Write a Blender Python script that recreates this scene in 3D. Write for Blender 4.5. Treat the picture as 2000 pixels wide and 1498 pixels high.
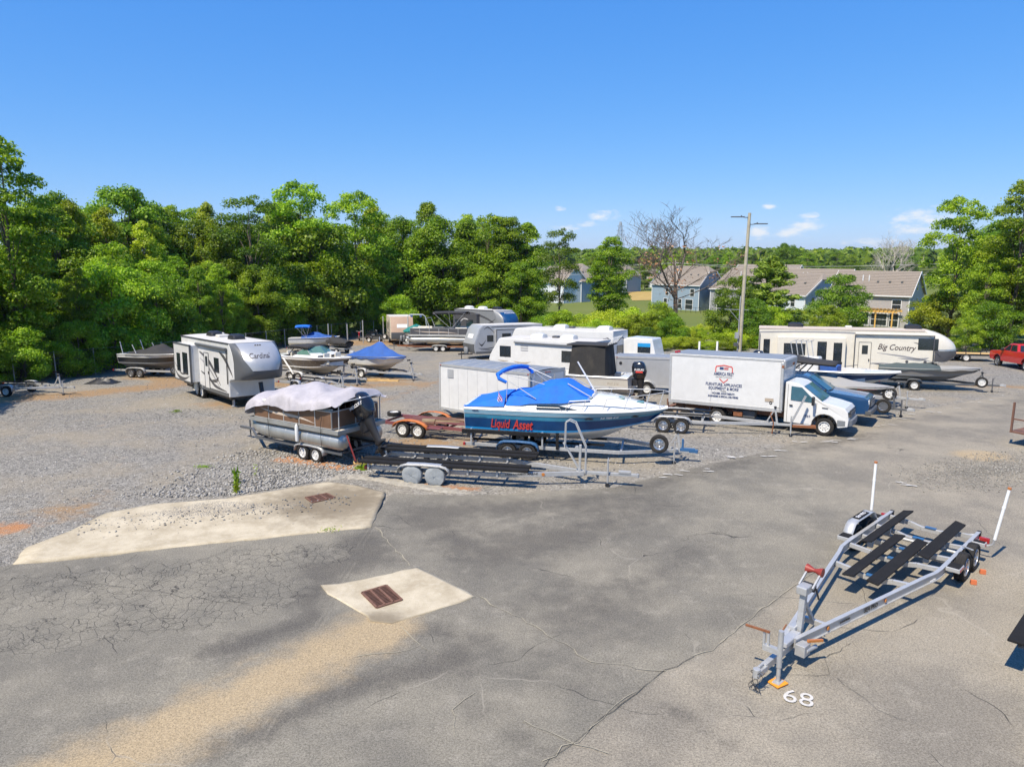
import bpy, math, random
import numpy as np
from mathutils import Vector, Matrix, Quaternion

for _o in list(bpy.data.objects): bpy.data.objects.remove(_o)
SC = bpy.context.scene
COL = SC.collection
R = math.radians

# ------------------------------------------------------------------ camera, sky, sun, exposure
CAM_H = 7.6
cam_d = bpy.data.cameras.new('camera'); cam = bpy.data.objects.new('camera', cam_d); COL.objects.link(cam)
cam.location = (0, 0, CAM_H); cam.rotation_euler = (R(90 - 10.283), 0, 0)
cam_d.sensor_width = 36.0; cam_d.lens = 36.0 * 1389 / 2000; cam_d.clip_end = 9000; cam_d.clip_start = 0.1
SC.camera = cam
SUN_AZ = Vector((-0.62, -0.78)).normalized(); SUN_EL = R(57)
sun_d = bpy.data.lights.new('sun', 'SUN'); sun = bpy.data.objects.new('sun', sun_d); COL.objects.link(sun)
sun_d.energy = 4.3; sun_d.angle = R(0.53); sun_d.color = (1.0, 0.90, 0.75)
sdir = Vector((SUN_AZ.x * math.cos(SUN_EL), SUN_AZ.y * math.cos(SUN_EL), math.sin(SUN_EL)))
sun.rotation_euler = (-sdir).to_track_quat('-Z', 'Y').to_euler(); sun.location = sdir * 60
SC.view_settings.view_transform = 'Standard'; SC.view_settings.look = 'None'
SC.view_settings.gamma = 1.0; SC.view_settings.exposure = 0.76
SC.cycles.use_denoising = True
SC.cycles.max_bounces = 5; SC.cycles.diffuse_bounces = 3; SC.cycles.glossy_bounces = 3; SC.cycles.transmission_bounces = 3; SC.cycles.transparent_max_bounces = 8
SC.cycles.use_adaptive_sampling = True; SC.cycles.adaptive_threshold = 0.02
SC.cycles.sample_clamp_indirect = 6.0

world = bpy.data.worlds.new('World'); SC.world = world; world.use_nodes = True

def build_sky():
    nt = world.node_tree; N = nt.nodes; Lk = nt.links; N.clear()
    out = N.new('ShaderNodeOutputWorld'); bg = N.new('ShaderNodeBackground')
    sky = N.new('ShaderNodeTexSky'); sky.sky_type = 'NISHITA'; sky.sun_disc = False
    sky.sun_elevation = SUN_EL
    sky.sun_rotation = math.atan2(SUN_AZ.x, SUN_AZ.y)
    sky.altitude = 100; sky.air_density = 1.0; sky.dust_density = 0.0; sky.ozone_density = 6.0
    bg.inputs['Strength'].default_value = 0.1
    # small fair-weather clouds low over the horizon, all the way round
    tc = N.new('ShaderNodeTexCoord')
    sep = N.new('ShaderNodeSeparateXYZ'); Lk.new(tc.outputs['Generated'], sep.inputs[0])
    mp = N.new('ShaderNodeMapping'); mp.inputs['Scale'].default_value = (1, 1, 2.6); mp.inputs['Location'].default_value = (3.13, 1.7, 0.4)
    Lk.new(tc.outputs['Generated'], mp.inputs['Vector'])
    def noise(sc, det, rough, src):
        n = N.new('ShaderNodeTexNoise'); n.inputs['Scale'].default_value = sc; n.inputs['Detail'].default_value = det
        n.inputs['Roughness'].default_value = rough; Lk.new(src, n.inputs['Vector']); return n
    n1 = noise(38, 7, 0.62, mp.outputs[0]); n2 = noise(2.2, 1, 0.5, mp.outputs[0])
    def math_n(op, a, b=None, clamp=False):
        m = N.new('ShaderNodeMath'); m.operation = op; m.use_clamp = clamp
        for i, v in enumerate((a, b)):
            if v is None: continue
            if isinstance(v, (int, float)): m.inputs[i].default_value = v
            else: Lk.new(v, m.inputs[i])
        return m.outputs[0]
    def ramp(v, a, b, c=0.0, d=1.0):
        m = N.new('ShaderNodeMapRange'); m.interpolation_type = 'SMOOTHSTEP'
        m.inputs['From Min'].default_value = a; m.inputs['From Max'].default_value = b
        m.inputs['To Min'].default_value = c; m.inputs['To Max'].default_value = d
        Lk.new(v, m.inputs['Value']); return m.outputs[0]
    def blob(az, el, sa, se):
        # a cloud centred on a compass direction: fall-off in direction space
        d = Vector((math.sin(az) * math.cos(el), math.cos(az) * math.cos(el), math.sin(el)))
        s = N.new('ShaderNodeVectorMath'); s.operation = 'SUBTRACT'; s.inputs[1].default_value = d
        Lk.new(tc.outputs['Generated'], s.inputs[0])
        k = N.new('ShaderNodeVectorMath'); k.operation = 'MULTIPLY'; k.inputs[1].default_value = (1 / sa, 1 / sa, 1 / se)
        Lk.new(s.outputs[0], k.inputs[0])
        l = N.new('ShaderNodeVectorMath'); l.operation = 'LENGTH'; Lk.new(k.outputs[0], l.inputs[0])
        return ramp(l.outputs['Value'], 0.0, 1.0, 0.62, 0.0)
    acc = None
    px = [(1175, 424, .030, .012), (1150, 441, .026, .007), (1560, 441, .032, .010), (1535, 457, .04, .011), (1470, 456, .028, .012),
          (1785, 426, .055, .017), (1760, 452, .06, .012), (1690, 474, .045, .009), (1100, 448, .03, .008), (1870, 470, .05, .010),
          (1490, 408, .014, .007), (1090, 412, .012, .006), (1560, 424, .02, .007)]
    cl = []
    for (x, y, sa, se) in px:
        cl.append((math.atan((x - 1000) / 1389), -math.atan((y - 497) / 1389 * math.cos(math.atan((x - 1000) / 1389))), sa, se))
    rr = random.Random(4)
    for i in range(16):   # the same kind of clouds behind and beside the camera
        cl.append((R(50 + i * 16.5) + rr.uniform(-.1, .1), R(rr.uniform(1.5, 4.5)), rr.uniform(.03, .06), rr.uniform(.008, .018)))
    for c in cl:
        b = blob(*c); acc = b if acc is None else math_n('MAXIMUM', acc, b)
    dens = math_n('ADD', acc, math_n('MULTIPLY', math_n('SUBTRACT', n1.outputs['Fac'], 0.5), 2.4))
    band = ramp(acc, 0.02, 0.12)
    mask = math_n('MULTIPLY', ramp(dens, 0.05, 0.95, 0.0, 0.85), band)
    mix = N.new('ShaderNodeMixRGB'); mix.inputs['Color2'].default_value = (5.7, 5.75, 5.8, 1)
    hs = N.new('ShaderNodeHueSaturation'); hs.inputs['Saturation'].default_value = 1.25; hs.inputs['Hue'].default_value = .503; Lk.new(sky.outputs[0], hs.inputs['Color'])
    Lk.new(mask, mix.inputs['Fac']); 
    # even out the sky's contrast channel by channel (overall grade, same in every direction)
    sc_ = N.new('ShaderNodeSeparateColor'); cc = N.new('ShaderNodeCombineColor'); Lk.new(hs.outputs[0], sc_.inputs[0])
    for i, (g, k) in enumerate(((.66, .50), (.53, .65), (.32, .975))):
        Lk.new(math_n('MULTIPLY', math_n('POWER', math_n('MULTIPLY', sc_.outputs[i], .1537), g), k * 6.0), cc.inputs[i])
    Lk.new(cc.outputs[0], mix.inputs['Color1'])
    Lk.new(mix.outputs[0], bg.inputs['Color']); Lk.new(bg.outputs[0], out.inputs['Surface'])
build_sky()

# ------------------------------------------------------------------ ground heights
def gz(y):
    t = (y - 28.0) / 2.0
    sp = 2.0 * (math.log1p(math.exp(t)) if t < 30 else t)
    s = min(sp, 122.0)
    z = -0.042 * s
    if y > 170: z += 4.5 * (1 - math.exp(-(y - 170) / 500.0))
    return z
def slope(y): return (gz(y + .5) - gz(y - .5))

# ------------------------------------------------------------------ materials
_M = {}
def M(key, col=(.5, .5, .5), rough=.5, metal=0.0, var=.07, scale=3.0, bump=0.0, bscale=60.0, coat=0.0, spec=.5, dirt=0.0, dcol=(.16, .12, .08), emit=None):
    if key in _M: return _M[key]
    m = bpy.data.materials.new(key); m.use_nodes = True; nt = m.node_tree; N = nt.nodes; Lk = nt.links
    b = N['Principled BSDF']; b.inputs['Roughness'].default_value = rough; b.inputs['Metallic'].default_value = metal
    b.inputs['Coat Weight'].default_value = coat; b.inputs['Specular IOR Level'].default_value = spec
    tc = N.new('ShaderNodeTexCoord')
    n = N.new('ShaderNodeTexNoise'); n.inputs['Scale'].default_value = scale; n.inputs['Detail'].default_value = 5; n.inputs['Roughness'].default_value = .65
    Lk.new(tc.outputs['Object'], n.inputs['Vector'])
    mx = N.new('ShaderNodeMixRGB'); mx.inputs[1].default_value = (*[max(0, c * (1 - 2 * var)) for c in col], 1); mx.inputs[2].default_value = (*[min(1, c * (1 + 2 * var)) for c in col], 1)
    Lk.new(n.outputs['Fac'], mx.inputs[0]); last = mx.outputs[0]
    if dirt > 0:
        n2 = N.new('ShaderNodeTexNoise'); n2.inputs['Scale'].default_value = scale * .55; n2.inputs['Detail'].default_value = 7; n2.inputs['Roughness'].default_value = .72
        Lk.new(tc.outputs['Object'], n2.inputs['Vector'])
        mr = N.new('ShaderNodeMapRange'); mr.inputs['From Min'].default_value = .5; mr.inputs['From Max'].default_value = .78; mr.inputs['To Max'].default_value = dirt
        Lk.new(n2.outputs['Fac'], mr.inputs['Value'])
        m2 = N.new('ShaderNodeMixRGB'); m2.inputs[2].default_value = (*dcol, 1); Lk.new(mr.outputs[0], m2.inputs[0]); Lk.new(last, m2.inputs[1]); last = m2.outputs[0]
    Lk.new(last, b.inputs['Base Color'])
    mr2 = N.new('ShaderNodeMapRange'); mr2.inputs['To Min'].default_value = max(.02, rough - .08); mr2.inputs['To Max'].default_value = min(1, rough + .1)
    Lk.new(n.outputs['Fac'], mr2.inputs['Value']); Lk.new(mr2.outputs[0], b.inputs['Roughness'])
    if bump > 0:
        n3 = N.new('ShaderNodeTexNoise'); n3.inputs['Scale'].default_value = bscale; n3.inputs['Detail'].default_value = 4
        Lk.new(tc.outputs['Object'], n3.inputs['Vector'])
        bp = N.new('ShaderNodeBump'); bp.inputs['Strength'].default_value = bump; bp.inputs['Distance'].default_value = .03
        Lk.new(n3.outputs['Fac'], bp.inputs['Height']); Lk.new(bp.outputs[0], b.inputs['Normal'])
    _M[key] = m; return m

def mats():
    M('galv', (.44, .445, .44), .5, .45, var=.12, scale=9, dirt=.25, dcol=(.32, .28, .22))
    M('alu', (.50, .50, .485), .45, .45, var=.08, scale=5, dirt=.2, dcol=(.4, .37, .32))
    M('white', (.60, .60, .585), .32, coat=.3, dirt=.16, dcol=(.45, .42, .36))
    M('gelcoat', (.66, .66, .64), .22, coat=.5, dirt=.1, dcol=(.55, .52, .45))
    M('cream', (.62, .585, .50), .3, coat=.3, dirt=.15, dcol=(.5, .45, .36))
    M('black_plastic', (.018, .018, .02), .45)
    M('black_gloss', (.012, .013, .016), .16, coat=.5)
    M('carpet', (.017, .017, .018), .95, var=.2, bump=.4, bscale=120, spec=.15)
    M('rubber', (.022, .021, .02), .85, var=.2, dirt=.5, dcol=(.13, .11, .085), spec=.25)
    M('rim_white', (.62, .62, .60), .4, dirt=.3, dcol=(.35, .27, .2))
    M('rim_alloy', (.55, .56, .58), .28, .9)
    M('glass', (.018, .024, .028), .06, spec=.8, var=.2)
    M('glass_blue', (.03, .09, .12), .07, spec=.8, var=.2)
    M('glass_green', (.10, .20, .17), .08, spec=.8, var=.2)
    M('red_light', (.30, .02, .02), .25, coat=.5)
    M('amber', (.42, .15, .03), .35, coat=.3)
    M('red_rubber', (.24, .03, .02), .5, dirt=.3)
    M('rust', (.20, .075, .03), .85, var=.3, scale=12, bump=.3)
    M('rust_brown', (.15, .075, .05), .85, var=.35, scale=14, bump=.3)
    M('maroon', (.16, .05, .055), .6, dirt=.5, dcol=(.28, .13, .07))
    M('orange', (.50, .15, .035), .6, dirt=.6, dcol=(.3, .16, .1))
    M('blue_steel', (.03, .11, .25), .45, dirt=.25)
    M('grey_paint', (.33, .34, .35), .4, dirt=.2)
    M('dark_grey', (.085, .09, .095), .4, dirt=.15)
    M('mid_grey', (.20, .21, .22), .4, dirt=.12)
    M('silver', (.40, .41, .42), .35, .3, coat=.3, dirt=.12, dcol=(.4, .38, .34))
    M('navy', (.008, .05, .15), .3, coat=.15, var=.2, dirt=.2, dcol=(.02, .11, .2), spec=.3)
    M('teal_blue', (.045, .22, .34), .35, coat=.1, var=.15, dirt=.2, dcol=(.14, .3, .36))
    M('pale_blue', (.22, .38, .47), .4, coat=.1, dirt=.15, dcol=(.3, .36, .38))
    M('bright_blue', (.02, .26, .56), .3)
    M('canvas_blue', (.006, .13, .58), .8, var=.2, bump=.6, bscale=5, dirt=.35, dcol=(.03, .13, .42))
    M('canvas_royal', (.022, .085, .30), .8, var=.2, bump=.35, bscale=10, dirt=.2, dcol=(.08, .14, .25))
    M('canvas_black', (.028, .027, .027), .85, var=.2, bump=.35, bscale=10)
    M('canvas_grey', (.29, .285, .27), .85, var=.07, bump=.2, bscale=9)
    M('canvas_lilac', (.385, .365, .385), .85, var=.14, bump=.7, bscale=5, dirt=.4, dcol=(.27, .25, .25))
    M('canvas_red', (.34, .05, .07), .85)
    M('canvas_teal', (.01, .17, .15), .8)
    M('tarp_net', (.022, .021, .02), .9, var=.4, scale=2, dirt=.35, dcol=(.12, .10, .07))
    M('tube_alu', (.46, .46, .43), .38, .7, var=.15, scale=2.2, dirt=.5, dcol=(.30, .25, .18))
    M('bronze', (.17, .095, .055), .4, .25, var=.12, dirt=.3, dcol=(.28, .19, .13))
    M('bronze_stripe', (.50, .42, .34), .5)
    M('tan', (.36, .245, .17), .45, dirt=.15)
    M('beige', (.62, .56, .46), .4, dirt=.15)
    M('roof_white', (.55, .53, .49), .6, dirt=.3, dcol=(.4, .36, .3))
    M('roof_tan', (.50, .43, .36), .7, dirt=.3)
    M('roof_metal', (.27, .29, .31), .5, .3, var=.12, scale=1.5, dirt=.3, dcol=(.22, .21, .19))
    M('red_paint', (.50, .018, .018), .22, coat=.8)
    M('blue_paint', (.012, .05, .13), .2, coat=.8)
    M('lettering_red', (.60, .05, .035), .5)
    M('lettering_white', (.78, .78, .78), .5)
    M('lettering_black', (.02, .02, .02), .5)
    M('lettering_navy', (.03, .05, .14), .5)
    M('lettering_brown', (.07, .05, .045), .5)
    M('decal_dark', (.07, .07, .075), .35)
    M('decal_grey', (.25, .25, .26), .35)
    M('decal_tan', (.36, .30, .23), .4)
    M('decal_blue', (.05, .09, .2), .4)
    M('wood_pole', (.38, .345, .25), .9, var=.25, scale=4, bump=.4, bscale=25)
    M('lumber', (.55, .36, .14), .8, var=.2, scale=5)
    M('pergola', (.62, .36, .09), .7, var=.12)
    M('pvc', (.80, .80, .77), .4, var=.03)
    M('bark', (.13, .105, .08), .95, var=.35, scale=6, bump=.6, bscale=18)
    M('bark_pale', (.42, .38, .32), .95, var=.25, scale=5)
    M('dead_leaf', (.30, .13, .07), .9, var=.3)
    M('trim', (.66, .66, .65), .5, var=.03)
    M('shingle', (.235, .20, .165), .95, var=.22, scale=7, bump=.3, bscale=6)
    M('siding_blue', (.24, .31, .37), .7, var=.05)
    M('siding_grey', (.30, .30, .305), .7, var=.05)
    M('siding_taupe', (.37, .35, .335), .7, var=.05)
    M('siding_white', (.60, .64, .67), .7, var=.04)
    M('steel_far', (.34, .36, .38), .6, .3)
    M('wire', (.42, .42, .42), .6)
    M('paint_white', (.50, .485, .45), .8, var=.1, scale=14, dirt=.85, dcol=(.24, .22, .19))
    M('flag_red', (.55, .06, .08), .8); M('skin_white', (.8, .8, .8), .7)
mats()
G = lambda k: _M[k]

# ------------------------------------------------------------------ mesh helpers
def link(o, parent=None):
    COL.objects.link(o)
    if parent is not None: o.parent = parent
    return o
def tag(o, label, cat, group=None):
    o['label'] = label; o['category'] = cat
    if group: o['group'] = group
    return o
def struct(o): o['kind'] = 'structure'; return o
def place(o, x, y, rz=0.0, z=None, tilt=True):
    q = Quaternion((0, 0, 1), rz)
    if tilt:
        n = Vector((0, -slope(y), 1)).normalized(); q = Vector((0, 0, 1)).rotation_difference(n) @ q
    o.location = (x, y, gz(y) if z is None else z); o.rotation_euler = q.to_euler(); return o
def thing(name, label, cat, x, y, deg=0.0, group=None, z=None, tilt=True):
    o = bpy.data.objects.new(name, None); o.empty_display_size = .3; link(o)
    place(o, x, y, R(deg), z, tilt); return tag(o, label, cat, group)
def copy_tree(o, parent=None):
    c = o.copy(); COL.objects.link(c); c.parent = parent
    for ch in list(o.children): copy_tree(ch, c)
    return c

class MB:
    def __init__(s): s.v = []; s.f = []
    def add(s, vs, fs):
        k = len(s.v); s.v += [tuple(p) for p in vs]; s.f += [tuple(i + k for i in q) for q in fs]; return s
    def box(s, x0, x1, y0, y1, z0, z1, T=None):
        vs = [Vector((x, y, z)) for z in (z0, z1) for y in (y0, y1) for x in (x0, x1)]
        if T is not None: vs = [T @ v for v in vs]
        return s.add(vs, [(0, 2, 3, 1), (4, 5, 7, 6), (0, 1, 5, 4), (2, 6, 7, 3), (0, 4, 6, 2), (1, 3, 7, 5)])
    def bar(s, a, b, w, h, up=(0, 0, 1)):
        a = Vector(a); b = Vector(b); d = (b - a).normalized(); up = Vector(up)
        if abs(d.dot(up)) > .98: up = Vector((1, 0, 0))
        sd = d.cross(up).normalized(); u = sd.cross(d)
        vs = []
        for p in (a, b):
            for i, j in ((-1, -1), (1, -1), (1, 1), (-1, 1)): vs.append(p + sd * (w / 2 * i) + u * (h / 2 * j))
        return s.add(vs, [(0, 1, 2, 3), (7, 6, 5, 4), (0, 4, 5, 1), (1, 5, 6, 2), (2, 6, 7, 3), (3, 7, 4, 0)])
    def tube(s, pts, r, n=7, caps=True):
        pts = [Vector(p) for p in pts]; rs = r if isinstance(r, (list, tuple)) else [r] * len(pts)
        k = len(s.v); prev = None
        for i, p in enumerate(pts):
            d = (pts[min(i + 1, len(pts) - 1)] - pts[max(i - 1, 0)]).normalized()
            if prev is None:
                a = Vector((0, 0, 1)) if abs(d.z) < .9 else Vector((1, 0, 0)); u = d.cross(a).normalized()
            else: u = (prev - d * prev.dot(d)).normalized()
            w = d.cross(u); prev = u
            for j in range(n):
                t = 2 * math.pi * j / n; s.v.append(tuple(p + (u * math.cos(t) + w * math.sin(t)) * rs[i]))
        for i in range(len(pts) - 1):
            for j in range(n): s.f.append((k + i * n + j, k + i * n + (j + 1) % n, k + (i + 1) * n + (j + 1) % n, k + (i + 1) * n + j))
        if caps: s.f.append(tuple(k + j for j in range(n))[::-1]); s.f.append(tuple(k + (len(pts) - 1) * n + j for j in range(n)))
        return s
    def cyl(s, a, b, r0, r1=None, n=14): return s.tube([a, b], [r0, r0 if r1 is None else r1], n)
    def lathe(s, prof, c=(0, 0, 0), axis='y', n=28, closed=False):
        k = len(s.v); c = Vector(c)
        for j in range(n):
            t = 2 * math.pi * j / n; ct, st = math.cos(t), math.sin(t)
            for (r, a) in prof:
                p = Vector((r * ct, a, r * st)) if axis == 'y' else Vector((r * ct, r * st, a)) if axis == 'z' else Vector((a, r * ct, r * st))
                s.v.append(tuple(c + p))
        m = len(prof)
        for j in range(n):
            for i in range(m if closed else m - 1):
                i2 = (i + 1) % m; j2 = (j + 1) % n
                s.f.append((k + j * m + i, k + j2 * m + i, k + j2 * m + i2, k + j * m + i2))
        return s
    def prism(s, poly, y0, y1, yf=None):
        """(x,z) outline pushed through from y0 to y1; yf(z, y) may pull the sides in"""
        yf = yf or (lambda x, z, y: y); n = len(poly)
        vs = [(x, yf(x, z, y0), z) for x, z in poly] + [(x, yf(x, z, y1), z) for x, z in poly]
        return s.add(vs, [tuple(range(n)), tuple(range(2 * n - 1, n - 1, -1))] + [(i, i + n, (i + 1) % n + n, (i + 1) % n) for i in range(n)])
    def slab(s, poly, z0, z1):
        n = len(poly); vs = [(x, y, z0) for x, y in poly] + [(x, y, z1) for x, y in poly]
        return s.add(vs, [tuple(range(n))[::-1], tuple(range(n, 2 * n))] + [(i, (i + 1) % n, (i + 1) % n + n, i + n) for i in range(n)])
    def grid(s, rows, closed=False):
        k = len(s.v); m = len(rows[0])
        for r in rows: s.v += [tuple(p) for p in r]
        for i in range(len(rows) - 1):
            for j in range(m if closed else m - 1):
                j2 = (j + 1) % m; s.f.append((k + i * m + j, k + i * m + j2, k + (i + 1) * m + j2, k + (i + 1) * m + j))
        return s
    def ring_caps(s, rows):
        """loft of closed rings with end caps"""
        k = len(s.v); s.grid(rows, True); m = len(rows[0])
        s.f.append(tuple(k + j for j in range(m))[::-1]); s.f.append(tuple(k + (len(rows) - 1) * m + j for j in range(m))); return s
    def mesh(s, name, mat, smooth=False, fix=True):
        me = bpy.data.meshes.new(name); me.from_pydata(s.v, [], s.f)
        if fix:
            import bmesh
            b = bmesh.new(); b.from_mesh(me); bmesh.ops.recalc_face_normals(b, faces=b.faces); b.to_mesh(me); b.free()
        me.materials.append(G(mat) if isinstance(mat, str) else mat)
        if smooth:
            me.polygons.foreach_set('use_smooth', [True] * len(me.polygons))
            try: me.set_sharp_from_angle(angle=R(smooth if smooth is not True else 40))
            except Exception: pass
        return me
    def build(s, name, mat, parent=None, smooth=False, bevel=0.0, seg=2):
        o = link(bpy.data.objects.new(name, s.mesh(name, mat, smooth)), parent)
        if bevel:
            b = o.modifiers.new('bevel', 'BEVEL'); b.width = bevel; b.segments = seg; b.limit_method = 'ANGLE'; b.angle_limit = R(35)
        return o
def inst(name, me, parent, loc=(0, 0, 0), rot=(0, 0, 0), scale=None):
    o = bpy.data.objects.new(name, me); link(o, parent); o.location = loc; o.rotation_euler = rot
    if scale: o.scale = scale
    return o
def arc(c, r, a0, a1, n, plane='xz', other=0.0):
    out = []
    for i in range(n + 1):
        t = R(a0 + (a1 - a0) * i / n); u, v = c[0] + r * math.cos(t), c[1] + r * math.sin(t)
        out.append((u, other, v) if plane == 'xz' else (other, u, v) if plane == 'yz' else (u, v, other))
    return out

def text(parent, body, size, pos, right, up, mat, shear=0.0, name='lettering', bold=0.0, sx=1.0, align='CENTER'):
    c = bpy.data.curves.new(name, 'FONT'); c.body = body; c.size = size; c.shear = shear; c.align_x = align; c.align_y = 'CENTER'
    c.extrude = .002; c.offset = bold; c.resolution_u = 3; c.materials.append(G(mat))
    tmp = bpy.data.objects.new(name, c); me = bpy.data.meshes.new_from_object(tmp); bpy.data.objects.remove(tmp); me.name = name
    if not me.materials: me.materials.append(G(mat))
    o = link(bpy.data.objects.new(name, me), parent)
    r = Vector(right).normalized(); u = Vector(up); u = (u - r * u.dot(r)).normalized(); n = r.cross(u)
    m = Matrix((r, u, n)).transposed().to_4x4(); m.translation = Vector(pos); o.matrix_local = m @ Matrix.Diagonal((sx, 1, 1, 1)); return o

# ------------------------------------------------------------------ wheels
_wm = {}
def wheel_meshes(r, w, style):
    k = (r, w, style)
    if k in _wm: return _wm[k]
    ri = r * .60; h = w / 2
    t = MB().lathe([(ri, -h * .8), (r * .80, -h), (r * .93, -h * .96), (r * .985, -h * .78), (r, -h * .3), (r * .985, -h * .27), (r * .985, -h * .2), (r, -h * .17), (r, h * .17), (r * .985, h * .2), (r * .985, h * .27), (r, h * .3), (r * .985, h * .78), (r * .93, h * .96), (r * .80, h), (ri, h * .8)], n=30)
    tyre = t.mesh('tyre', 'rubber', 50)
    rims = []
    for sgn in (1, -1):
        m = MB(); a = sgn
        m.lathe([(ri * 1.03, a * h * .82), (ri * 1.0, a * h * .9), (ri * .93, a * h * .86), (ri * .88, a * h * .45)], n=30)
        if style == 'alloy':
            m.lathe([(ri * .9, a * h * .1), (.001, a * h * .1)], n=20)
            for i in range(5):
                t0 = 2 * math.pi * i / 5
                for dt in (-.13, .13):
                    p = Vector((math.cos(t0 + dt) * ri * .92, a * h * .72, math.sin(t0 + dt) * ri * .92)); q = Vector((math.cos(t0) * ri * .16, a * h * .66, math.sin(t0) * ri * .16))
                    m.bar(p, q, ri * .13, .02, up=(0, 1, 0))
            m.lathe([(ri * .26, a * h * .55), (ri * .24, a * h * .78), (.001, a * h * .8)], n=14)
        else:
            m.lathe([(ri * .88, a * h * .45), (ri * .80, a * h * .38), (ri * .62, a * h * .50), (ri * .42, a * h * .52), (ri * .36, a * h * .42), (ri * .28, a * h * .42), (ri * .26, a * h * .62), (ri * .16, a * h * .68), (.001, a * h * .68)], n=24)
        rims.append(m.mesh('rim', 'rim_alloy' if style in ('alloy', 'chrome') else 'rim_white', 35))
    holes = []
    for sgn in (1, -1):
        m = MB()
        if style != 'alloy':
            for i in range(8):
                t0 = 2 * math.pi * (i + .5) / 8; c = Vector((math.cos(t0) * ri * .70, sgn * (h * .465), math.sin(t0) * ri * .70))
                m.cyl(c - Vector((0, .004, 0)), c + Vector((0, .004, 0)), ri * .085, n=8)
            for i in range(5):
                t0 = 2 * math.pi * i / 5; c = Vector((math.cos(t0) * ri * .34, sgn * (h * .44), math.sin(t0) * ri * .34))
                m.cyl(c - Vector((0, .012, 0)), c + Vector((0, .012, 0)), ri * .04, n=6)
            holes.append(m.mesh('rim_holes', 'black_plastic'))
        else: holes.append(None)
    _wm[k] = (tyre, rims, holes); return _wm[k]
def wheel(parent, x, y, z, r=.33, w=.2, style='steel', side=1, name='wheel', rot=(0, 0, 0)):
    ty, ri, ho = wheel_meshes(r, w, style); i = 0 if side > 0 else 1
    o = inst(name, ty, parent, (x, y, z), rot); inst('rim', ri[i], o)
    if ho[i]: inst('lug_holes', ho[i], o)['kind'] = 'stuff'
    return o

# ------------------------------------------------------------------ boat trailer
def fender(parent, x0, x1, y, w, z0, ztop, mat, name='fender', flat=True, side=1):
    m = MB(); rows = []
    n = 8; pts = []
    for i in range(n + 1):
        t = math.pi * (1 - i / n); cx = (x0 + x1) / 2; a = (x1 - x0) / 2
        e = .45 if flat else 1.0
        pts.append((cx + a * math.copysign(abs(math.cos(t)) ** e, math.cos(t)), z0 + (ztop - z0) * abs(math.sin(t)) ** (.6 if flat else .9)))
    ya, yb = y - w / 2, y + w / 2
    m.grid([[(x, ya, z), (x, yb, z)] for x, z in pts]); yo = yb if side > 0 else ya
    m.grid([[(x, yo, z), (x, yo, max(z0, z - .07))] for x, z in pts])
    o = m.build(name, mat, parent, 50); s = o.modifiers.new('thick', 'SOLIDIFY'); s.thickness = .012; return o

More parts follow.
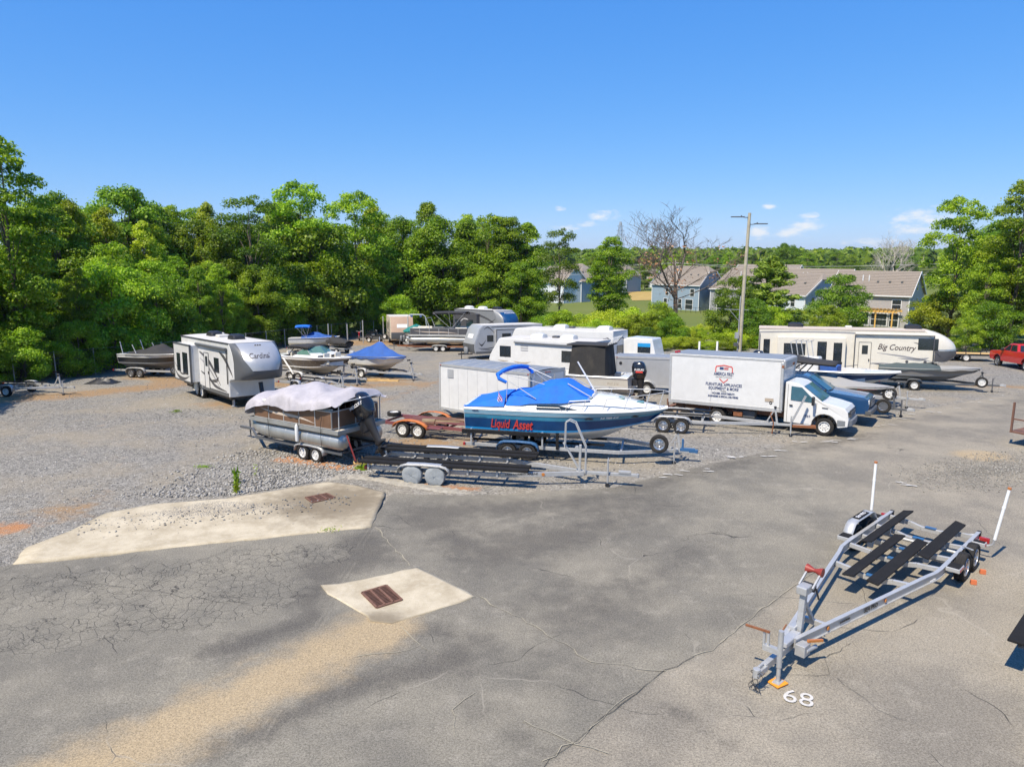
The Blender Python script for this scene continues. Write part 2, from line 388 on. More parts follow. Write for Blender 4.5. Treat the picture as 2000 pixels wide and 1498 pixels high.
def boat_trailer(t, W=2.1, xr=-2.2, xb=1.6, xt=5.6, xc=6.6, zr=.48, mat='galv', axles=2, r=.33, style='steel', half=1.1, bunks=None, bmat='carpet',
                 winch=True, jack=None, guides=False, spare=None, fmat=None, near=1, cross=(-2.0, -.6, 1.2), rail=(.06, .13), fstyle=True, coupler='galv', bz=.2, xw=None):
    """local +x is towards the coupler, x = 0 over the axles"""
    fmat = fmat or mat; rw, rh = rail
    for s in (1, -1):
        b = MB(); y = s * W / 2
        b.bar((xr, y, zr), (xb, y, zr), rw, rh); b.bar((xb - .02, y, zr), (xt, s * .06, zr - .04), rw, rh)
        b.build('frame_rail', mat, t, bevel=.008)
    m = MB().bar((xt - .25, 0, zr - .05), (xc, 0, zr - .06), .10, .10).build('tongue', mat, t, bevel=.008)
    m = MB(); m.box(xc - .02, xc + .22, -.055, .055, zr - .09, zr - .0); m.cyl((xc + .25, 0, zr - .1), (xc + .25, 0, zr + .02), .06); m.box(xc + .02, xc + .2, -.02, .02, zr, zr + .05)
    m.build('coupler', coupler, t, bevel=.006)
    for cx in cross:
        w = W if cx <= xb else W * max(.1, 1 - (cx - xb) / (xt - xb))
        MB().tube([(cx, -w / 2, zr - .02), (cx, -w * .18, zr - .12), (cx, 0, zr - .14), (cx, w * .18, zr - .12), (cx, w / 2, zr - .02)], .045, 6).build('crossmember', mat, t)
    for (x0, x1, y, z0, z1) in (bunks or []):
        o = MB().bar((x0, y, z0), (x1, y, z1), .13 if bz < .2 else .2, .05).build('bunk', bmat, t, bevel=.01)
        m = MB()
        for f in (.15, .55, .9):
            x = x0 + (x1 - x0) * f; z = z0 + (z1 - z0) * f; m.box(x - .04, x + .04, y - .02, y + .02, zr - .05, z - .02)
        m.build('bunk_bracket', mat, t)
    dx = r * 1.13
    xs = [0] if axles == 1 else [-dx, dx]
    for x in xs:
        MB().cyl((x, -half + .1, r), (x, half - .1, r), .035).build('axle', mat, t)
        for s in (1, -1): wheel(t, x, s * half, r, r, .2, style, s)
    for s in (1, -1):
        fender(t, xs[0] - r * 1.3, xs[-1] + r * 1.3, s * half, .25, r * 1.05, r * 2.12 + .06, fmat, flat=fstyle, side=s)
        MB().box(xr - .05, xr + .03, s * W / 2 - .09, s * W / 2 + .09, zr - .05, zr + .06).build('tail_light', 'red_light', t, bevel=.01)
    if winch:
        wx = xw if xw is not None else xt + .05; m = MB()
        m.bar((wx, 0, zr), (wx - .12, 0, zr + .75), .08, .08); m.bar((wx - .45, 0, zr), (wx - .14, 0, zr + .55), .05, .05)
        m.build('winch_post', mat, t, bevel=.006)
        m = MB(); m.cyl((wx - .1, -.07, zr + .68), (wx - .1, .07, zr + .68), .06); m.bar((wx - .1, .08, zr + .68), (wx + .1, .1, zr + .62), .02, .02); m.build('winch', 'black_plastic', t)
        MB().lathe([(.06, -.1), (.03, -.03), (.03, .03), (.06, .1)], (wx - .3, 0, zr + .86)).build('bow_roller', 'carpet' if winch is True else winch, t, True)
    if jack is not None:
        jx, jy = jack; m = MB(); m.cyl((jx, jy, .06), (jx, jy, zr + .38), .032); m.cyl((jx, jy, .12), (jx, jy, zr), .024); m.bar((jx, jy, zr - .04), (jx, 0, zr - .04), .06, .06)
        m.bar((jx, jy, zr + .36), (jx + .16, jy, zr + .40), .02, .02); m.build('jack', mat, t)
        MB().cyl((jx, jy - .03, .075), (jx, jy + .03, .075), .07).build('jack_wheel', 'black_plastic', t)
    if guides:
        for s in (1, -1):
            MB().tube([(xr + .25, s * W / 2, zr), (xr + .25, s * (W / 2 + .22), zr), (xr + .25, s * (W / 2 + .25), zr + .1), (xr + .25, s * (W / 2 + .25), zr + 1.25)], .028).build('guide_post', 'pvc', t)
    if spare is not None:
        sx, sy, sz = spare; wheel(t, sx, sy, sz, r * 1.02, .2, style, near, name='spare_wheel')
    return t

# ------------------------------------------------------------------ boat hulls
class Hull:
    def __init__(s, L, B, D, z0, tr=.93, bow=2.3, full=.8, rise=.14, rake=.86, flare=.06, chine=.38):
        s.__dict__.update(locals()); del s.__dict__['s']
    def half(s, q):
        if q < .42: return s.B / 2 * (s.tr + (1 - s.tr) * math.sin(q / .42 * math.pi / 2))
        u = (q - .42) / .58; return s.B / 2 * max(0.0, 1 - u ** s.bow) ** s.full
    def sheer(s, q): return Vector((s.L * q, s.half(q), s.z0 + s.D * (1 + s.rise * q * q)))
    def pt(s, q, t):
        u = max(0.0, (q - .42) / .58); S = s.sheer(q)
        C = Vector((s.L * q * (s.rake + .07), s.half(q) * .86 * (1 - .55 * u ** 1.6), s.z0 + s.D * (s.chine + .34 * u ** 2.2)))
        K = Vector((s.L * q * s.rake, 0, s.z0 + s.D * .72 * max(0.0, (q - .68) / .32) ** 2.2))
        if t < .35: k = t / .35; return K.lerp(C, k)
        k = (t - .35) / .65; p = C.lerp(S, k); p.y -= s.flare * math.sin(math.pi * k) * u * s.B * .5; return p
    def band(s, parent, name, t0, t1, mat, off=0.0, q0=0.0, q1=1.0, n=30, k=None):
        m = MB(); k = k or max(2, int((t1 - t0) * 12) + 1)
        for sg in (1, -1):
            rows = []
            for i in range(n + 1):
                q = q0 + (q1 - q0) * i / n; row = []
                for j in range(k + 1):
                    p = s.pt(q, t0 + (t1 - t0) * j / k); row.append((p.x, sg * (p.y + off), p.z))
                rows.append(row)
            m.grid(rows)
        return m.build(name, mat, parent, 50)
    def transom(s, parent, mat, bands=None):
        a = [s.pt(0, t) for t in (0, .35, .7, 1)]
        poly = [(p.y, p.z) for p in a] + [(-p.y, p.z) for p in a[:0:-1]]
        n = len(poly); m = MB().add([(.0, y, z) for y, z in poly] + [(-.012, y, z) for y, z in poly], [tuple(range(n)), tuple(range(2 * n - 1, n - 1, -1))] + [(i, (i + 1) % n, (i + 1) % n + n, i + n) for i in range(n)])
        return m.build('transom', mat, parent)
    def rub(s, parent, mat, r=.03, t=1.0):
        m = MB()
        for sg in (1, -1):
            pts = []
            for i in range(31):
                p = s.pt(i / 30, t); pts.append((p.x, sg * p.y, p.z))
            m.tube(pts, r, 6)
        return m.build('rub_rail', mat, parent, True)
    def deck(s, parent, mat, q0=0.0, q1=1.0, crown=.06, inset=0.0, dz=0.0, name='deck', n=24, hole=None):
        """deck between two stations; hole = inner half width fraction left open"""
        m = MB(); rows = []
        for i in range(n + 1):
            q = q0 + (q1 - q0) * i / n; S = s.sheer(q); h = max(0.0, S.y - inset); row = []
            for j in range(9):
                v = -1 + j / 4; row.append((S.x, h * v, S.z + dz + crown * (1 - v * v)))
            rows.append(row)
        return m.grid(rows).build(name, mat, parent, 60)
    def coaming(s, parent, mat, q0, q1, wid=.22, depth=.55, dz=.0):
        """side decks with an open cockpit between them"""
        m = MB(); n = 16
        for sg in (1, -1):
            rows = []
            for i in range(n + 1):
                q = q0 + (q1 - q0) * i / n; S = s.sheer(q); h = S.y
                rows.append([(S.x, sg * h, S.z + dz), (S.x, sg * (h - wid * .3), S.z + dz + .05), (S.x, sg * max(.02, h - wid), S.z + dz + .03), (S.x, sg * max(.02, h - wid), S.z - depth)])
            m.grid(rows)
        m.build('side_deck', mat, parent, 50)
        m = MB(); rows = [[(s.sheer(q0 + (q1 - q0) * i / 8).x, v * max(.02, s.sheer(q0 + (q1 - q0) * i / 8).y - wid), s.sheer(q0).z - depth + .02) for v in (-1, 1)] for i in range(9)]
        m.grid(rows); return m.build('cockpit_floor', 'beige', parent)
    def cover(s, parent, mat, prof, q0=-.01, q1=1.0, drop=.10, name='cover', pw=.75, wr=.03, seed=1, n=44, out=.025):
        """canvas drawn over the sheer: prof = [(q, height)]"""
        rr = random.Random(seed); ph = [rr.uniform(0, 6.3) for _ in range(6)]
        def hgt(q):
            for (a, ha), (b, hb) in zip(prof, prof[1:]):
                if a <= q <= b: k = (q - a) / (b - a); k = k * k * (3 - 2 * k) * .6 + k * .4; return ha + (hb - ha) * k
            return prof[-1][1] if q > prof[-1][0] else prof[0][1]
        m = MB(); rows = []
        for i in range(n + 1):
            q = q0 + (q1 - q0) * i / n; qq = min(max(q, 0), 1); S = s.sheer(qq); row = []; x = s.L * q; h = S.y + out; H = hgt(q)
            for j in range(-9, 10):
                v = j / 9; a = 1 - abs(v)
                z = S.z + .01 + H * a ** pw
                w = wr * math.sin(9 * v + 4 * q * s.L + ph[0]) * math.sin(q * s.L * 2.3 + ph[1]) * min(1, a * 4) + wr * .6 * math.sin(q * s.L * 5 + ph[2] + 3 * v) * min(1, a * 4)
                row.append((x, h * v, z + w * min(1, H * 2 + .15)))
            e0 = (x, -h - .004, S.z - drop * (1 + .25 * math.sin(q * 31 + ph[3]))); e1 = (x, h + .004, S.z - drop * (1 + .25 * math.sin(q * 29 + ph[4])))
            rows.append([e0] + row + [e1])
        return m.grid(rows).build(name, mat, parent, 70)

def windshield(parent, hull, q0, q1, h, mat='glass_green', frame='alu', rake=.35, dz=.05, yf=.86):
    """wrap-round windscreen: side panes back from q0, front panes at q1"""
    m = MB(); fr = MB(); a = hull.sheer(q0); b = hull.sheer(q1); pts = []
    for sg in (-1, 1):
        pts.append([(a.x, sg * a.y * yf, a.z + dz), (b.x - .2, sg * b.y * yf, b.z + dz), (b.x + .15, 0, b.z + dz + .05)])
    for P in pts:
        top = [(P[0][0], P[0][1] * .98, P[0][2] + h * .3), (P[1][0] - rake, P[1][1] * .9, P[1][2] + h), (P[2][0] - rake, 0, P[2][2] + h)]
        m.grid([P, top]); fr.tube(top, .016, 5); fr.tube(P, .012, 5); fr.tube([P[1], top[1]], .016, 5)
    w = m.build('windshield', mat, parent); fr.build('windshield_frame', frame, w); return w
def outboard(parent, x, y, z, mat='black_gloss', s=1.0, tiltdeg=0.0, leg='black_plastic', name='outboard_motor'):
    """cowl and leg; x grows forward, the motor hangs aft of x"""
    T = Matrix.Translation((x, y, z)) @ Matrix.Rotation(R(tiltdeg), 4, 'Y') @ Matrix.Scale(s, 4)
    def tr(m): m.v = [tuple(T @ Vector(p)) for p in m.v]; return m
    rows = []
    for (zz, x0, x1, w) in ((.06, -.50, -.06, .15), (.16, -.56, -.0, .20), (.36, -.60, .02, .23), (.56, -.56, .02, .23), (.70, -.50, -.02, .20), (.77, -.42, -.08, .13)):
        cx = (x0 + x1) / 2; a = (x1 - x0) / 2
        rows.append([(cx + a * math.copysign(abs(math.cos(t)) ** .6, math.cos(t)), w * math.copysign(abs(math.sin(t)) ** .6, math.sin(t)), zz) for t in [2 * math.pi * i / 20 for i in range(20)]])
    cowl = tr(MB().ring_caps(rows)).build(name, mat, parent, 50)
    m = MB(); m.ring_caps([[(cx + a * math.cos(t), w * math.sin(t), zz) for t in [2 * math.pi * i / 12 for i in range(12)]] for (zz, cx, a, w) in ((.08, -.3, .2, .13), (-.25, -.3, .13, .07), (-.62, -.3, .12, .045), (-.66, -.36, .22, .06), (-.70, -.36, .22, .06), (-.74, -.3, .1, .035))])
    m.box(-.20, .04, -.1, .1, -.25, .05)
    lg = tr(m).build('motor_leg', leg, cowl, 50)
    m = MB(); m.ring_caps([[(xx, rr * math.cos(t), -.86 + rr * math.sin(t)) for t in [2 * math.pi * i / 10 for i in range(10)]] for (xx, rr) in ((-.02, .015), (-.12, .06), (-.4, .06), (-.5, .03))])
    m.bar((-.3, 0, -.7), (-.28, 0, -.85), .03, .16, up=(1, 0, 0)); m.bar((-.25, 0, -.9), (-.3, 0, -1.08), .02, .16, up=(1, 0, 0))
    for k in range(3):
        t = 2 * math.pi * k / 3; m.bar((-.46, .04 * math.cos(t), -.86 + .04 * math.sin(t)), (-.44, .17 * math.cos(t + .3), -.86 + .17 * math.sin(t + .3)), .015, .11, up=(.6, 0, .4))
    tr(m).build('lower_unit', leg, cowl, 50); return cowl
def bimini(parent, x0, x1, w, zb, zt, mat, frame='alu', lean=0.0, sag=.12, name='bimini_top', legx=None):
    m = MB(); rows = []
    for i in range(7):
        k = i / 6; x = x0 + (x1 - x0) * k
        rows.append([(x, w * v, zt + sag * (1 - v ** 4) - .05 * abs(2 * k - 1) ** 2 - .16 * (abs(v) > .99)) for v in [-1.0, -.99, -.8, -.5, 0, .5, .8, .99, 1.0]])
    o = m.grid(rows).build(name, mat, parent, 60); so = o.modifiers.new('thick', 'SOLIDIFY'); so.thickness = .012
    lx = legx if legx is not None else (x0 + x1) / 2
    for s in (1, -1):
        f = MB()
        for x in (x0 + .05, (x0 + x1) / 2, x1 - .05): f.tube([(lx, s * w * .98, zb), (x, s * w * .99, zt - .02)], .014, 6)
        f.build('bimini_frame', frame, o)
    return o

# ------------------------------------------------------------------ ground
NPR = np.random.RandomState(7)
BX = [-60, -20, -12.64, -12.42, -8.47, -4.05, -3.95, -1.15, 0, 3.4, 5.39, 7.61, 10.14, 13.17, 16.72, 21.31, 25.9, 30.68, 45, 70]
BY = [9.0, 14.2, 16.47, 16.64, 17.75, 19.05, 22.05, 21.77, 21.87, 22.59, 23.98, 25.48, 27.24, 29.59, 32.32, 36.17, 39.15, 41.83, 48.5, 60]
def vnoise(x, y, s, seed=0):
    """cheap smooth value noise on arrays"""
    x = np.asarray(x) / s + seed * 17.3; y = np.asarray(y) / s + seed * 9.7
    xi = np.floor(x).astype(np.int64); yi = np.floor(y).astype(np.int64); fx = x - xi; fy = y - yi
    h = lambda a, b: (np.sin(a * 127.1 + b * 311.7 + seed * 74.7) * 43758.5453) % 1.0
    u = fx * fx * (3 - 2 * fx); v = fy * fy * (3 - 2 * fy)
    return (h(xi, yi) * (1 - u) + h(xi + 1, yi) * u) * (1 - v) + (h(xi, yi + 1) * (1 - u) + h(xi + 1, yi + 1) * u) * v
def fbm(x, y, s, seed=0, o=3): return sum(vnoise(x, y, s / 2 ** k, seed + k) / 2 ** k for k in range(o)) / sum(1 / 2 ** k for k in range(o))
gzv = np.vectorize(gz)
def yb(x): return np.interp(x, BX, BY)
def segd(x, y, P, w):
    """0..1 closeness to a polyline"""
    d = np.full(np.shape(x), 1e9)
    for (a, b) in zip(P, P[1:]):
        ax, ay = a; bx, by = b; dx, dy = bx - ax, by - ay
        t = np.clip(((x - ax) * dx + (y - ay) * dy) / (dx * dx + dy * dy), 0, 1); d = np.minimum(d, np.hypot(x - ax - t * dx, y - ay - t * dy))
    return np.clip(1 - d / w, 0, 1)
def blob(x, y, cx, cy, rx, ry, a=0.0):
    c, s = math.cos(R(a)), math.sin(R(a)); u = ((x - cx) * c + (y - cy) * s) / rx; v = (-(x - cx) * s + (y - cy) * c) / ry
    return np.clip(1 - np.hypot(u, v), 0, 1)

def np_mesh(name, V, F, mat, smooth=False, attrs=None):
    me = bpy.data.meshes.new(name); V = np.asarray(V, dtype=np.float32); F = np.asarray(F, dtype=np.int32); k = F.shape[1]
    me.vertices.add(len(V)); me.vertices.foreach_set('co', V.ravel())
    me.loops.add(F.size); me.loops.foreach_set('vertex_index', F.ravel())
    me.polygons.add(len(F)); me.polygons.foreach_set('loop_start', np.arange(0, F.size, k, dtype=np.int32))
    try: me.polygons.foreach_set('loop_total', np.full(len(F), k, dtype=np.int32))
    except Exception: pass
    if smooth: me.polygons.foreach_set('use_smooth', np.ones(len(F), dtype=bool))
    for an, av in (attrs or {}).items():
        a = me.attributes.new(an, 'FLOAT', 'POINT'); a.data.foreach_set('value', np.asarray(av, dtype=np.float32).ravel())
    me.update(calc_edges=True); me.validate()
    if mat is not None: me.materials.append(mat)
    return me
def grid_faces(ny, nx):
    i = np.arange(ny - 1)[:, None] * nx + np.arange(nx - 1)[None, :]
    return np.stack([i, i + 1, i + 1 + nx, i + nx], -1).reshape(-1, 4)

class NT:
    """small node-graph writer"""
    def __init__(s, name):
        s.m = bpy.data.materials.new(name); s.m.use_nodes = True; s.t = s.m.node_tree; s.b = s.t.nodes['Principled BSDF']
        s.pos = s.t.nodes.new('ShaderNodeNewGeometry').outputs['Position']
    def n(s, k): return s.t.nodes.new(k)
    def put(s, sock, v):
        if hasattr(v, 'is_output'): s.t.links.new(v, sock)
        elif isinstance(v, tuple) and len(v) == 3 and sock.type == 'RGBA': sock.default_value = (*v, 1)
        else: sock.default_value = v
    def noise(s, sc, det=4, rough=.6, vec=None, dist=0.0):
        n = s.n('ShaderNodeTexNoise'); n.inputs['Scale'].default_value = sc; n.inputs['Detail'].default_value = det; n.inputs['Roughness'].default_value = rough; n.inputs['Distortion'].default_value = dist
        s.put(n.inputs['Vector'], vec or s.pos); return n.outputs['Fac']
    def vor(s, sc, feat='DISTANCE_TO_EDGE', vec=None, out='Distance', rnd=1.0):
        n = s.n('ShaderNodeTexVoronoi'); n.feature = feat; n.inputs['Scale'].default_value = sc; n.inputs['Randomness'].default_value = rnd; s.put(n.inputs['Vector'], vec or s.pos); return n.outputs[out]
    def attr(s, name): n = s.n('ShaderNodeAttribute'); n.attribute_name = name; return n.outputs['Fac']
    def math(s, op, a, b=0.0, clamp=False):
        n = s.n('ShaderNodeMath'); n.operation = op; n.use_clamp = clamp; s.put(n.inputs[0], a); s.put(n.inputs[1], b); return n.outputs[0]
    def rng(s, v, a, b, c=0.0, d=1.0, smooth=True):
        n = s.n('ShaderNodeMapRange'); n.interpolation_type = 'SMOOTHSTEP' if smooth else 'LINEAR'
        for k, x in (('Value', v), ('From Min', a), ('From Max', b), ('To Min', c), ('To Max', d)): s.put(n.inputs[k], x)
        return n.outputs[0]
    def mix(s, f, a, b, mode='MIX'):
        n = s.n('ShaderNodeMixRGB'); n.blend_type = mode; s.put(n.inputs[0], f); s.put(n.inputs[1], a); s.put(n.inputs[2], b); return n.outputs[0]
    def warp(s, amt, sc):
        n = s.n('ShaderNodeTexNoise'); n.inputs['Scale'].default_value = sc; n.inputs['Detail'].default_value = 3; s.put(n.inputs['Vector'], s.pos)
        a = s.n('ShaderNodeVectorMath'); a.operation = 'MULTIPLY_ADD'; a.inputs[1].default_value = (amt,) * 3; s.put(a.inputs[0], n.outputs['Color']); s.put(a.inputs[2], s.pos); return a.outputs[0]
    def bump(s, h, st=.3, dist=.02):
        n = s.n('ShaderNodeBump'); n.inputs['Strength'].default_value = st; n.inputs['Distance'].default_value = dist; s.put(n.inputs['Height'], h); s.put(s.b.inputs['Normal'], n.outputs[0])
    def done(s, col, rough=.9, spec=.25):
        s.put(s.b.inputs['Base Color'], col); s.put(s.b.inputs['Roughness'], rough); s.b.inputs['Specular IOR Level'].default_value = spec; return s.m

def asphalt_mat():
    s = NT('asphalt')
    agg = s.noise(70, 3, .75); fine = s.noise(220, 2, .7); big = s.noise(.35, 5, .6); mid = s.noise(2.2, 5, .65)
    light = s.rng(s.math('ADD', s.attr('light'), s.math('MULTIPLY', s.math('SUBTRACT', mid, .5), .25)), .3, .7)
    base = s.mix(light, (.162, .150, .121), (.205, .184, .145))
    base = s.mix(s.rng(big, .36, .64), s.mix(1.0, base, (.90, .90, .91), 'MULTIPLY'), s.mix(1.0, base, (1.30, 1.28, 1.24), 'MULTIPLY'))
    base = s.mix(s.rng(mid, .5, .72, 0, .35), base, (.30, .275, .225))
    dark = s.rng(s.math('ADD', s.attr('dark'), s.math('MULTIPLY', s.math('SUBTRACT', s.noise(1.7, 8, .7), .5), 1.5)), .2, 1.0)
    base = s.mix(s.math('MULTIPLY', dark, .66), base, (.068, .062, .054))
    tan = s.rng(s.math('ADD', s.attr('tan'), s.math('MULTIPLY', s.math('SUBTRACT', s.noise(1.5, 7, .68), .5), 1.25)), .15, 1.0)
    base = s.mix(s.math('MULTIPLY', tan, .82), base, (.36, .275, .16))
    g1 = s.noise(26, 3, .8); g2 = s.noise(46, 2, .8)
    grain = s.math('ADD', s.rng(g1, .34, .66, .74, 1.22), s.rng(g2, .36, .64, -.18, .20))
    cg = s.n('ShaderNodeCombineColor')
    for i in range(3): s.put(cg.inputs[i], grain)
    base = s.mix(1.0, base, cg.outputs[0], 'MULTIPLY')
    base = s.mix(s.math('MULTIPLY', s.rng(agg, .60, .70), .55), base, (.50, .47, .42))
    # alligator cracking
    wv = s.warp(.18, 2.5); e1 = s.vor(3.4, vec=wv); e2 = s.vor(6.5, vec=wv)
    patch = s.rng(s.math('ADD', s.attr('allig'), s.math('MULTIPLY', s.math('SUBTRACT', s.noise(.9, 4), .5), 1.3)), .35, .7)
    crk = s.math('MULTIPLY', s.math('MAXIMUM', s.rng(e1, .026, .003), s.math('MULTIPLY', s.rng(e2, .05, .006), s.rng(s.noise(1.7, 3), .5, .62))), patch)
    # long meandering cracks
    wl = s.warp(1.3, .55); e3 = s.vor(.24, vec=wl); gate = s.rng(s.noise(.5, 3), .5, .62)
    lng = s.math('MULTIPLY', s.rng(e3, .0028, .0006), gate)
    pale = s.math('MULTIPLY', s.rng(e3, .006, .001), s.rng(s.noise(.33, 2), .5, .6))
    base = s.mix(s.math('MULTIPLY', pale, .4), base, (.34, .31, .25))
    base = s.mix(s.math('MAXIMUM', s.math('MULTIPLY', crk, .78), s.math('MULTIPLY', lng, .85)), base, (.022, .021, .02))
    s.bump(s.math('SUBTRACT', s.math('ADD', s.math('MULTIPLY', agg, .5), s.math('MULTIPLY', fine, .25)), s.math('MULTIPLY', s.math('MAXIMUM', crk, lng), .6)), .55, .012)
    return s.done(base, s.rng(mid, .2, .8, .78, .95), .3)
def gravel_mat():
    s = NT('gravel')
    cell = s.vor(26, 'F1', out='Color'); cd = s.vor(26, 'F1', out='Distance'); c2 = s.vor(11, 'F1', out='Color')
    sep = s.n('ShaderNodeSeparateColor'); s.put(sep.inputs[0], cell); sep2 = s.n('ShaderNodeSeparateColor'); s.put(sep2.inputs[0], c2)
    v = s.math('ADD', s.math('MULTIPLY', sep.outputs[0], .6), s.math('MULTIPLY', sep2.outputs[1], .4))
    base = s.mix(v, (.066, .064, .058), (.345, .325, .285)); big = s.noise(.22, 6, .62); mid = s.noise(1.4, 6, .66)
    base = s.mix(s.math('MULTIPLY', s.rng(big, .42, .64), .6), base, (.285, .245, .18))
    base = s.mix(s.math('MULTIPLY', s.rng(mid, .55, .74), .4), base, (.38, .36, .32))
    dirt = s.rng(s.math('ADD', s.attr('dirt'), s.math('MULTIPLY', s.math('SUBTRACT', mid, .5), 1.1)), .3, .75)
    base = s.mix(s.math('MULTIPLY', dirt, .88), base, (.285, .185, .095))
    red = s.rng(s.math('ADD', s.attr('red'), s.math('MULTIPLY', s.math('SUBTRACT', s.noise(2.4, 6, .66), .5), 1.1)), .35, .8)
    base = s.mix(s.math('MULTIPLY', red, .8), base, (.40, .175, .065))
    base = s.mix(s.rng(s.noise(48, 2, .6), .62, .76, 0, .45), base, (.05, .05, .05))
    s.bump(s.math('ADD', s.math('MULTIPLY', s.math('SUBTRACT', 1.0, cd), .7), mid), .8, .035)
    return s.done(base, .95, .2)
def concrete_mat():
    s = NT('concrete'); a = s.noise(1.2, 6, .65); f = s.noise(38, 4, .7)
    base = s.mix(s.rng(a, .3, .7), (.34, .288, .20), (.50, .44, .325))
    base = s.mix(s.rng(s.noise(7, 6, .7), .48, .7, 0, .45), base, (.50, .455, .36))
    base = s.mix(s.rng(f, .5, .75, 0, .5), base, (.24, .205, .15))
    st = s.rng(s.math('ADD', s.attr('stain'), s.math('MULTIPLY', s.math('SUBTRACT', s.noise(1.6, 7, .68), .5), 1.1)), .18, .95)
    base = s.mix(s.math('MULTIPLY', st, .8), base, (.15, .12, .08))
    sp = s.rng(s.math('ADD', s.attr('grit'), s.math('MULTIPLY', s.math('SUBTRACT', s.noise(3, 5, .7), .5), 1.0)), .45, .8)
    base = s.mix(s.math('MULTIPLY', sp, s.rng(s.vor(22, 'F1', out='Distance'), .5, .3)), base, (.12, .12, .125))
    s.bump(s.math('ADD', f, a), .3, .01); return s.done(base, .9, .25)
def grass_mat():
    s = NT('grass'); a = s.noise(.05, 5, .6); b = s.noise(1.1, 5, .7)
    base = s.mix(a, (.075, .125, .022), (.17, .18, .05)); base = s.mix(s.rng(b, .45, .8, 0, .6), base, (.16, .14, .06))
    far = s.noise(.012, 6, .65); base = s.mix(s.rng(far, .5, .62, 0, .4), base, (.03, .075, .015))
    s.bump(b, .6, .1); return s.done(base, .95, .1)

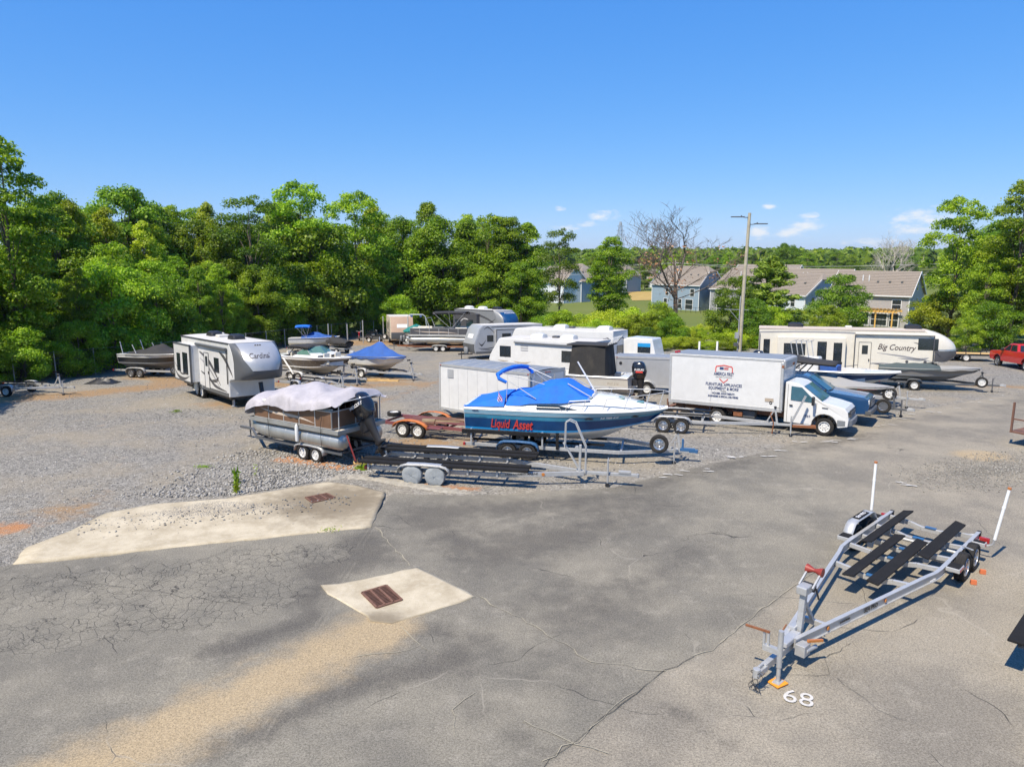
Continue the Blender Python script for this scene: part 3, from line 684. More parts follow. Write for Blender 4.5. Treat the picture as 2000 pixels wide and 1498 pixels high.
def build_ground():
    # terrain out to the horizon
    xs = np.concatenate([np.linspace(-3600, -160, 18), np.linspace(-150, 150, 76), np.linspace(160, 3600, 18)])
    ys = np.concatenate([np.linspace(-60, 240, 90), np.linspace(255, 4600, 46)])
    X, Y = np.meshgrid(xs, ys); Z = gzv(Y)
    lot = np.clip(np.minimum(np.minimum(X + 46, 56 - X), 97 - Y) / 3.0, 0, 1)
    Z = Z - .03 - .75 * lot + np.where(Y > 170, (fbm(X, Y, 420, 3) - .5) * np.clip((Y - 170) / 900, 0, 1) * 11, 0)
    me = np_mesh('ground', np.stack([X, Y, Z], -1).reshape(-1, 3), grid_faces(len(ys), len(xs)), grass_mat(), True)
    struct(link(bpy.data.objects.new('ground', me)))
    holes = [(-2.95, 14.93, .62), (-6.1, 21.55, .6)]
    # gravel yard
    xs = np.linspace(-46, 56, 330); ys = np.concatenate([np.linspace(1, 52, 210), np.linspace(52.4, 97, 80)])
    X, Y = np.meshgrid(xs, ys); B = yb(X); under = np.clip((B - Y) / .5 + .5, 0, 1)
    Z = gzv(Y) + (-.035) * under + (1 - under) * (.012 + .05 * (fbm(X, Y, 3.0, 5) - .5)) - .07 * ((X > -12.6) & (X < -3.9) & (Y > np.interp(X, [-12.6, -4], [16.4, 18.9])) & (Y < np.interp(X, [-12.4, -11.9, -11, -9, -7.4, -6.25, -5.1, -4], [17.6, 20.0, 20.75, 21.2, 22.2, 22.9, 22.5, 22.0]))) - .9 * np.clip((np.abs(X - 5) - 47.5) / 4, 0, 1)
    dirt = .75 * segd(X, Y, [(-34, 36.5), (-26, 41), (-22.5, 45), (-21, 52)], 2.6) + .55 * segd(X, Y, [(-26, 49), (-17, 46), (-11, 44.5), (-7, 46)], 2.2) + .8 * blob(X, Y, -9.2, 48, 3, 1.6) + .6 * blob(X, Y, -15.2, 37.8, 3.5, 2.4) + .9 * blob(X, Y, 6.8, 35.2, 3.2, 2.4)
    dirt += .8 * segd(X, Y, [(-20, 79), (-8, 79), (2, 74)], 6) + .55 * blob(X, Y, -3.5, 28.5, 4.5, 2.2) + .5 * segd(X, Y, [(24, 47), (33, 44)], 1.6) + .4 * blob(X, Y, -13.3, 20.5, 2.2, 2) + .4 * segd(X, Y, [(-40, 20), (-24, 27)], 5)
    red = .75 * blob(X, Y, -14.2, 19.0, 1.7, 1.2) + .8 * segd(X, Y, [(-8.6, 26.0), (-6.2, 24.9)], .9) + .55 * blob(X, Y, -5.2, 24.6, 1.6, .9) + .7 * segd(X, Y, [(-3.6, 22.95), (-1.2, 22.35)], .5) + .35 * blob(X, Y, -3.6, 28.3, 3, 1.3)
    red += .8 * blob(X, Y, 18.1, 26.4, 1.5, 1.0) * 0
    V = np.stack([X, Y, Z], -1).reshape(-1, 3); F = grid_faces(len(ys), len(xs)); C = V[F].mean(1)
    keep = np.ones(len(F), bool)
    for hx, hy, hr in holes: keep &= np.hypot(C[:, 0] - hx, C[:, 1] - hy) > hr
    me = np_mesh('gravel_yard', V, F[keep], gravel_mat(), True, {'dirt': dirt * 1.15 + .04 + .18 * segd(X, Y, [(-13, 22), (-17, 31), (-19.5, 38), (-16, 44)], .7) + .14 * segd(X, Y, [(-14.6, 22), (-18.8, 31), (-21.2, 38.5), (-18, 45)], .6) + .35 * segd(X, Y, [(-9, 33), (-7, 40), (-4, 50), (-3, 58)], 1.2) + .2 * fbm(X, Y, 7, 12), 'red': red * 1.15})
    struct(link(bpy.data.objects.new('gravel_yard', me)))
    # asphalt
    xs = np.concatenate([np.linspace(-30, -13, 70), np.linspace(-12.9, 20, 260), np.linspace(20.3, 66, 110)]); nv = 190
    X = np.repeat(xs[None, :], nv, 0); k = np.linspace(0, 1, nv)[:, None]
    edge = yb(X) + .16 * (vnoise(X, X * 0, .55, 2) - .5) + .25 * (vnoise(X, X * 0, 2.1, 4) - .5)
    Y = 1.0 + (edge - 1.0) * k; Z = gzv(Y) + .022 * (fbm(X, Y, 4.5, 8) - .5)
    seam = [(-1, 7.9), (.46, 9.51), (2.85, 12.03), (3.9, 12.73), (7.56, 16.41), (9.96, 18.7), (16, 24)]
    sy = np.interp(X, [p[0] for p in seam], [p[1] for p in seam]); right = np.clip((sy - Y) / .25 + .5, 0, 1) * (X > -1)
    light = .55 * right + .5 * np.clip((X - 6) / 8, 0, 1) * (1 - right) + .15
    tan = 1.15 * segd(X, Y, [(-2.75, 13.6), (-3.6, 12.6), (-4.6, 11.4), (-5.9, 9.9), (-7.5, 8.4)], 1.35) + .35 * segd(X, Y, [(-2.5, 14), (-2.7, 13.2)], .6) + .25 * blob(X, Y, 17.9, 26.6, 3, 2)
    tan += 1.3 * blob(X, Y, 18.1, 26.5, 1.5, 1.1) + .22 * segd(X, Y, [(6.2, 15.1), (7.56, 16.41), (10, 18.7)], .3)
    dark = 1.0 * segd(X, Y, [(-4.1, 18.2), (-3.6, 17.0), (-4.6, 16.2)], 1.1) + .95 * segd(X, Y, [(-5.6, 12.7), (-4.2, 13.9), (-4.6, 15.0)], .75) + .95 * segd(X, Y, [(-1.2, 12.2), (-2.6, 11.7), (-4.6, 10.0)], .75)
    dark += .72 * segd(X, Y, [(-2.6, 20.4), (0, 20.8), (3, 21.6), (6.5, 24.2), (9.5, 26.2)], 1.5) + .75 * segd(X, Y, [(11.8, 27.6), (15.5, 30.2)], 1.2) + .55 * segd(X, Y, [(-2.4, 19.5), (-.8, 17.2), (1.2, 18.4), (4.9, 21.0)], 1.5) + .6 * segd(X, Y, [(-1.8, 13.6), (-.8, 13.0)], .9)
    dark += .55 * segd(X, Y, [(2.6, 11.0), (4.1, 9.3)], .45) + .5 * segd(X, Y, [(-.5, 10.7), (1.0, 9.2), (.2, 10.2)], .8) + .5 * segd(X, Y, [(14.3, 23.8), (16.6, 24.6)], .8) + .4 * segd(X, Y, [(3.2, 15.6), (5.0, 17.8)], 1.2) + .45 * blob(X, Y, 1.6, 14.4, 2.2, 1.8) + .3 * blob(X, Y, .6, 11.8, 1.6, 1.3)
    dark += .45 * segd(X, Y, [(20, 33.5), (31, 40.5)], 1.2) + .50 * blob(X, Y, .8, 18.0, 6.5, 4.5) + .38 * blob(X, Y, 1.5, 13.2, 4.5, 3.5) + .3 * segd(X, Y, [(-12, 14.4), (-4.5, 16.4)], 1.0) + .3 * segd(X, Y, [(-11, 11.6), (-6, 13.0)], .9)
    allig = 1.3 * segd(X, Y, [(-16, 14.0), (-9, 15.6), (-4.6, 17.4)], 1.3) + 1.3 * segd(X, Y, [(-15, 11.4), (-9.5, 13.3), (-5.2, 15.0)], 1.1) + .25 * np.clip((-4.2 - X) / 2.5, 0, 1)
    V = np.stack([X, Y, Z], -1).reshape(-1, 3); F = grid_faces(nv, len(xs)); C = V[F].mean(1); keep = np.hypot(C[:, 0] + 2.95, C[:, 1] - 14.93) > .62
    keep &= ~((C[:, 0] < -4.3) & (C[:, 0] > -8) & (C[:, 1] > 19.2))
    me = np_mesh('asphalt_drive', V, F[keep], asphalt_mat(), True, {'light': light, 'tan': tan, 'dark': dark, 'allig': allig})
    asph = struct(link(bpy.data.objects.new('asphalt_drive', me)))
    # open seam and a few open cracks, as thin ragged strips
    rr = random.Random(3); cm = M('crack', (.055, .05, .038), .95, var=.3); cs = M('crack_silt', (.30, .27, .20), .95, var=.2)
    def crack(P, w, mat, jit=.05, weed=False):
        pts = []
        for a, b in zip(P, P[1:]):
            n = max(2, int(math.hypot(b[0] - a[0], b[1] - a[1]) / .22))
            for i in range(n): pts.append((a[0] + (b[0] - a[0]) * i / n + rr.uniform(-jit, jit), a[1] + (b[1] - a[1]) * i / n + rr.uniform(-jit, jit)))
        pts.append(P[-1]); rows = []
        for i, p in enumerate(pts):
            q = pts[min(i + 1, len(pts) - 1)]; o = pts[max(i - 1, 0)]; d = Vector((q[0] - o[0], q[1] - o[1])).normalized(); ww = w * rr.uniform(.25, 1.2)
            z = gz(p[1]) + .0165; rows.append([(p[0] - d.y * ww, p[1] + d.x * ww, z), (p[0] + d.y * ww, p[1] - d.x * ww, z)])
        MB().grid(rows).build('crack', mat, asph)
    crack([(.2, 9.2), (.46, 9.51), (1.54, 10.7), (2.85, 12.03), (3.5, 12.5)], .0055, cm, .035); crack([(.5, 9.6), (1.5, 10.62), (2.2, 11.4)], .009, cs, .06)
    crack([(3.5, 12.5), (3.9, 12.73), (5.31, 14.24), (7.56, 16.41)], .012, cs, .03)
    crack([(-3.84, 19.08), (-3.2, 17.8), (-2.54, 16.56)], .014, cs, .05); crack([(-.81, 14.94), (.32, 13.81), (1.46, 12.37), (2.85, 12.03)], .012, cs, .06)
    crack([(-2.3, 13.6), (-1.82, 12.91), (-2.0, 12.73), (-2.98, 12.5)], .010, cs, .03); crack([(-1.8, 12.85), (-1.4, 12.6)], .008, cs, .03)
    crack([(6.7, 13.0), (6.0, 12.4), (5.8, 11.9), (5.0, 11.9)], .005, cm, .04); crack([(8.6, 13.9), (7.8, 13.4), (6.7, 13.6)], .005, cm, .04)
    crack([(-.6, 11.4), (-1.0, 10.9), (-.9, 10.2)], .008, cs, .05); crack([(.2, 10.6), (1.0, 10.0), (1.5, 9.8)], .009, cs, .05)
    crack([(5.9, 11.8), (6.2, 10.9), (6.8, 10.3)], .004, cm, .03)
    for P in ([(-7.3, 17.9), (-7.6, 17.2), (-8.2, 16.5), (-8.0, 15.9), (-8.7, 15.2)], [(-9.6, 17.2), (-9.9, 16.4), (-9.3, 15.8)], [(-6.0, 18.2), (-6.3, 17.4), (-5.7, 16.8)], [(-11, 16.6), (-10.4, 15.7), (-8.9, 15.3), (-7.2, 14.9), (-5.8, 14.6)], [(-9.9, 13.9), (-8.2, 13.4), (-6.6, 13.6)]): crack(P, .0045, cm, .09)
    # concrete aprons round the drains (sheet with a real opening)
    cmat = concrete_mat()
    def apron(name, outer, hole, thick, stain_c, stain_r, grit):
        n = len(outer); hc = Vector((sum(p[0] for p in hole) / 4, sum(p[1] for p in hole) / 4))
        # radial fans: every outer point joined to its nearest point on the hole outline
        dens = []
        for a, b in zip(outer, outer[1:] + outer[:1]):
            L = max(1, int(math.hypot(b[0] - a[0], b[1] - a[1]) / .3)); dens += [(a[0] + (b[0] - a[0]) * i / L, a[1] + (b[1] - a[1]) * i / L) for i in range(L)]
        def onhole(p):
            d = Vector(p) - hc; best = None
            for a, b in zip(hole, hole[1:] + hole[:1]):
                a = Vector(a); b = Vector(b); e = b - a; den = d.x * e.y - d.y * e.x
                if abs(den) < 1e-9: continue
                w = a - hc; t = (w.x * e.y - w.y * e.x) / den; u = (w.x * d.y - w.y * d.x) / den
                if t > 0 and -1e-6 <= u <= 1 + 1e-6: best = hc + d * t
            return best if best is not None else hc
        for h in hole:   # the hole's own corners get a ray too
            d = Vector(h) - hc; ang = math.atan2(d.y, d.x); i = min(range(len(dens)), key=lambda i: abs((math.atan2(dens[i][1] - hc.y, dens[i][0] - hc.x) - ang + math.pi) % (2 * math.pi) - math.pi))
            r = math.hypot(dens[i][0] - hc.x, dens[i][1] - hc.y); dens[i] = (hc.x + r * math.cos(ang), hc.y + r * math.sin(ang))
        m = len(dens); K = 14; V = []
        for k in range(K + 1):
            for p in dens:
                h = onhole(p); f = (k / K); jj = .03 if k == K else 0
                x = h.x + (p[0] - h.x) * f + rr.uniform(-jj, jj); y = h.y + (p[1] - h.y) * f + rr.uniform(-jj, jj)
                V.append((x, y, gz(y) + .024 - .02 * (1 - f) ** 2))
        for p in dens: V.append((p[0], p[1], gz(p[1]) - .05))
        F = [(k * m + j, k * m + (j + 1) % m, (k + 1) * m + (j + 1) % m, (k + 1) * m + j) for k in range(K + 1) for j in range(m)]
        V = np.array(V); st = blob(V[:, 0], V[:, 1], *stain_c, stain_r, stain_r * .8) * 1.1 + .12; gr = grit(V[:, 0], V[:, 1])
        return struct(link(bpy.data.objects.new(name, np_mesh(name, V, F, cmat, False, {'stain': st, 'grit': gr}))))
    pad_hole = [(-3.42, 15.10), (-2.93, 15.46), (-2.46, 14.76), (-2.95, 14.40)]
    apron('concrete_pad', [(-4.49, 15.32), (-4.07, 15.52), (-3.2, 15.95), (-2.34, 16.45), (-1.57, 15.71), (-.81, 14.94), (-1.5, 14.4), (-2.12, 14.05), (-2.5, 13.72), (-2.85, 13.85), (-3.35, 14.28), (-3.9, 14.8)], pad_hole, .03, (-2.7, 13.7), .9, lambda x, y: x * 0)
    in_hole = [(-6.55, 21.55), (-5.98, 21.95), (-5.62, 21.55), (-6.2, 21.08)]
    apron('concrete_apron', [(-12.42, 16.64), (-8.47, 17.78), (-3.99, 19.1), (-4.1, 22.05), (-5.12, 22.75), (-6.25, 23.15), (-7.42, 22.45), (-9.05, 21.45), (-11.08, 20.97), (-12.1, 20.2), (-12.3, 18.8), (-12.8, 17.6)], in_hole, .03, (-5.6, 21.2), 3.4,
          lambda x, y: .9 * blob(x, y, -9.2, 20.6, 1.6, 1.0) + .55 * segd(x, y, [(-12.4, 19.3), (-9, 20.6), (-6.5, 20.9)], .9) + .12)
    def grate(label, hole, bars, cols):
        c = Vector((sum(p[0] for p in hole) / 4, sum(p[1] for p in hole) / 4)); t = thing('storm_drain_grate', label, 'drain grate', c.x, c.y, 0, tilt=False)
        q = [Vector((p[0] - c.x, p[1] - c.y, .012)) for p in hole]; P = lambda u, v: (q[0].lerp(q[1], u)).lerp(q[3].lerp(q[2], u), v)
        m = MB()
        for a, b in ((0, 1), (1, 2), (2, 3), (3, 0)): m.bar(q[a], q[b], .05, .05)
        m.build('grate_frame', 'rust_brown', t)
        for i in range(1, cols): MB().bar(P(i / cols, 0), P(i / cols, 1), .045, .05).build('cross_bar', 'rust_brown', t)
        for i in range(bars):
            v = (i + .7) / (bars + .4); MB().bar(P(.02, v), P(.98, v), .020, .045).build('bar', 'rust_brown', t)
        pit = MB(); q2 = [p + Vector((0, 0, -.02)) for p in q]; lo = [p + Vector((0, 0, -.5)) for p in q]
        pit.grid([q2, lo], True); pit.add(lo, [(0, 1, 2, 3)]); pit.build('catch_basin', M('pit', (.10, .085, .07), .95), t); return t
    grate('rusty slotted drain grate set in the concrete pad in the asphalt', pad_hole, 13, 3)
    grate('rusty slotted drain grate in the long concrete apron beside the gravel', in_hole, 12, 3)
    # broken concrete kerb round the gravel corner
    kp = [(-6.6, 23.35), (-5.73, 23.75), (-4.75, 23.55), (-3.8, 23.05), (-2.9, 22.55), (-1.9, 22.2), (-1.1, 21.95)]; rows = []; pts = []
    for a, b in zip(kp, kp[1:]): pts += [(a[0] + (b[0] - a[0]) * i / 9, a[1] + (b[1] - a[1]) * i / 9) for i in range(9)]
    for i, p in enumerate(pts):
        q = pts[min(i + 1, len(pts) - 1)]; o = pts[max(i - 1, 0)]; d = Vector((q[0] - o[0], q[1] - o[1])).normalized(); row = []
        e = min(1, i / 6, (len(pts) - 1 - i) / 10)
        for v, h in ((-.30, -.05), (-.27, .03), (-.16, .07), (0, .08), (.14, .06), (.25, .03), (.29, -.05)):
            j = rr.uniform(-.035, .035); row.append((p[0] - d.y * (v * (.35 + .65 * e) + j), p[1] + d.x * (v * (.35 + .65 * e) + j), gz(p[1]) + (h * e if h > 0 else h) + (rr.uniform(-.035, .03) if h > 0 else 0)))
        rows.append(row)
    struct(MB().grid(rows).build('kerb', M('kerb_concrete', (.31, .285, .235), .95, var=.2, scale=6, bump=.8, bscale=30, dirt=.4), None))
    # white paint on the asphalt and gravel edge
    num = thing('bay_number', 'white painted bay number 68 under the aluminium trailer jack', 'road marking', 5.05, 11.2, 0, tilt=False)
    text(num, '68', .56, (-.08, -.02, .02), (math.cos(R(-24)), math.sin(R(-24)), 0), (math.sin(R(24)), math.cos(R(24)), 0), 'paint_white', bold=.0, sx=.95)
    marks = [(6.88, 24.52), (6.05, 24.1), (9.68, 26.51), (8.54, 26.02), (12.74, 28.59), (11.9, 28.6), (15.0, 30.5), (16.7, 31.8), (18.9, 33.6), (21.4, 35.4), (23.5, 36.6), (25.5, 38.5), (5.17, 23.8), (26.9, 38.9), (10.4, 27.0), (14.2, 29.2), (13.4, 28.6), (20.2, 34.9), (17.4, 32.0), (13.1, 22.9), (12.6, 18.3)]
    for i, (x, y) in enumerate(marks):
        m = MB()
        for k in range(rr.choice((1, 2, 3))):
            a = rr.uniform(-.7, .2); L = rr.uniform(.10, .26); cx, cy = x + rr.uniform(-.3, .3), y + rr.uniform(-.25, .25); w = rr.uniform(.03, .06); n = 9; P = []
            for j in range(n):
                t = 2 * math.pi * j / n; u = L * math.cos(t) * rr.uniform(.75, 1.1); v = w * math.sin(t) * rr.uniform(.5, 1.5)
                P.append((cx + u * math.cos(a) - v * math.sin(a), cy + u * math.sin(a) + v * math.cos(a)))
            m.add([(px, py, gz(py) + .045) for px, py in P], [tuple(range(n))])
        struct(m.build('paint_mark', 'paint_white'))
build_ground()

def stones(name, P, rmin, rmax, seed, cols, flat=.6):
    """loose stones, one small faceted solid each"""
    rs = np.random.RandomState(seed); n = len(P); r = rmin + (rmax - rmin) * rs.rand(n) ** 2.2
    base = np.array([[1, 0, 0], [-1, 0, 0], [0, 1, 0], [0, -1, 0], [0, 0, 1], [0, 0, -1]], float)
    V = base[None] * (r[:, None, None] * (.65 + .7 * rs.rand(n, 6, 1))); V[:, :, 2] *= flat
    a = rs.rand(n) * 6.28; c, s = np.cos(a)[:, None], np.sin(a)[:, None]; x = V[:, :, 0] * c - V[:, :, 1] * s; y = V[:, :, 0] * s + V[:, :, 1] * c
    V[:, :, 0] = x + P[:, None, 0]; V[:, :, 1] = y + P[:, None, 1]; V[:, :, 2] += P[:, None, 2] + (r * flat * .35)[:, None]
    f = np.array([[0, 2, 4], [2, 1, 4], [1, 3, 4], [3, 0, 4], [2, 0, 5], [1, 2, 5], [3, 1, 5], [0, 3, 5]])
    F = (np.arange(n)[:, None, None] * 6 + f[None]).reshape(-1, 3)
    s = NT(name); v = s.attr('tone'); col = s.mix(v, cols[0], cols[1]); col = s.mix(s.rng(s.noise(9, 3), .5, .8, 0, .4), col, (.34, .29, .22)); s.done(col, .9, .2)
    me = np_mesh(name, V.reshape(-1, 3), F, s.m, False, {'tone': np.repeat(rs.rand(n), 6)})
    o = link(bpy.data.objects.new(name, me)); o['kind'] = 'stuff'; return o
def build_stones():
    rs = np.random.RandomState(11)
    n = 8000; t = rs.rand(n); u = rs.rand(n)
    x = -11.2 + 7.0 * t + rs.randn(n) * .5; yl = np.interp(x, [-12, -9, -7.4, -6.2, -4.5], [21.3, 21.6, 22.6, 23.3, 23.9]); y = yl + (6.5 - 4.2 * np.abs(t - .4)) * u ** 2.0 + .12 + np.abs(rs.randn(n)) * .2
    P = np.stack([x, y, gzv(y) + .0 + .03 * fbm(x, y, .8, 3)], -1); stones('crushed_stone', P, .015, .078, 5, ((.13, .126, .118), (.38, .365, .33)))
    n = 26000; y = 17 + 33 * rs.rand(n) ** 1.2; x = -1.0 * y * .72 + rs.rand(n) * (y * .72 + y * .75); ok = (y > yb(x) + .15) & ~((x > -12.8) & (x < -4) & (y < np.interp(x, [-12.8, -12.1, -9, -7.4, -6.2, -4], [17, 20.3, 21.5, 22.5, 23.2, 22.2])))
    x, y = x[ok], y[ok]; P = np.stack([x, y, gzv(y) + .005], -1); stones('loose_gravel', P, .012, .05, 6, ((.09, .088, .083), (.46, .44, .40)))
    n = 5200; a = rs.rand(n) * 6.283; r = rs.rand(n) ** .7; x = 17.6 + 4.2 * r * np.cos(a) + rs.randn(n) * .3; y = 24.6 + 1.9 * r * np.sin(a) + .35 * (x - 17.6) + rs.randn(n) * .2; stones('gravel_patch', np.stack([x, y, gzv(y) + .012], -1), .010, .036, 9, ((.14, .135, .12), (.40, .38, .33)))
    n = 420; x = -12.2 + 7.2 * rs.rand(n); y = np.interp(x, [-12.5, -4], [18.9, 21.6]) + .9 * rs.randn(n) * .5; P = np.stack([x, y, gzv(y) + .022], -1); ok = (y < np.interp(x, [-12.6, -9, -6.2, -4], [19.8, 21.3, 22.9, 22])) & (y > np.interp(x, [-12.4, -4], [16.7, 19.2])); stones('spilled_gravel', P[ok], .012, .045, 7, ((.09, .09, .095), (.3, .3, .29)))
build_stones()

# ------------------------------------------------------------------ vegetation
def leaf_mat(name, dark, mid, light, trans=.42):
    m = bpy.data.materials.new(name); m.use_nodes = True; t = m.node_tree; N = t.nodes; Lk = t.links; b = N['Principled BSDF']; out = N['Material Output']
    at = N.new('ShaderNodeAttribute'); at.attribute_name = 'lv'; oi = N.new('ShaderNodeObjectInfo')
    cr = N.new('ShaderNodeValToRGB'); e = cr.color_ramp.elements; e[0].position = .0; e[0].color = (*dark, 1); e[1].position = 1.0; e[1].color = (*light, 1); k = e.new(.5); k.color = (*mid, 1)
    Lk.new(at.outputs['Fac'], cr.inputs[0])
    hs = N.new('ShaderNodeHueSaturation')
    r1 = N.new('ShaderNodeMapRange'); r1.inputs['To Min'].default_value = .484; r1.inputs['To Max'].default_value = .516; Lk.new(oi.outputs['Random'], r1.inputs['Value'])
    ml = N.new('ShaderNodeMath'); ml.operation = 'MULTIPLY'; ml.inputs[1].default_value = 7.31; Lk.new(oi.outputs['Random'], ml.inputs[0]); fr = N.new('ShaderNodeMath'); fr.operation = 'FRACT'; Lk.new(ml.outputs[0], fr.inputs[0])
    r2 = N.new('ShaderNodeMapRange'); r2.inputs['To Min'].default_value = .68; r2.inputs['To Max'].default_value = 1.38; Lk.new(fr.outputs[0], r2.inputs['Value'])
    Lk.new(r1.outputs[0], hs.inputs['Hue']); Lk.new(r2.outputs[0], hs.inputs['Value']); Lk.new(cr.outputs[0], hs.inputs['Color'])
    Lk.new(hs.outputs[0], b.inputs['Base Color']); b.inputs['Roughness'].default_value = .48; b.inputs['Specular IOR Level'].default_value = .35
    tr = N.new('ShaderNodeBsdfTranslucent'); br = N.new('ShaderNodeMixRGB'); br.blend_type = 'MULTIPLY'; br.inputs[0].default_value = 1; br.inputs[2].default_value = (1.25, 1.35, .55, 1); Lk.new(hs.outputs[0], br.inputs[1]); Lk.new(br.outputs[0], tr.inputs[0])
    mx = N.new('ShaderNodeMixShader'); mx.inputs[0].default_value = trans; Lk.new(b.outputs[0], mx.inputs[1]); Lk.new(tr.outputs[0], mx.inputs[2]); Lk.new(mx.outputs[0], out.inputs['Surface']); return m
LEAF = leaf_mat('leaf', (.088, .165, .009), (.205, .325, .016), (.36, .47, .030))
LEAF_Y = leaf_mat('leaf_yellow', (.16, .225, .011), (.29, .375, .020), (.42, .48, .04))
LEAF_D = leaf_mat('leaf_dark', (.060, .122, .010), (.135, .230, .016), (.24, .345, .030))
NEEDLE = leaf_mat('needle', (.06, .115, .010), (.13, .21, .018), (.22, .30, .03), .3)

def leaves_mesh(name, C, D, size, mat, seed, tone, asp=.62, rand=.58, up=.34):
    """one rhombic leaf per point C with rough outward direction D"""
    rs = np.random.RandomState(seed); n = len(C)
    nr = D + np.array([0, 0, up]) + rs.randn(n, 3) * rand; nr /= np.linalg.norm(nr, axis=1)[:, None]
    a = np.cross(nr, rs.randn(n, 3)); a /= np.linalg.norm(a, axis=1)[:, None]; b = np.cross(nr, a)
    L = size * (.6 + .8 * rs.rand(n))[:, None]; f = nr * L * .16
    V = np.stack([C - a * L * .5, C + b * L * asp * .5 + f, C + a * L * .5, C - b * L * asp * .5 + f], 1).reshape(-1, 3)
    F = np.arange(4 * n).reshape(-1, 4); lv = np.clip(.5 + .28 * rs.randn(n) + tone, 0, 1)
    return np_mesh(name, V, F, mat, False, {'lv': np.repeat(lv, 4)})
def crown(seed, H, rad, zmin, nl, nleaf, lr, size, mat, gap=0.0, zpow=1.0):
    rs = np.random.RandomState(seed); cs = []; tries = 0
    while len(cs) < nl and tries < nl * 40:
        tries += 1; k = rs.rand() ** zpow; z = zmin + (H - zmin) * k; r = rad(k); a = rs.rand() * 6.283; q = r * (.35 + .65 * rs.rand() ** .5)
        c = np.array([q * math.cos(a), q * math.sin(a), z]); R_ = lr * (.65 + .7 * rs.rand()) * (.55 + .6 * min(1, r / rad(.4)))
        if gap and any(np.linalg.norm(c - d[0]) < gap * (R_ + d[1]) for d in cs): continue
        cs.append((c, R_))
    w = np.array([c[1] ** 2 for c in cs]); w /= w.sum(); C = []; D = []; T = []
    for (c, R_), ww in zip(cs, w):
        m = int(nleaf * ww) + 8; d = rs.randn(m, 3); d /= np.linalg.norm(d, axis=1)[:, None]; d[:, 2] = np.where(d[:, 2] < -.35, -d[:, 2], d[:, 2])
        p = c + d * np.array([1, 1, .72]) * R_ * (.45 + .62 * rs.rand(m) ** .6)[:, None]
        p += rs.randn(m, 3) * R_ * .13; C.append(p); D.append(d); T.append(np.full(m, rs.randn() * .16))
    C = np.concatenate(C); D = np.concatenate(D); T = np.concatenate(T); C[:, 2] = np.maximum(C[:, 2], .05)
    return leaves_mesh('crown', C, D, size, mat, seed, T), cs
def trunk(seed, H, r, cs, mat='bark', ztop=.85, lean=.03):
    rr = random.Random(seed); m = MB(); pts = []; n = 9
    for i in range(n + 1):
        k = i / n; pts.append((rr.uniform(-1, 1) * lean * H * k * .4, rr.uniform(-1, 1) * lean * H * k * .4, H * ztop * k))
    m.tube(pts, [r * (1 - .88 * i / n) * (1.35 if i == 0 else 1) for i in range(n + 1)], 8)
    for (c, R_) in rr.sample(cs, min(len(cs), 16)):
        z0 = max(.12 * H, c[2] * rr.uniform(.5, .8)); k = min(n, z0 / (H * ztop) * n); i = int(k); b = Vector(pts[min(i, n)]); b.z = min(z0, H * ztop * .97); e = Vector(c); mid = b.lerp(e, .5) + Vector((0, 0, .12 * (e - b).length))
        rb = r * (1 - .85 * i / n) * .45; m.tube([b, mid, e], [rb, rb * .6, rb * .2], 5)
    return m.mesh('trunk', mat, True, fix=False)
PROTO = {}
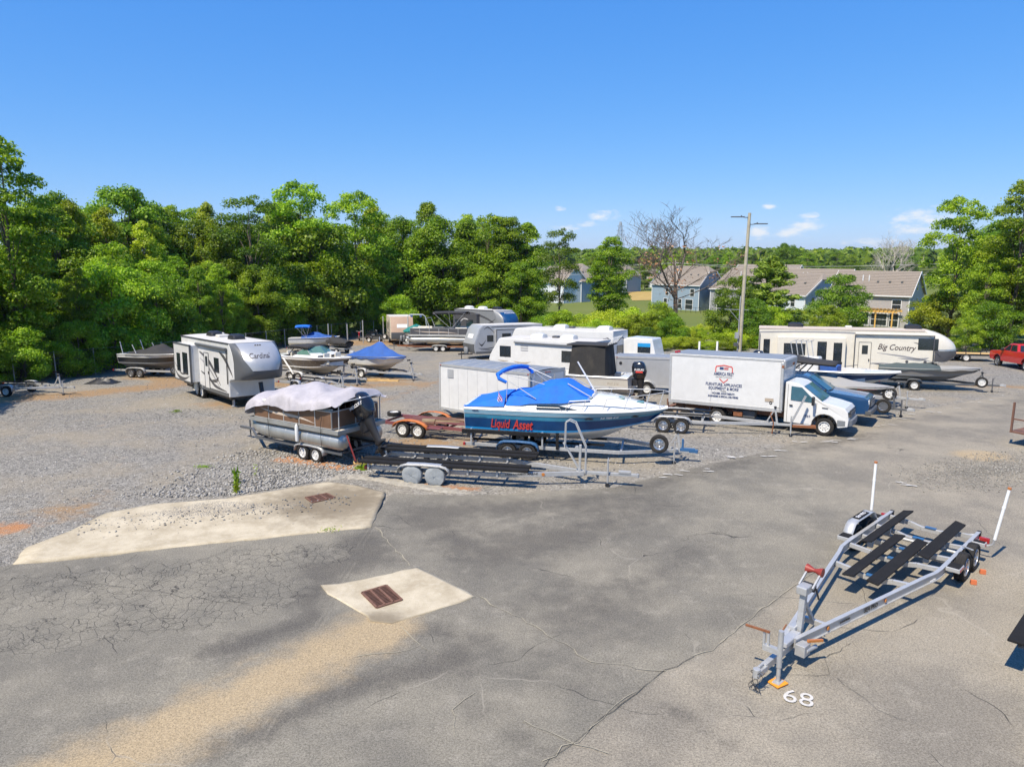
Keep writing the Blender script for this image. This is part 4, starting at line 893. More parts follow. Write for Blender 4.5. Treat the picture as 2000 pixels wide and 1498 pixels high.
def protos():
    def add(key, seed, H, rad, zmin, nl, nleaf, lr, size, mat, r, **k):
        c, cs = crown(seed, H, rad, zmin, nl, nleaf, lr, size, mat, **k); PROTO[key] = (H, c, trunk(seed, H, r, cs))
    rnd = lambda w: (lambda k: w * max(.05, math.sin(math.pi * min(1, .12 + .86 * k)) ** .55))
    spire = lambda w: (lambda k: w * max(.08, (1 - k) ** .55 * min(1, .55 + k * 2)))
    add('round_a', 1, 12, rnd(3.3), 1.2, 92, 29000, .86, .20, LEAF, .22)
    add('round_b', 2, 12, rnd(3.0), 1.0, 98, 29000, .80, .19, LEAF, .20)
    add('round_c', 3, 12, rnd(3.6), 2.2, 88, 28000, .88, .20, LEAF_D, .26)
    add('spire_a', 4, 13, spire(2.7), 1.0, 100, 29000, .76, .185, LEAF, .2)
    add('spire_b', 5, 13, spire(2.4), .8, 96, 28000, .72, .185, LEAF_Y, .18)
    add('open_a', 6, 13, rnd(3.0), 3.0, 60, 17000, .68, .195, LEAF, .2, gap=.72)
    add('open_b', 7, 13, rnd(2.5), 4.0, 34, 10500, .72, .18, LEAF_D, .17, gap=.85)
    add('bushy_a', 8, 6, rnd(2.4), .3, 62, 18000, .70, .165, LEAF_Y, .10)
    add('bushy_b', 9, 6, rnd(2.6), .3, 62, 18500, .74, .165, LEAF, .10)
    add('shrub_a', 10, 3, rnd(1.9), .05, 28, 10500, .72, .13, LEAF_Y, .05)
    add('shrub_b', 11, 3, rnd(2.1), .05, 30, 11000, .72, .13, LEAF, .05)
    add('dense_d', 12, 7, rnd(2.5), .4, 74, 22000, .68, .155, LEAF_D, .13)
    add('tall_a', 13, 15, lambda k: 2.3 * max(.1, math.sin(math.pi * min(1, .1 + .88 * k)) ** .7), 3.5, 84, 22000, .68, .19, LEAF, .2, gap=.5)
    # pine: whorled boughs with needle tufts
    rs = np.random.RandomState(21); C = []; D = []; cs = []
    for i in range(64):
        k = rs.rand(); z = 1.8 + 6.9 * k; L = (2.5 * (1 - k) ** .8 + .35) * (.7 + .5 * rs.rand()); a = rs.rand() * 6.283; tip = np.array([math.cos(a) * L, math.sin(a) * L, z + .25 * L]); cs.append((tip, .5))
        for f in (.45, .7, 1.0):
            c = np.array([0, 0, z]) + (tip - np.array([0, 0, z])) * f; d = rs.randn(70, 3); d /= np.linalg.norm(d, axis=1)[:, None]; C.append(c + d * .42 * rs.rand(70)[:, None] ** .5 * np.array([1, 1, .7])); D.append(d)
    C = np.concatenate(C); D = np.concatenate(D); PROTO['pine'] = (9, leaves_mesh('crown', C, D, .42, NEEDLE, 5, 0 * C[:, 0], asp=.22), trunk(21, 9, .14, cs, ztop=.97))
protos()
TR = random.Random(99)
def tree(key, x, y, h, w=1.0, label='', group=None, name='tree', z=None, cat='tree'):
    H, c, t = PROTO[key]; o = bpy.data.objects.new(name, None); link(o); tag(o, label, cat, group)
    o.location = (x, y, (gz(y) if z is None else z) - .05); s = h / H; o.scale = (s * w, s * w, s); o.rotation_euler = (0, 0, TR.uniform(0, 6.28))
    link(bpy.data.objects.new('trunk', t), o); link(bpy.data.objects.new('crown', c), o); return o
PROF = [(-200, 395), (0, 392), (100, 388), (180, 366), (250, 348), (330, 378), (430, 385), (520, 408), (560, 368), (600, 356), (640, 382), (700, 378), (760, 398), (820, 410), (870, 405), (940, 400), (1000, 400), (1030, 415), (1075, 455), (1400, 500)]
def ztop(x, y):
    px = 1000 + 1389 * x / (y * math.cos(R(10.28)) + .1)
    py = np.interp(px, [p[0] for p in PROF], [p[1] for p in PROF])
    return CAM_H + y * math.tan(math.atan((749 - py) / 1389) - R(10.283))
def woods():
    path = [(-42, 27), (-37.5, 37), (-33, 47), (-29.2, 55), (-26.5, 66), (-22.5, 82), (-17.5, 94.5), (-8, 98.5), (2.5, 99)]
    keys_f = ['spire_b', 'spire_a', 'bushy_b', 'round_b', 'spire_a', 'round_a', 'tall_a']; keys_b = ['round_a', 'round_b', 'round_c', 'spire_a', 'open_a', 'spire_b', 'round_a', 'tall_a']
    for row, (off, sp, hf) in enumerate(((1.6, 2.7, .40), (4.2, 3.2, .68), (7.2, 3.6, .90), (11.5, 4.0, .99))):
        d = TR.uniform(0, sp)
        for a, b in zip(path, path[1:]):
            ax, ay = a; bx, by = b; L = math.hypot(bx - ax, by - ay); nx, ny = -(by - ay) / L, (bx - ax) / L
            while d < L:
                x = ax + (bx - ax) * d / L + nx * (off + TR.uniform(-.8, .8)); y = ay + (by - ay) * d / L + ny * (off + TR.uniform(-.8, .8)); d += sp * TR.uniform(.75, 1.2)
                h = (ztop(x, y) - gz(y)) * hf * TR.uniform(.80, 1.07)
                if row == 0: h = TR.uniform(4.2, 8.5)
                elif row == 1: h *= TR.uniform(.75, 1.1)
                h = max(2.5, min(h, 19)); key = TR.choice(keys_f if row < 2 else keys_b)
                lab = ('low leafy tree at the front edge of the wood along the fence', 'mid-height tree in the front of the wood left of the yard', 'tall broadleaf tree in the wood behind the front trees', 'tall broadleaf tree forming the skyline of the wood')[row]
                adj = {'spire_b': 'yellow-green spire-shaped ', 'bushy_a': 'yellow-green bushy ', 'bushy_b': 'mid-green bushy ', 'dense_d': 'dark green dense ', 'round_c': 'dark green ', 'spire_a': 'spire-shaped ', 'open_a': 'open-crowned ', 'round_a': 'round-crowned ', 'round_b': 'leafy ', 'tall_a': 'narrow '}[key]; lab = adj + lab.replace('low leafy', 'low').replace('tall broadleaf', 'tall')
                tree(key, x, y, h, TR.uniform(.9, 1.2) * (12 / max(h, 7)) ** .25 * (.9 if row == 0 else 1), lab, ('front edge trees of the wood', 'middle trees of the wood', 'tall trees of the wood', 'skyline trees of the wood', 'rear trees of the wood')[row])
            d -= L
    tree('tall_a', -33.0, 47.5, 15.8, 1.05, 'tall narrow tree standing above the wood at the far left')
    tree('open_b', -27.5, 76, 15.6, 1.15, 'sparse feathery tree top rising above the wood, left of centre')
    tree('open_a', -25.5, 88, 18.6, 1.1, 'tall open-crowned tree at the highest point of the wood')
    tree('open_a', -20.5, 95, 18.4, 1.05, 'second tall open-crowned tree beside the highest one')
    tree('bushy_b', -14.5, 90.5, 5.0, 1.0, 'bright lime-green bush behind the brown travel trailer')
    for (k, x, y, h, lab) in (('round_a', -9.5, 100.5, 15.5, 'round-crowned tree on the right half of the wood skyline'), ('spire_a', -6.2, 99.5, 15.0, 'pointed tree on the right half of the wood skyline'), ('round_b', -3.2, 100.5, 15.8, 'leafy tree near the right end of the wood skyline'), ('tall_a', -.4, 99.8, 15.6, 'narrow tree near the right end of the wood'), ('spire_a', 2.2, 100.8, 14.8, 'pointed tree closing the right end of the wood'), ('round_b', 1.2, 97.0, 9.5, 'lower leafy tree at the right end of the wood'), ('round_a', -4.6, 96.5, 9.0, 'broad lower tree behind the tall fifth-wheel')):
        tree(k, x, y, h, 1.15, lab)
    for (k, x, y, h, lab) in (('round_a', -32.6, 30.6, 11.5, 'tree left of the picture shading the gravel'), ('spire_a', -30.4, 27.2, 10.0, 'pointed tree left of the picture by the yard'), ('round_b', -35.0, 34.0, 12.5, 'leafy tree just outside the left edge'), ('bushy_b', -33.6, 43.6, 4.2, 'leafy bush at the far left foot of the wood'), ('bushy_b', -32.2, 46.4, 3.6, 'second leafy bush at the far left foot of the wood'), ('bushy_b', -30.8, 50.2, 3.8, 'leafy bush behind the fence left of the black-covered boat')):
        tree(k, x, y, h, 1.1, lab)
    # scrub belt behind the yard, right of the wood
    for i in range(64):
        x = TR.uniform(4, 33); y = 72 + TR.uniform(0, 14) - max(0, (x - 22)) * .35
        if x < 8: y += 6
        k = TR.choice(['shrub_a', 'shrub_b', 'bushy_b', 'shrub_a', 'bushy_a', 'dense_d']); tree(k, x, y, TR.uniform(1.5, 2.8) * (.72 if x > 17 else 1.4), TR.uniform(.9, 1.3), 'green scrub bush in the thicket behind the yard', 'thicket behind the yard', 'scrub_bush', cat='bush')
    for i in range(16):
        x = TR.uniform(9, 24); y = 69.5 + TR.uniform(0, 2.5); tree('shrub_a', x, y, TR.uniform(.7, 1.3), 1.5, 'low yellowish weeds growing along the back edge of the yard', 'weeds along the back edge', 'weed_clump', cat='weeds')
    for (k, x, y, h, w, lab) in (('tall_a', 12.0, 88, 12.2, 1.35, 'leafy tree in front of the blue-grey house, left of the dead tree'), ('open_b', 5.8, 88, 13.2, .9, 'thin sparse young tree at the right end of the wood'), ('dense_d', 23.4, 76, 7.2, .95, 'dark dense tree left of the light pole'),
                              ('pine', 28.5, 80, 9.6, 1.5, 'pine tree with loose tufts right of the light pole'), ('dense_d', 40.5, 88, 7.6, 1.15, 'round dark-leaved tree in front of the taupe house'), ('bushy_a', 33.0, 82, 3.6, 1.3, 'bright green bush beside the pine'),
                              ('bushy_b', 16.5, 80, 4.4, .9, 'bushy young tree below the dead tree'), ('bushy_a', 37.5, 84, 4.0, 1.1, 'lime green bush beside the round dark-leaved tree'), ('bushy_a', 49.5, 83, 5.4, 1.2, 'yellow-green feathery shrub right of the taupe house'), ('bushy_b', 27.0, 74.5, 4.2, 1.1, 'leafy bush behind the big fifth-wheel trailer'),
                              ('dense_d', 24.8, 73.5, 5.0, 1.0, 'dark bush at the foot of the light pole'), ('bushy_b', 18.6, 84, 3.2, 1.0, 'leafy bush right of the dead trunk')):
        tree(k, x, y, h, w, lab)
    # trees at the right edge
    for (k, x, y, h, w, lab) in (('open_a', 50.5, 82, 16.2, .95, 'tall ragged tree left in the group at the right edge'), ('tall_a', 52.0, 74, 16.8, 1.15, 'tallest tree in the group at the right edge'), ('tall_a', 55.0, 73, 16.0, 1.2, 'tall tree at the very right edge of the picture'), ('round_a', 53.5, 79, 11.0, 1.1, 'broad tree in the middle of the right-hand group'),
                              ('round_b', 49.0, 74.0, 8.6, .95, 'leafy tree behind the red pickup'), ('round_b', 54.5, 69, 9.2, 1.0, 'leafy tree directly above the red pickup'), ('bushy_b', 47.5, 70, 4.6, 1.1, 'leafy bush left of the red pickup'), ('bushy_a', 51.0, 67.5, 3.6, 1.2, 'yellow-green bush behind the red pickup'), ('spire_a', 58.5, 76, 14.0, 1.2, 'tree beyond the right edge of the yard'), ('round_c', 60, 88, 14, 1.1, 'dark broad tree at the back of the right-hand group'), ('bushy_b', 44.0, 68.5, 3.2, 1.0, 'small leafy bush beside the nose of the big fifth-wheel')):
        tree(k, x, y, h, w, lab)
    # trees beyond the houses
    for i in range(60):
        y = TR.uniform(215, 420); a = TR.uniform(2, 37); x = y * math.tan(R(a))
        if 60 < x < 110 and y < 235: continue
        tree(TR.choice(['round_a', 'round_c', 'spire_a', 'round_b']), x, y, TR.uniform(8, 13) + (3 if a > 27 else 0), TR.uniform(1, 1.3), 'tree in the belt of woodland behind the houses', 'woodland behind the houses')
    tree('round_a', 95, 250, 15.5, 1.15, 'single round tree standing above the far wood, right of the light pole')
woods()
def far_woods():
    rs = np.random.RandomState(31); C = []; D = []; T = []
    n = 3600; rr = 420 + 2300 * rs.rand(n) ** 1.4; a = np.radians(-8 + 52 * rs.rand(n)); X = rr * np.sin(a); Y = rr * np.cos(a)
    for i in range(n):
        x, y = X[i], Y[i]; h = 9 + 6 * rs.rand(); w = 4 + 3 * rs.rand(); m = 46 if rr[i] < 900 else 26
        z0 = gz(y) + (fbm(np.array([x]), np.array([y]), 420, 3)[0] - .5) * min(1, (y - 170) / 900) * 11
        d = rs.randn(m, 3); d /= np.linalg.norm(d, axis=1)[:, None]; d[:, 2] = np.abs(d[:, 2]) * 1.0 - .15; d[:, 1] = np.where(d[:, 1] > .4, -d[:, 1], d[:, 1])
        C.append(np.array([x, y, z0 + h * .5]) + d * np.array([w, w, h * .52]) * (.8 + .25 * rs.rand(m))[:, None]); D.append(d); T.append(np.full(m, .13 * rs.randn()))
    me = leaves_mesh('distant_woods', np.concatenate(C), np.concatenate(D), 3.0, LEAF_D, 4, np.concatenate(T), asp=.9, rand=.5)
    o = link(bpy.data.objects.new('distant_woods', me)); o['kind'] = 'stuff'; o['label'] = 'dark green woods covering the distant low hills'
far_woods()
def branches(m, p, d, L, r, depth, rr, tips, spread=.6):
    n = 4; pts = [p]; q = p.copy(); dd = d.copy()
    for i in range(n):
        dd = (dd + Vector((rr.uniform(-.16, .16), rr.uniform(-.16, .16), rr.uniform(-.05, .12)))).normalized(); q = q + dd * (L / n); pts.append(q.copy())
    m.tube(pts, [r * (1 - .45 * i / n) for i in range(n + 1)], 6 if r > .06 else 4, caps=False); tips.append((q.copy(), depth))
    if depth <= 0: return
    for k in range(3 if depth > 1 else 4):
        f = rr.choice((1, 2, 3, 4)) if k else 4; a = rr.uniform(0, 6.28); s = Vector((math.cos(a), math.sin(a), rr.uniform(-.1, .5))) * spread
        branches(m, pts[f], (dd + s).normalized(), L * rr.uniform(.6, .82), max(.014, r * .55), depth - 1, rr, tips, spread)
def dead_tree(name, label, x, y, h, r, seed, mat, leaves=True, stems=3):
    rr = random.Random(seed); t = thing(name, label, 'tree', x, y, tilt=False); m = MB(); tips = []
    m.tube([(0, 0, 0), (.1, 0, h * .2), (0, 0, h * .38)], [r * 1.3, r, r * .85], 8)
    for i in range(stems): branches(m, Vector((0, 0, h * (.3 + .04 * i))), Vector((-.34 + .40 * i, .1 * i, 1)).normalized(), h * .27, r * .62, 5, rr, tips, .95)
    for i in range(5):
        a = i * 1.3 + .4; branches(m, Vector((0, 0, h * rr.uniform(.25, .4))), Vector((math.cos(a), math.sin(a) * .6, .45)).normalized(), h * .22, r * .3, 3, rr, tips, .8)
    o = link(bpy.data.objects.new('trunk', m.mesh('trunk', mat, True, fix=False)), t)
    if leaves:
        rs = np.random.RandomState(seed); C = []
        low = [q for q, d in tips if q.z < h * .72]
        for q in rr.sample(low, min(len(low), 34)): C.append(np.array(q) + rs.randn(9, 3) * .22)
        C.append(np.array([0, 0, h * .36]) + rs.randn(150, 3) * np.array([.5, .5, 1.2])); C = np.concatenate(C); lm = leaf_mat('leaf_brown', (.16, .06, .03), (.28, .12, .06), (.38, .2, .1), .1)
        link(bpy.data.objects.new('dead_leaves', leaves_mesh('dead_leaves', C, rs.randn(len(C), 3), .24, lm, seed, 0 * C[:, 0])), t)
    return t
dead_tree('dead_tree', 'tall bare dead tree with clinging brown leaves among the houses', 21.2, 93, 16.4, .22, 4, 'bark').scale = (1.35, 1.2, 1.0)
dead_tree('bare_tree', 'pale leafless tree behind the taupe house roof', 79, 150, 17, .35, 9, 'bark_pale', False, 3)
def tufts():
    for i, (x, y, h, lab, k) in enumerate(((-17.15, 35.42, .16, 'small grass tuft on the open gravel near the grey fifth-wheel', 60), (-11.18, 24.83, .10, 'flat grass patch on the gravel left of the pontoon boat', 110), (-5.3, 24.6, .26, 'grass clump beside the kerb and pontoon trailer', 110), (-8.92, 23.8, .42, 'tall single weed stalk at the edge of the crushed stone', 20),
                                          (-8.88, 21.95, .34, 'thin weed growing beside the concrete apron', 34), (-5.12, 18.85, .05, 'tiny yellow weeds in the joint below the concrete apron', 40), (-9.3, 23.0, .4, 'dry yellowish weed stalk left of the tall weed', 30), (-5.4, 25.2, .32, 'dry straw-coloured grass between the two pontoon trailers', 90))):
        rs = np.random.RandomState(40 + i); n = k; tall = h > .4; C = rs.randn(n, 3) * np.array([.03 if tall or k < 40 else .16, .03 if tall or k < 40 else .10, 0]); C[:, 2] = rs.rand(n) * h if tall or k < 40 else h * .35 * rs.rand(n) + .02
        D = rs.randn(n, 3) * .5; D[:, 2] *= .1
        me = leaves_mesh('weed', C, D, h * (.24 if tall else .95) if h > .08 else .1, LEAF if i != 7 else G('lumber'), i, 0 * C[:, 0] + .1, asp=.16 if not tall else .3, rand=.2, up=0 if not tall else .4)
        o = link(bpy.data.objects.new('weed', me)); o.location = (x, y, gz(y) + .02); tag(o, lab, 'weed')
tufts()

# ------------------------------------------------------------------ the aluminium boat trailer in bay 68
def trailer_68():
    t = thing('boat_trailer', 'empty aluminium boat trailer with black bunks and white guide posts, nearest the camera', 'trailer', 10.08, 16.95, -136.2, tilt=False)
    W = 2.10; zr = .46; xr = -1.75; xb = 1.75; xt = 6.75
    for s in (1, -1):
        y = s * W / 2; pts = [(xr, y), (xb - .3, y), (xb, y - s * .02), (xb + .35, y - s * .10), (xt, s * .10)]
        for nm, (w, h, dz) in (('frame_rail', (.03, .16, 0)),):
            m = MB()
            for a, b in zip(pts, pts[1:]): m.bar((a[0], a[1], zr), (b[0], b[1], zr), .028, .17)
            fl = MB()
            for a, b in zip(pts, pts[1:]):
                fl.bar((a[0], a[1], zr + .09), (b[0], b[1], zr + .09), .085, .014); fl.bar((a[0], a[1], zr - .09), (b[0], b[1], zr - .09), .085, .014)
            o = m.build(nm, 'alu', t); fl.build('rail_flange', 'alu', o)
        MB().box(xr - .06, xr + .01, y - .05, y + .05, zr - .1, zr + .11).build('end_cap', 'black_plastic', t, bevel=.01)
    for cx in (-1.55, -.55, .45, 1.25, 2.6, 5.7):
        w = W / 2 if cx < xb else W / 2 * (1 - (cx - xb - .1) / (xt - xb)); w = max(.12, w - .02)
        o = MB()
        if cx < 5: P = [(cx, -w, zr - .01), (cx, -w * .5, zr - .05), (cx, -w * .22, zr - .12), (cx, w * .22, zr - .12), (cx, w * .5, zr - .05), (cx, w, zr - .01)]
        else: P = [(cx, -w, zr), (cx, w, zr)]
        for a, b in zip(P, P[1:]): o.bar(a, b, .08, .11)
        o = o.build('crossmember', 'alu', t, bevel=.008)
        if cx < 5: MB().box(cx - .06, cx + .06, -.13, .13, zr - .062, zr - .04).build('keel_pad', 'blue_steel', o)
    # bunks: two high outer ones at the rear, two lower inner ones further forward
    for (x0, x1, y, z, roll) in ((-1.85, 1.2, .60, .63, -12), (-1.85, 1.2, -.66, .63, 12), (-.1, 3.25, .22, .53, -8), (-.1, 3.25, -.30, .53, 8)):
        T = Matrix.Translation((0, y, z)) @ Matrix.Rotation(R(roll), 4, 'X'); MB().box(x0, x1, -.13, .13, -.022, .022, T).build('bunk', 'carpet', t, bevel=.012)
        for bx in (x0 + .45, (x0 + x1) / 2, x1 - .3):
            m = MB(); m.box(bx - .05, bx + .05, y - .06, y + .06, zr - .06, z - .05); m.bar((bx + .07, y + .07, zr), (bx + .07, y + .07, z - .05), .012, .012); m.build('bunk_bracket', 'galv', t)
    for x in (-.40, .40):
        MB().cyl((x, -1.14, .34), (x, 1.14, .34), .04).build('axle', 'galv', t)
        for s in (1, -1): wheel(t, x, s * 1.24, .345, .345, .215, 'alloy', s)
    # step plates with side markers; the far side keeps its whole mudguard, the near one lost its mudguard
    for s in (1, -1):
        for x0, x1 in ((.82, 1.16), (-1.2, -.86)) if s < 0 else ((.84, 1.22), (-1.1, -.9)):
            o = MB().box(x0, x1, min(s * 1.09, s * 1.38), max(s * 1.09, s * 1.38), .46, .56).build('step', 'alu', t, bevel=.012)
            MB().box(x0 + .02, x1 - .02, min(s * 1.11, s * 1.36), max(s * 1.11, s * 1.36), .563, .567).build('step_pad', 'carpet', o)
            MB().box(x0 + .08, x1 - .06, s * 1.382 - .006, s * 1.382 + .006, .48, .54).build('side_marker', 'red_light', o)
    m = MB(); prof = [(-.86, .46), (-.82, .60), (-.66, .78), (-.50, .82), (.50, .82), (.66, .78), (.82, .60), (.86, .46)]
    m.grid([[(x, -1.12, z), (x, -1.37, z)] for x, z in prof]); m.grid([[(x, -1.37, z), (x, -1.37, z - .10 if z > .5 else z)] for x, z in prof])
    f = m.build('mudguard', 'alu', t, 40); so = f.modifiers.new('thick', 'SOLIDIFY'); so.thickness = .015
    MB().box(-.34, .34, -1.34, -1.16, .835, .842).build('tread_pad', 'carpet', f); text(f, 'SEA PRO', .13, (0, -1.25, .846), (-1, 0, 0), (0, -1, 0), 'lettering_white', sx=1.1)
    m = MB().bar((-.2, 1.08, .62), (.1, 1.34, .70), .05, .02); m.build('mudguard_bracket', 'alu', t)
    # guide posts
    for s, lean in ((1, .17), (-1, .0)):
        g = MB().tube([(xr + .35, s * W / 2, zr - .10), (xr + .35, s * (W / 2 + .30), zr - .10), (xr + .35, s * (W / 2 + .40), zr - .04), (xr + .35, s * (W / 2 + .42), zr + .12)], .026, 8).build('guide_bracket', 'galv', t, True)
        a = (xr + .35, s * (W / 2 + .42), zr + .10); b = (xr + .35, s * (W / 2 + .42) + s * lean, zr + 1.46)
        o = MB().cyl(a, b, .036).build('guide_post', 'pvc', t, True); d = Vector(b) - Vector(a); MB().cyl(Vector(b), Vector(b) + d.normalized() * .05, .044).build('post_cap', 'amber', o); MB().cyl(Vector(a) + d * .62, Vector(a) + d * .66, .041).build('sleeve', 'pvc', o)
        MB().box(xr - .03, xr + .05, s * (W / 2 + .10) - .16, s * (W / 2 + .10) + .16, zr - .16, zr - .02).build('tail_light', 'red_light', t, bevel=.015)
    # tongue, coupler, winch, jack
    MB().bar((xt - .55, 0, zr - .10), (7.75, 0, zr - .10), .10, .13).build('tongue', 'galv', t, bevel=.008)
    m = MB(); m.box(7.7, 7.98, -.065, .065, zr - .17, zr - .06); m.cyl((8.0, 0, zr - .19), (8.0, 0, zr - .02), .065); m.box(7.78, 7.93, -.02, .02, zr - .06, zr + .0); m.build('coupler', 'galv', t, bevel=.01)
    m = MB(); m.box(6.45, 7.05, -.09, .09, zr + .0, zr + .10); m.box(6.25, 6.5, -.16, -.02, zr + .02, zr + .17); m.build('brake_actuator', 'silver', t, bevel=.02)
    w = MB(); w.bar((6.35, 0, zr), (6.25, 0, zr + .86), .11, .11); w.bar((5.75, 0, zr + .05), (6.2, 0, zr + .6), .07, .07); w = w.build('winch_post', 'galv', t, bevel=.01)
    m = MB(); m.box(6.12, 6.40, -.10, .10, zr + .80, zr + .96); m.build('winch_housing', 'galv', w, bevel=.02)
    m = MB(); m.cyl((6.05, -.11, zr + .86), (6.05, .11, zr + .86), .085); m.bar((6.05, .14, zr + .86), (5.95, .16, zr + .62), .025, .025); m.build('winch_drum', 'black_plastic', w)
    m = MB().bar((6.2, -.13, zr + .9), (5.85, -.13, zr + 1.1), .03, .05).bar((6.2, .13, zr + .9), (5.85, .13, zr + 1.1), .03, .05).build('roller_arm', 'galv', w)
    MB().lathe([(.001, -.16), (.09, -.16), (.085, -.12), (.04, -.02), (.04, .02), (.085, .12), (.09, .16), (.001, .16)], (5.84, 0, zr + 1.12)).build('bow_roller', 'red_rubber', w, 40)
    # jack on the near side standing on an orange block, folded swivel jack on the other
    j = MB(); jx, jy = 7.50, .17
    j.cyl((jx, jy, .33), (jx, jy, 1.03), .048); j.cyl((jx, jy, .05), (jx, jy, .40), .036); j.box(jx - .10, jx + .10, jy - .07, jy + .07, .025, .05); j = j.build('jack', 'galv', t, True)
    m = MB(); m.bar((jx, jy, 1.0), (jx - .22, jy - .02, 1.06), .02, .02); m.build('jack_handle', 'rust', j); m = MB(); m.bar((jx, jy, .62), (jx + .02, jy - .30, .62), .10, .10); m.bar((jx + .02, jy - .30, .60), (jx + .02, jy - .30, .92), .04, .03); m.bar((jx + .02, jy - .22, .60), (jx + .02, jy - .22, .92), .04, .03); m.build('jack_bracket', 'galv', j); MB().bar((jx + .02, jy - .2, .93), (jx + .12, jy - .62, .95), .035, .035).build('grip', 'rust', j)
    m = MB(); m.box(6.55, 6.80, .13, .32, zr - .20, zr + .02); m.cyl((6.7, .30, zr - .1), (6.35, .34, zr - .12), .04); m = m.build('swivel_bracket', 'galv', t, bevel=.01); MB().bar((6.6, .28, zr + .06), (6.32, .44, zr + .03), .045, .045).build('grip', 'amber', m)
    rr = random.Random(8); m = MB()
    for k in range(5):
        a = Vector((8.0, rr.uniform(-.06, .06), zr - .06)); pts = [a]
        for i in range(8): pts.append(a + Vector((.05 * math.sin(i * 1.1 + k) + .012 * i * k * .3, .09 * math.sin(i * .8 + k * 2) , -.05 * i - .01 * rr.random())))
        m.tube([p if p.z > .02 else Vector((p.x, p.y, .02)) for p in pts], .007, 5)
    m.build('wiring', 'black_plastic', t)
    # side writing on the rails as seen from outside
    def on_rail(body, x, sz, mat='lettering_black', sh=.2):
        k = (x - xb - .35) / (xt - xb - .35); ya = W / 2 - .10 + (.10 - W / 2 + .10) * k; d = Vector((xt - xb - .35, .10 - (W / 2 - .10), 0)).normalized()
        text(t, body, sz, (x, ya + .03, zr), tuple(-d), (0, 0, 1), mat, sh, bold=.002)
    on_rail('SEA PRO', 4.3, .13); on_rail('powerboats', 5.2, .07)
    text(t, 'McClain', .09, (2.0, W / 2 - .02 + .03, zr), (-1, .1, 0), (0, 0, 1), 'lettering_white', .3)
    for x in (3.75, 5.75):
        k = (x - xb - .35) / (xt - xb - .35); y = W / 2 - .10 + (.20 - W / 2) * k + .022
        MB().cyl((x, y, zr), (x, y + .02, zr), .045, n=10).build('amber_marker', 'amber', t)
    jb = thing('jack_block', 'small orange plastic block under the trailer jack foot', 'block', 4.92, 11.42, 30, tilt=False); 
    h = R(-136.2); jl = Vector((10.08 + math.cos(h) * jx - math.sin(h) * jy, 16.95 + math.sin(h) * jx + math.cos(h) * jy)); jb.location = (jl.x, jl.y, .012)
    MB().box(-.14, .14, -.12, .12, 0, .025).build('block', M('orange_plastic', (.75, .27, .02), .5), jb, bevel=.008)
    for i, (lx, lab) in enumerate(((.42, 'orange wedge by the front wheel of the aluminium trailer'), (-.38, 'orange wedge by the rear wheel of the aluminium trailer'))):
        p = Vector((10.08 + math.cos(h) * lx - math.sin(h) * 1.50, 16.95 + math.sin(h) * lx + math.cos(h) * 1.50))
        b = MB().prism([(-.07, 0), (.07, 0), (.07, .10), (.0, .10)], -.06, .06).build('wheel_chock', M('brick_orange', (.52, .14, .05), .8)); b.location = (p.x, p.y, .012); b.rotation_euler = (0, 0, h + .4); tag(b, lab, 'wheel chock')
trailer_68()
def edge_trailers():
    # trailer beyond the right edge: one bunk and its curved frame enter the picture
    t = thing('boat_trailer', 'trailer with a wide black bunk cut off by the right edge, foreground', 'trailer', 11.66, 12.84, -136, tilt=False)
    for y in (.5, -1.02): MB().box(-1.2, 2.6, y - .14, y + .14, .70, .75).build('bunk', 'carpet', t, bevel=.01)
    for s in (1, -1):
        MB().tube([(-2.9, s * .66, .5), (1.7, s * .66, .5), (2.5, s * .58, .5), (5.6, s * .1, .5)], .055, 8).build('frame_rail', 'dark_grey', t, True)
        wheel(t, -2.2, s * 1.0, .34, .34, .2, 'steel', s); wheel(t, -1.4, s * 1.0, .34, .34, .2, 'steel', s); fender(t, -2.7, -.9, s * 1.0, .25, .36, .78, 'dark_grey', side=s)
    for x in (-2.6, -.8, .6, 2.2): MB().bar((x, -1.05, .5), (x, .66, .5), .06, .06).build('crossmember', 'dark_grey', t); 
    m = MB()
    for x in (-.8, .6, 2.2):
        for y in (.5, -1.02): m.box(x - .03, x + .03, y - .03, y + .03, .5, .70)
    m.build('bunk_bracket', 'dark_grey', t); MB().bar((5.4, 0, .5), (6.4, 0, .48), .1, .1).build('tongue', 'dark_grey', t)
    t = thing('utility_trailer', 'rusty brown utility trailer cut off by the right edge', 'trailer', 21.9, 27.3, -60, tilt=False)
    MB().box(-1.6, 1.6, -.9, .9, .5, .56).build('deck', 'rust_brown', t)
    for x in (-1.55, 1.55):
        for y in (-.88, .88): MB().box(x - .035, x + .035, y - .035, y + .035, .5, 1.75).build('corner_post', 'rust_brown', t)
    for y in (-.88, .88): MB().box(-1.55, 1.55, y - .025, y + .025, 1.05, 1.10).build('side_rail', 'rust_brown', t); wheel(t, 0, y * 1.15, .33, .33, .19, 'steel', 1 if y > 0 else -1)
    MB().bar((1.6, 0, .5), (3.0, 0, .5), .1, .1).build('tongue', 'rust_brown', t)
edge_trailers()

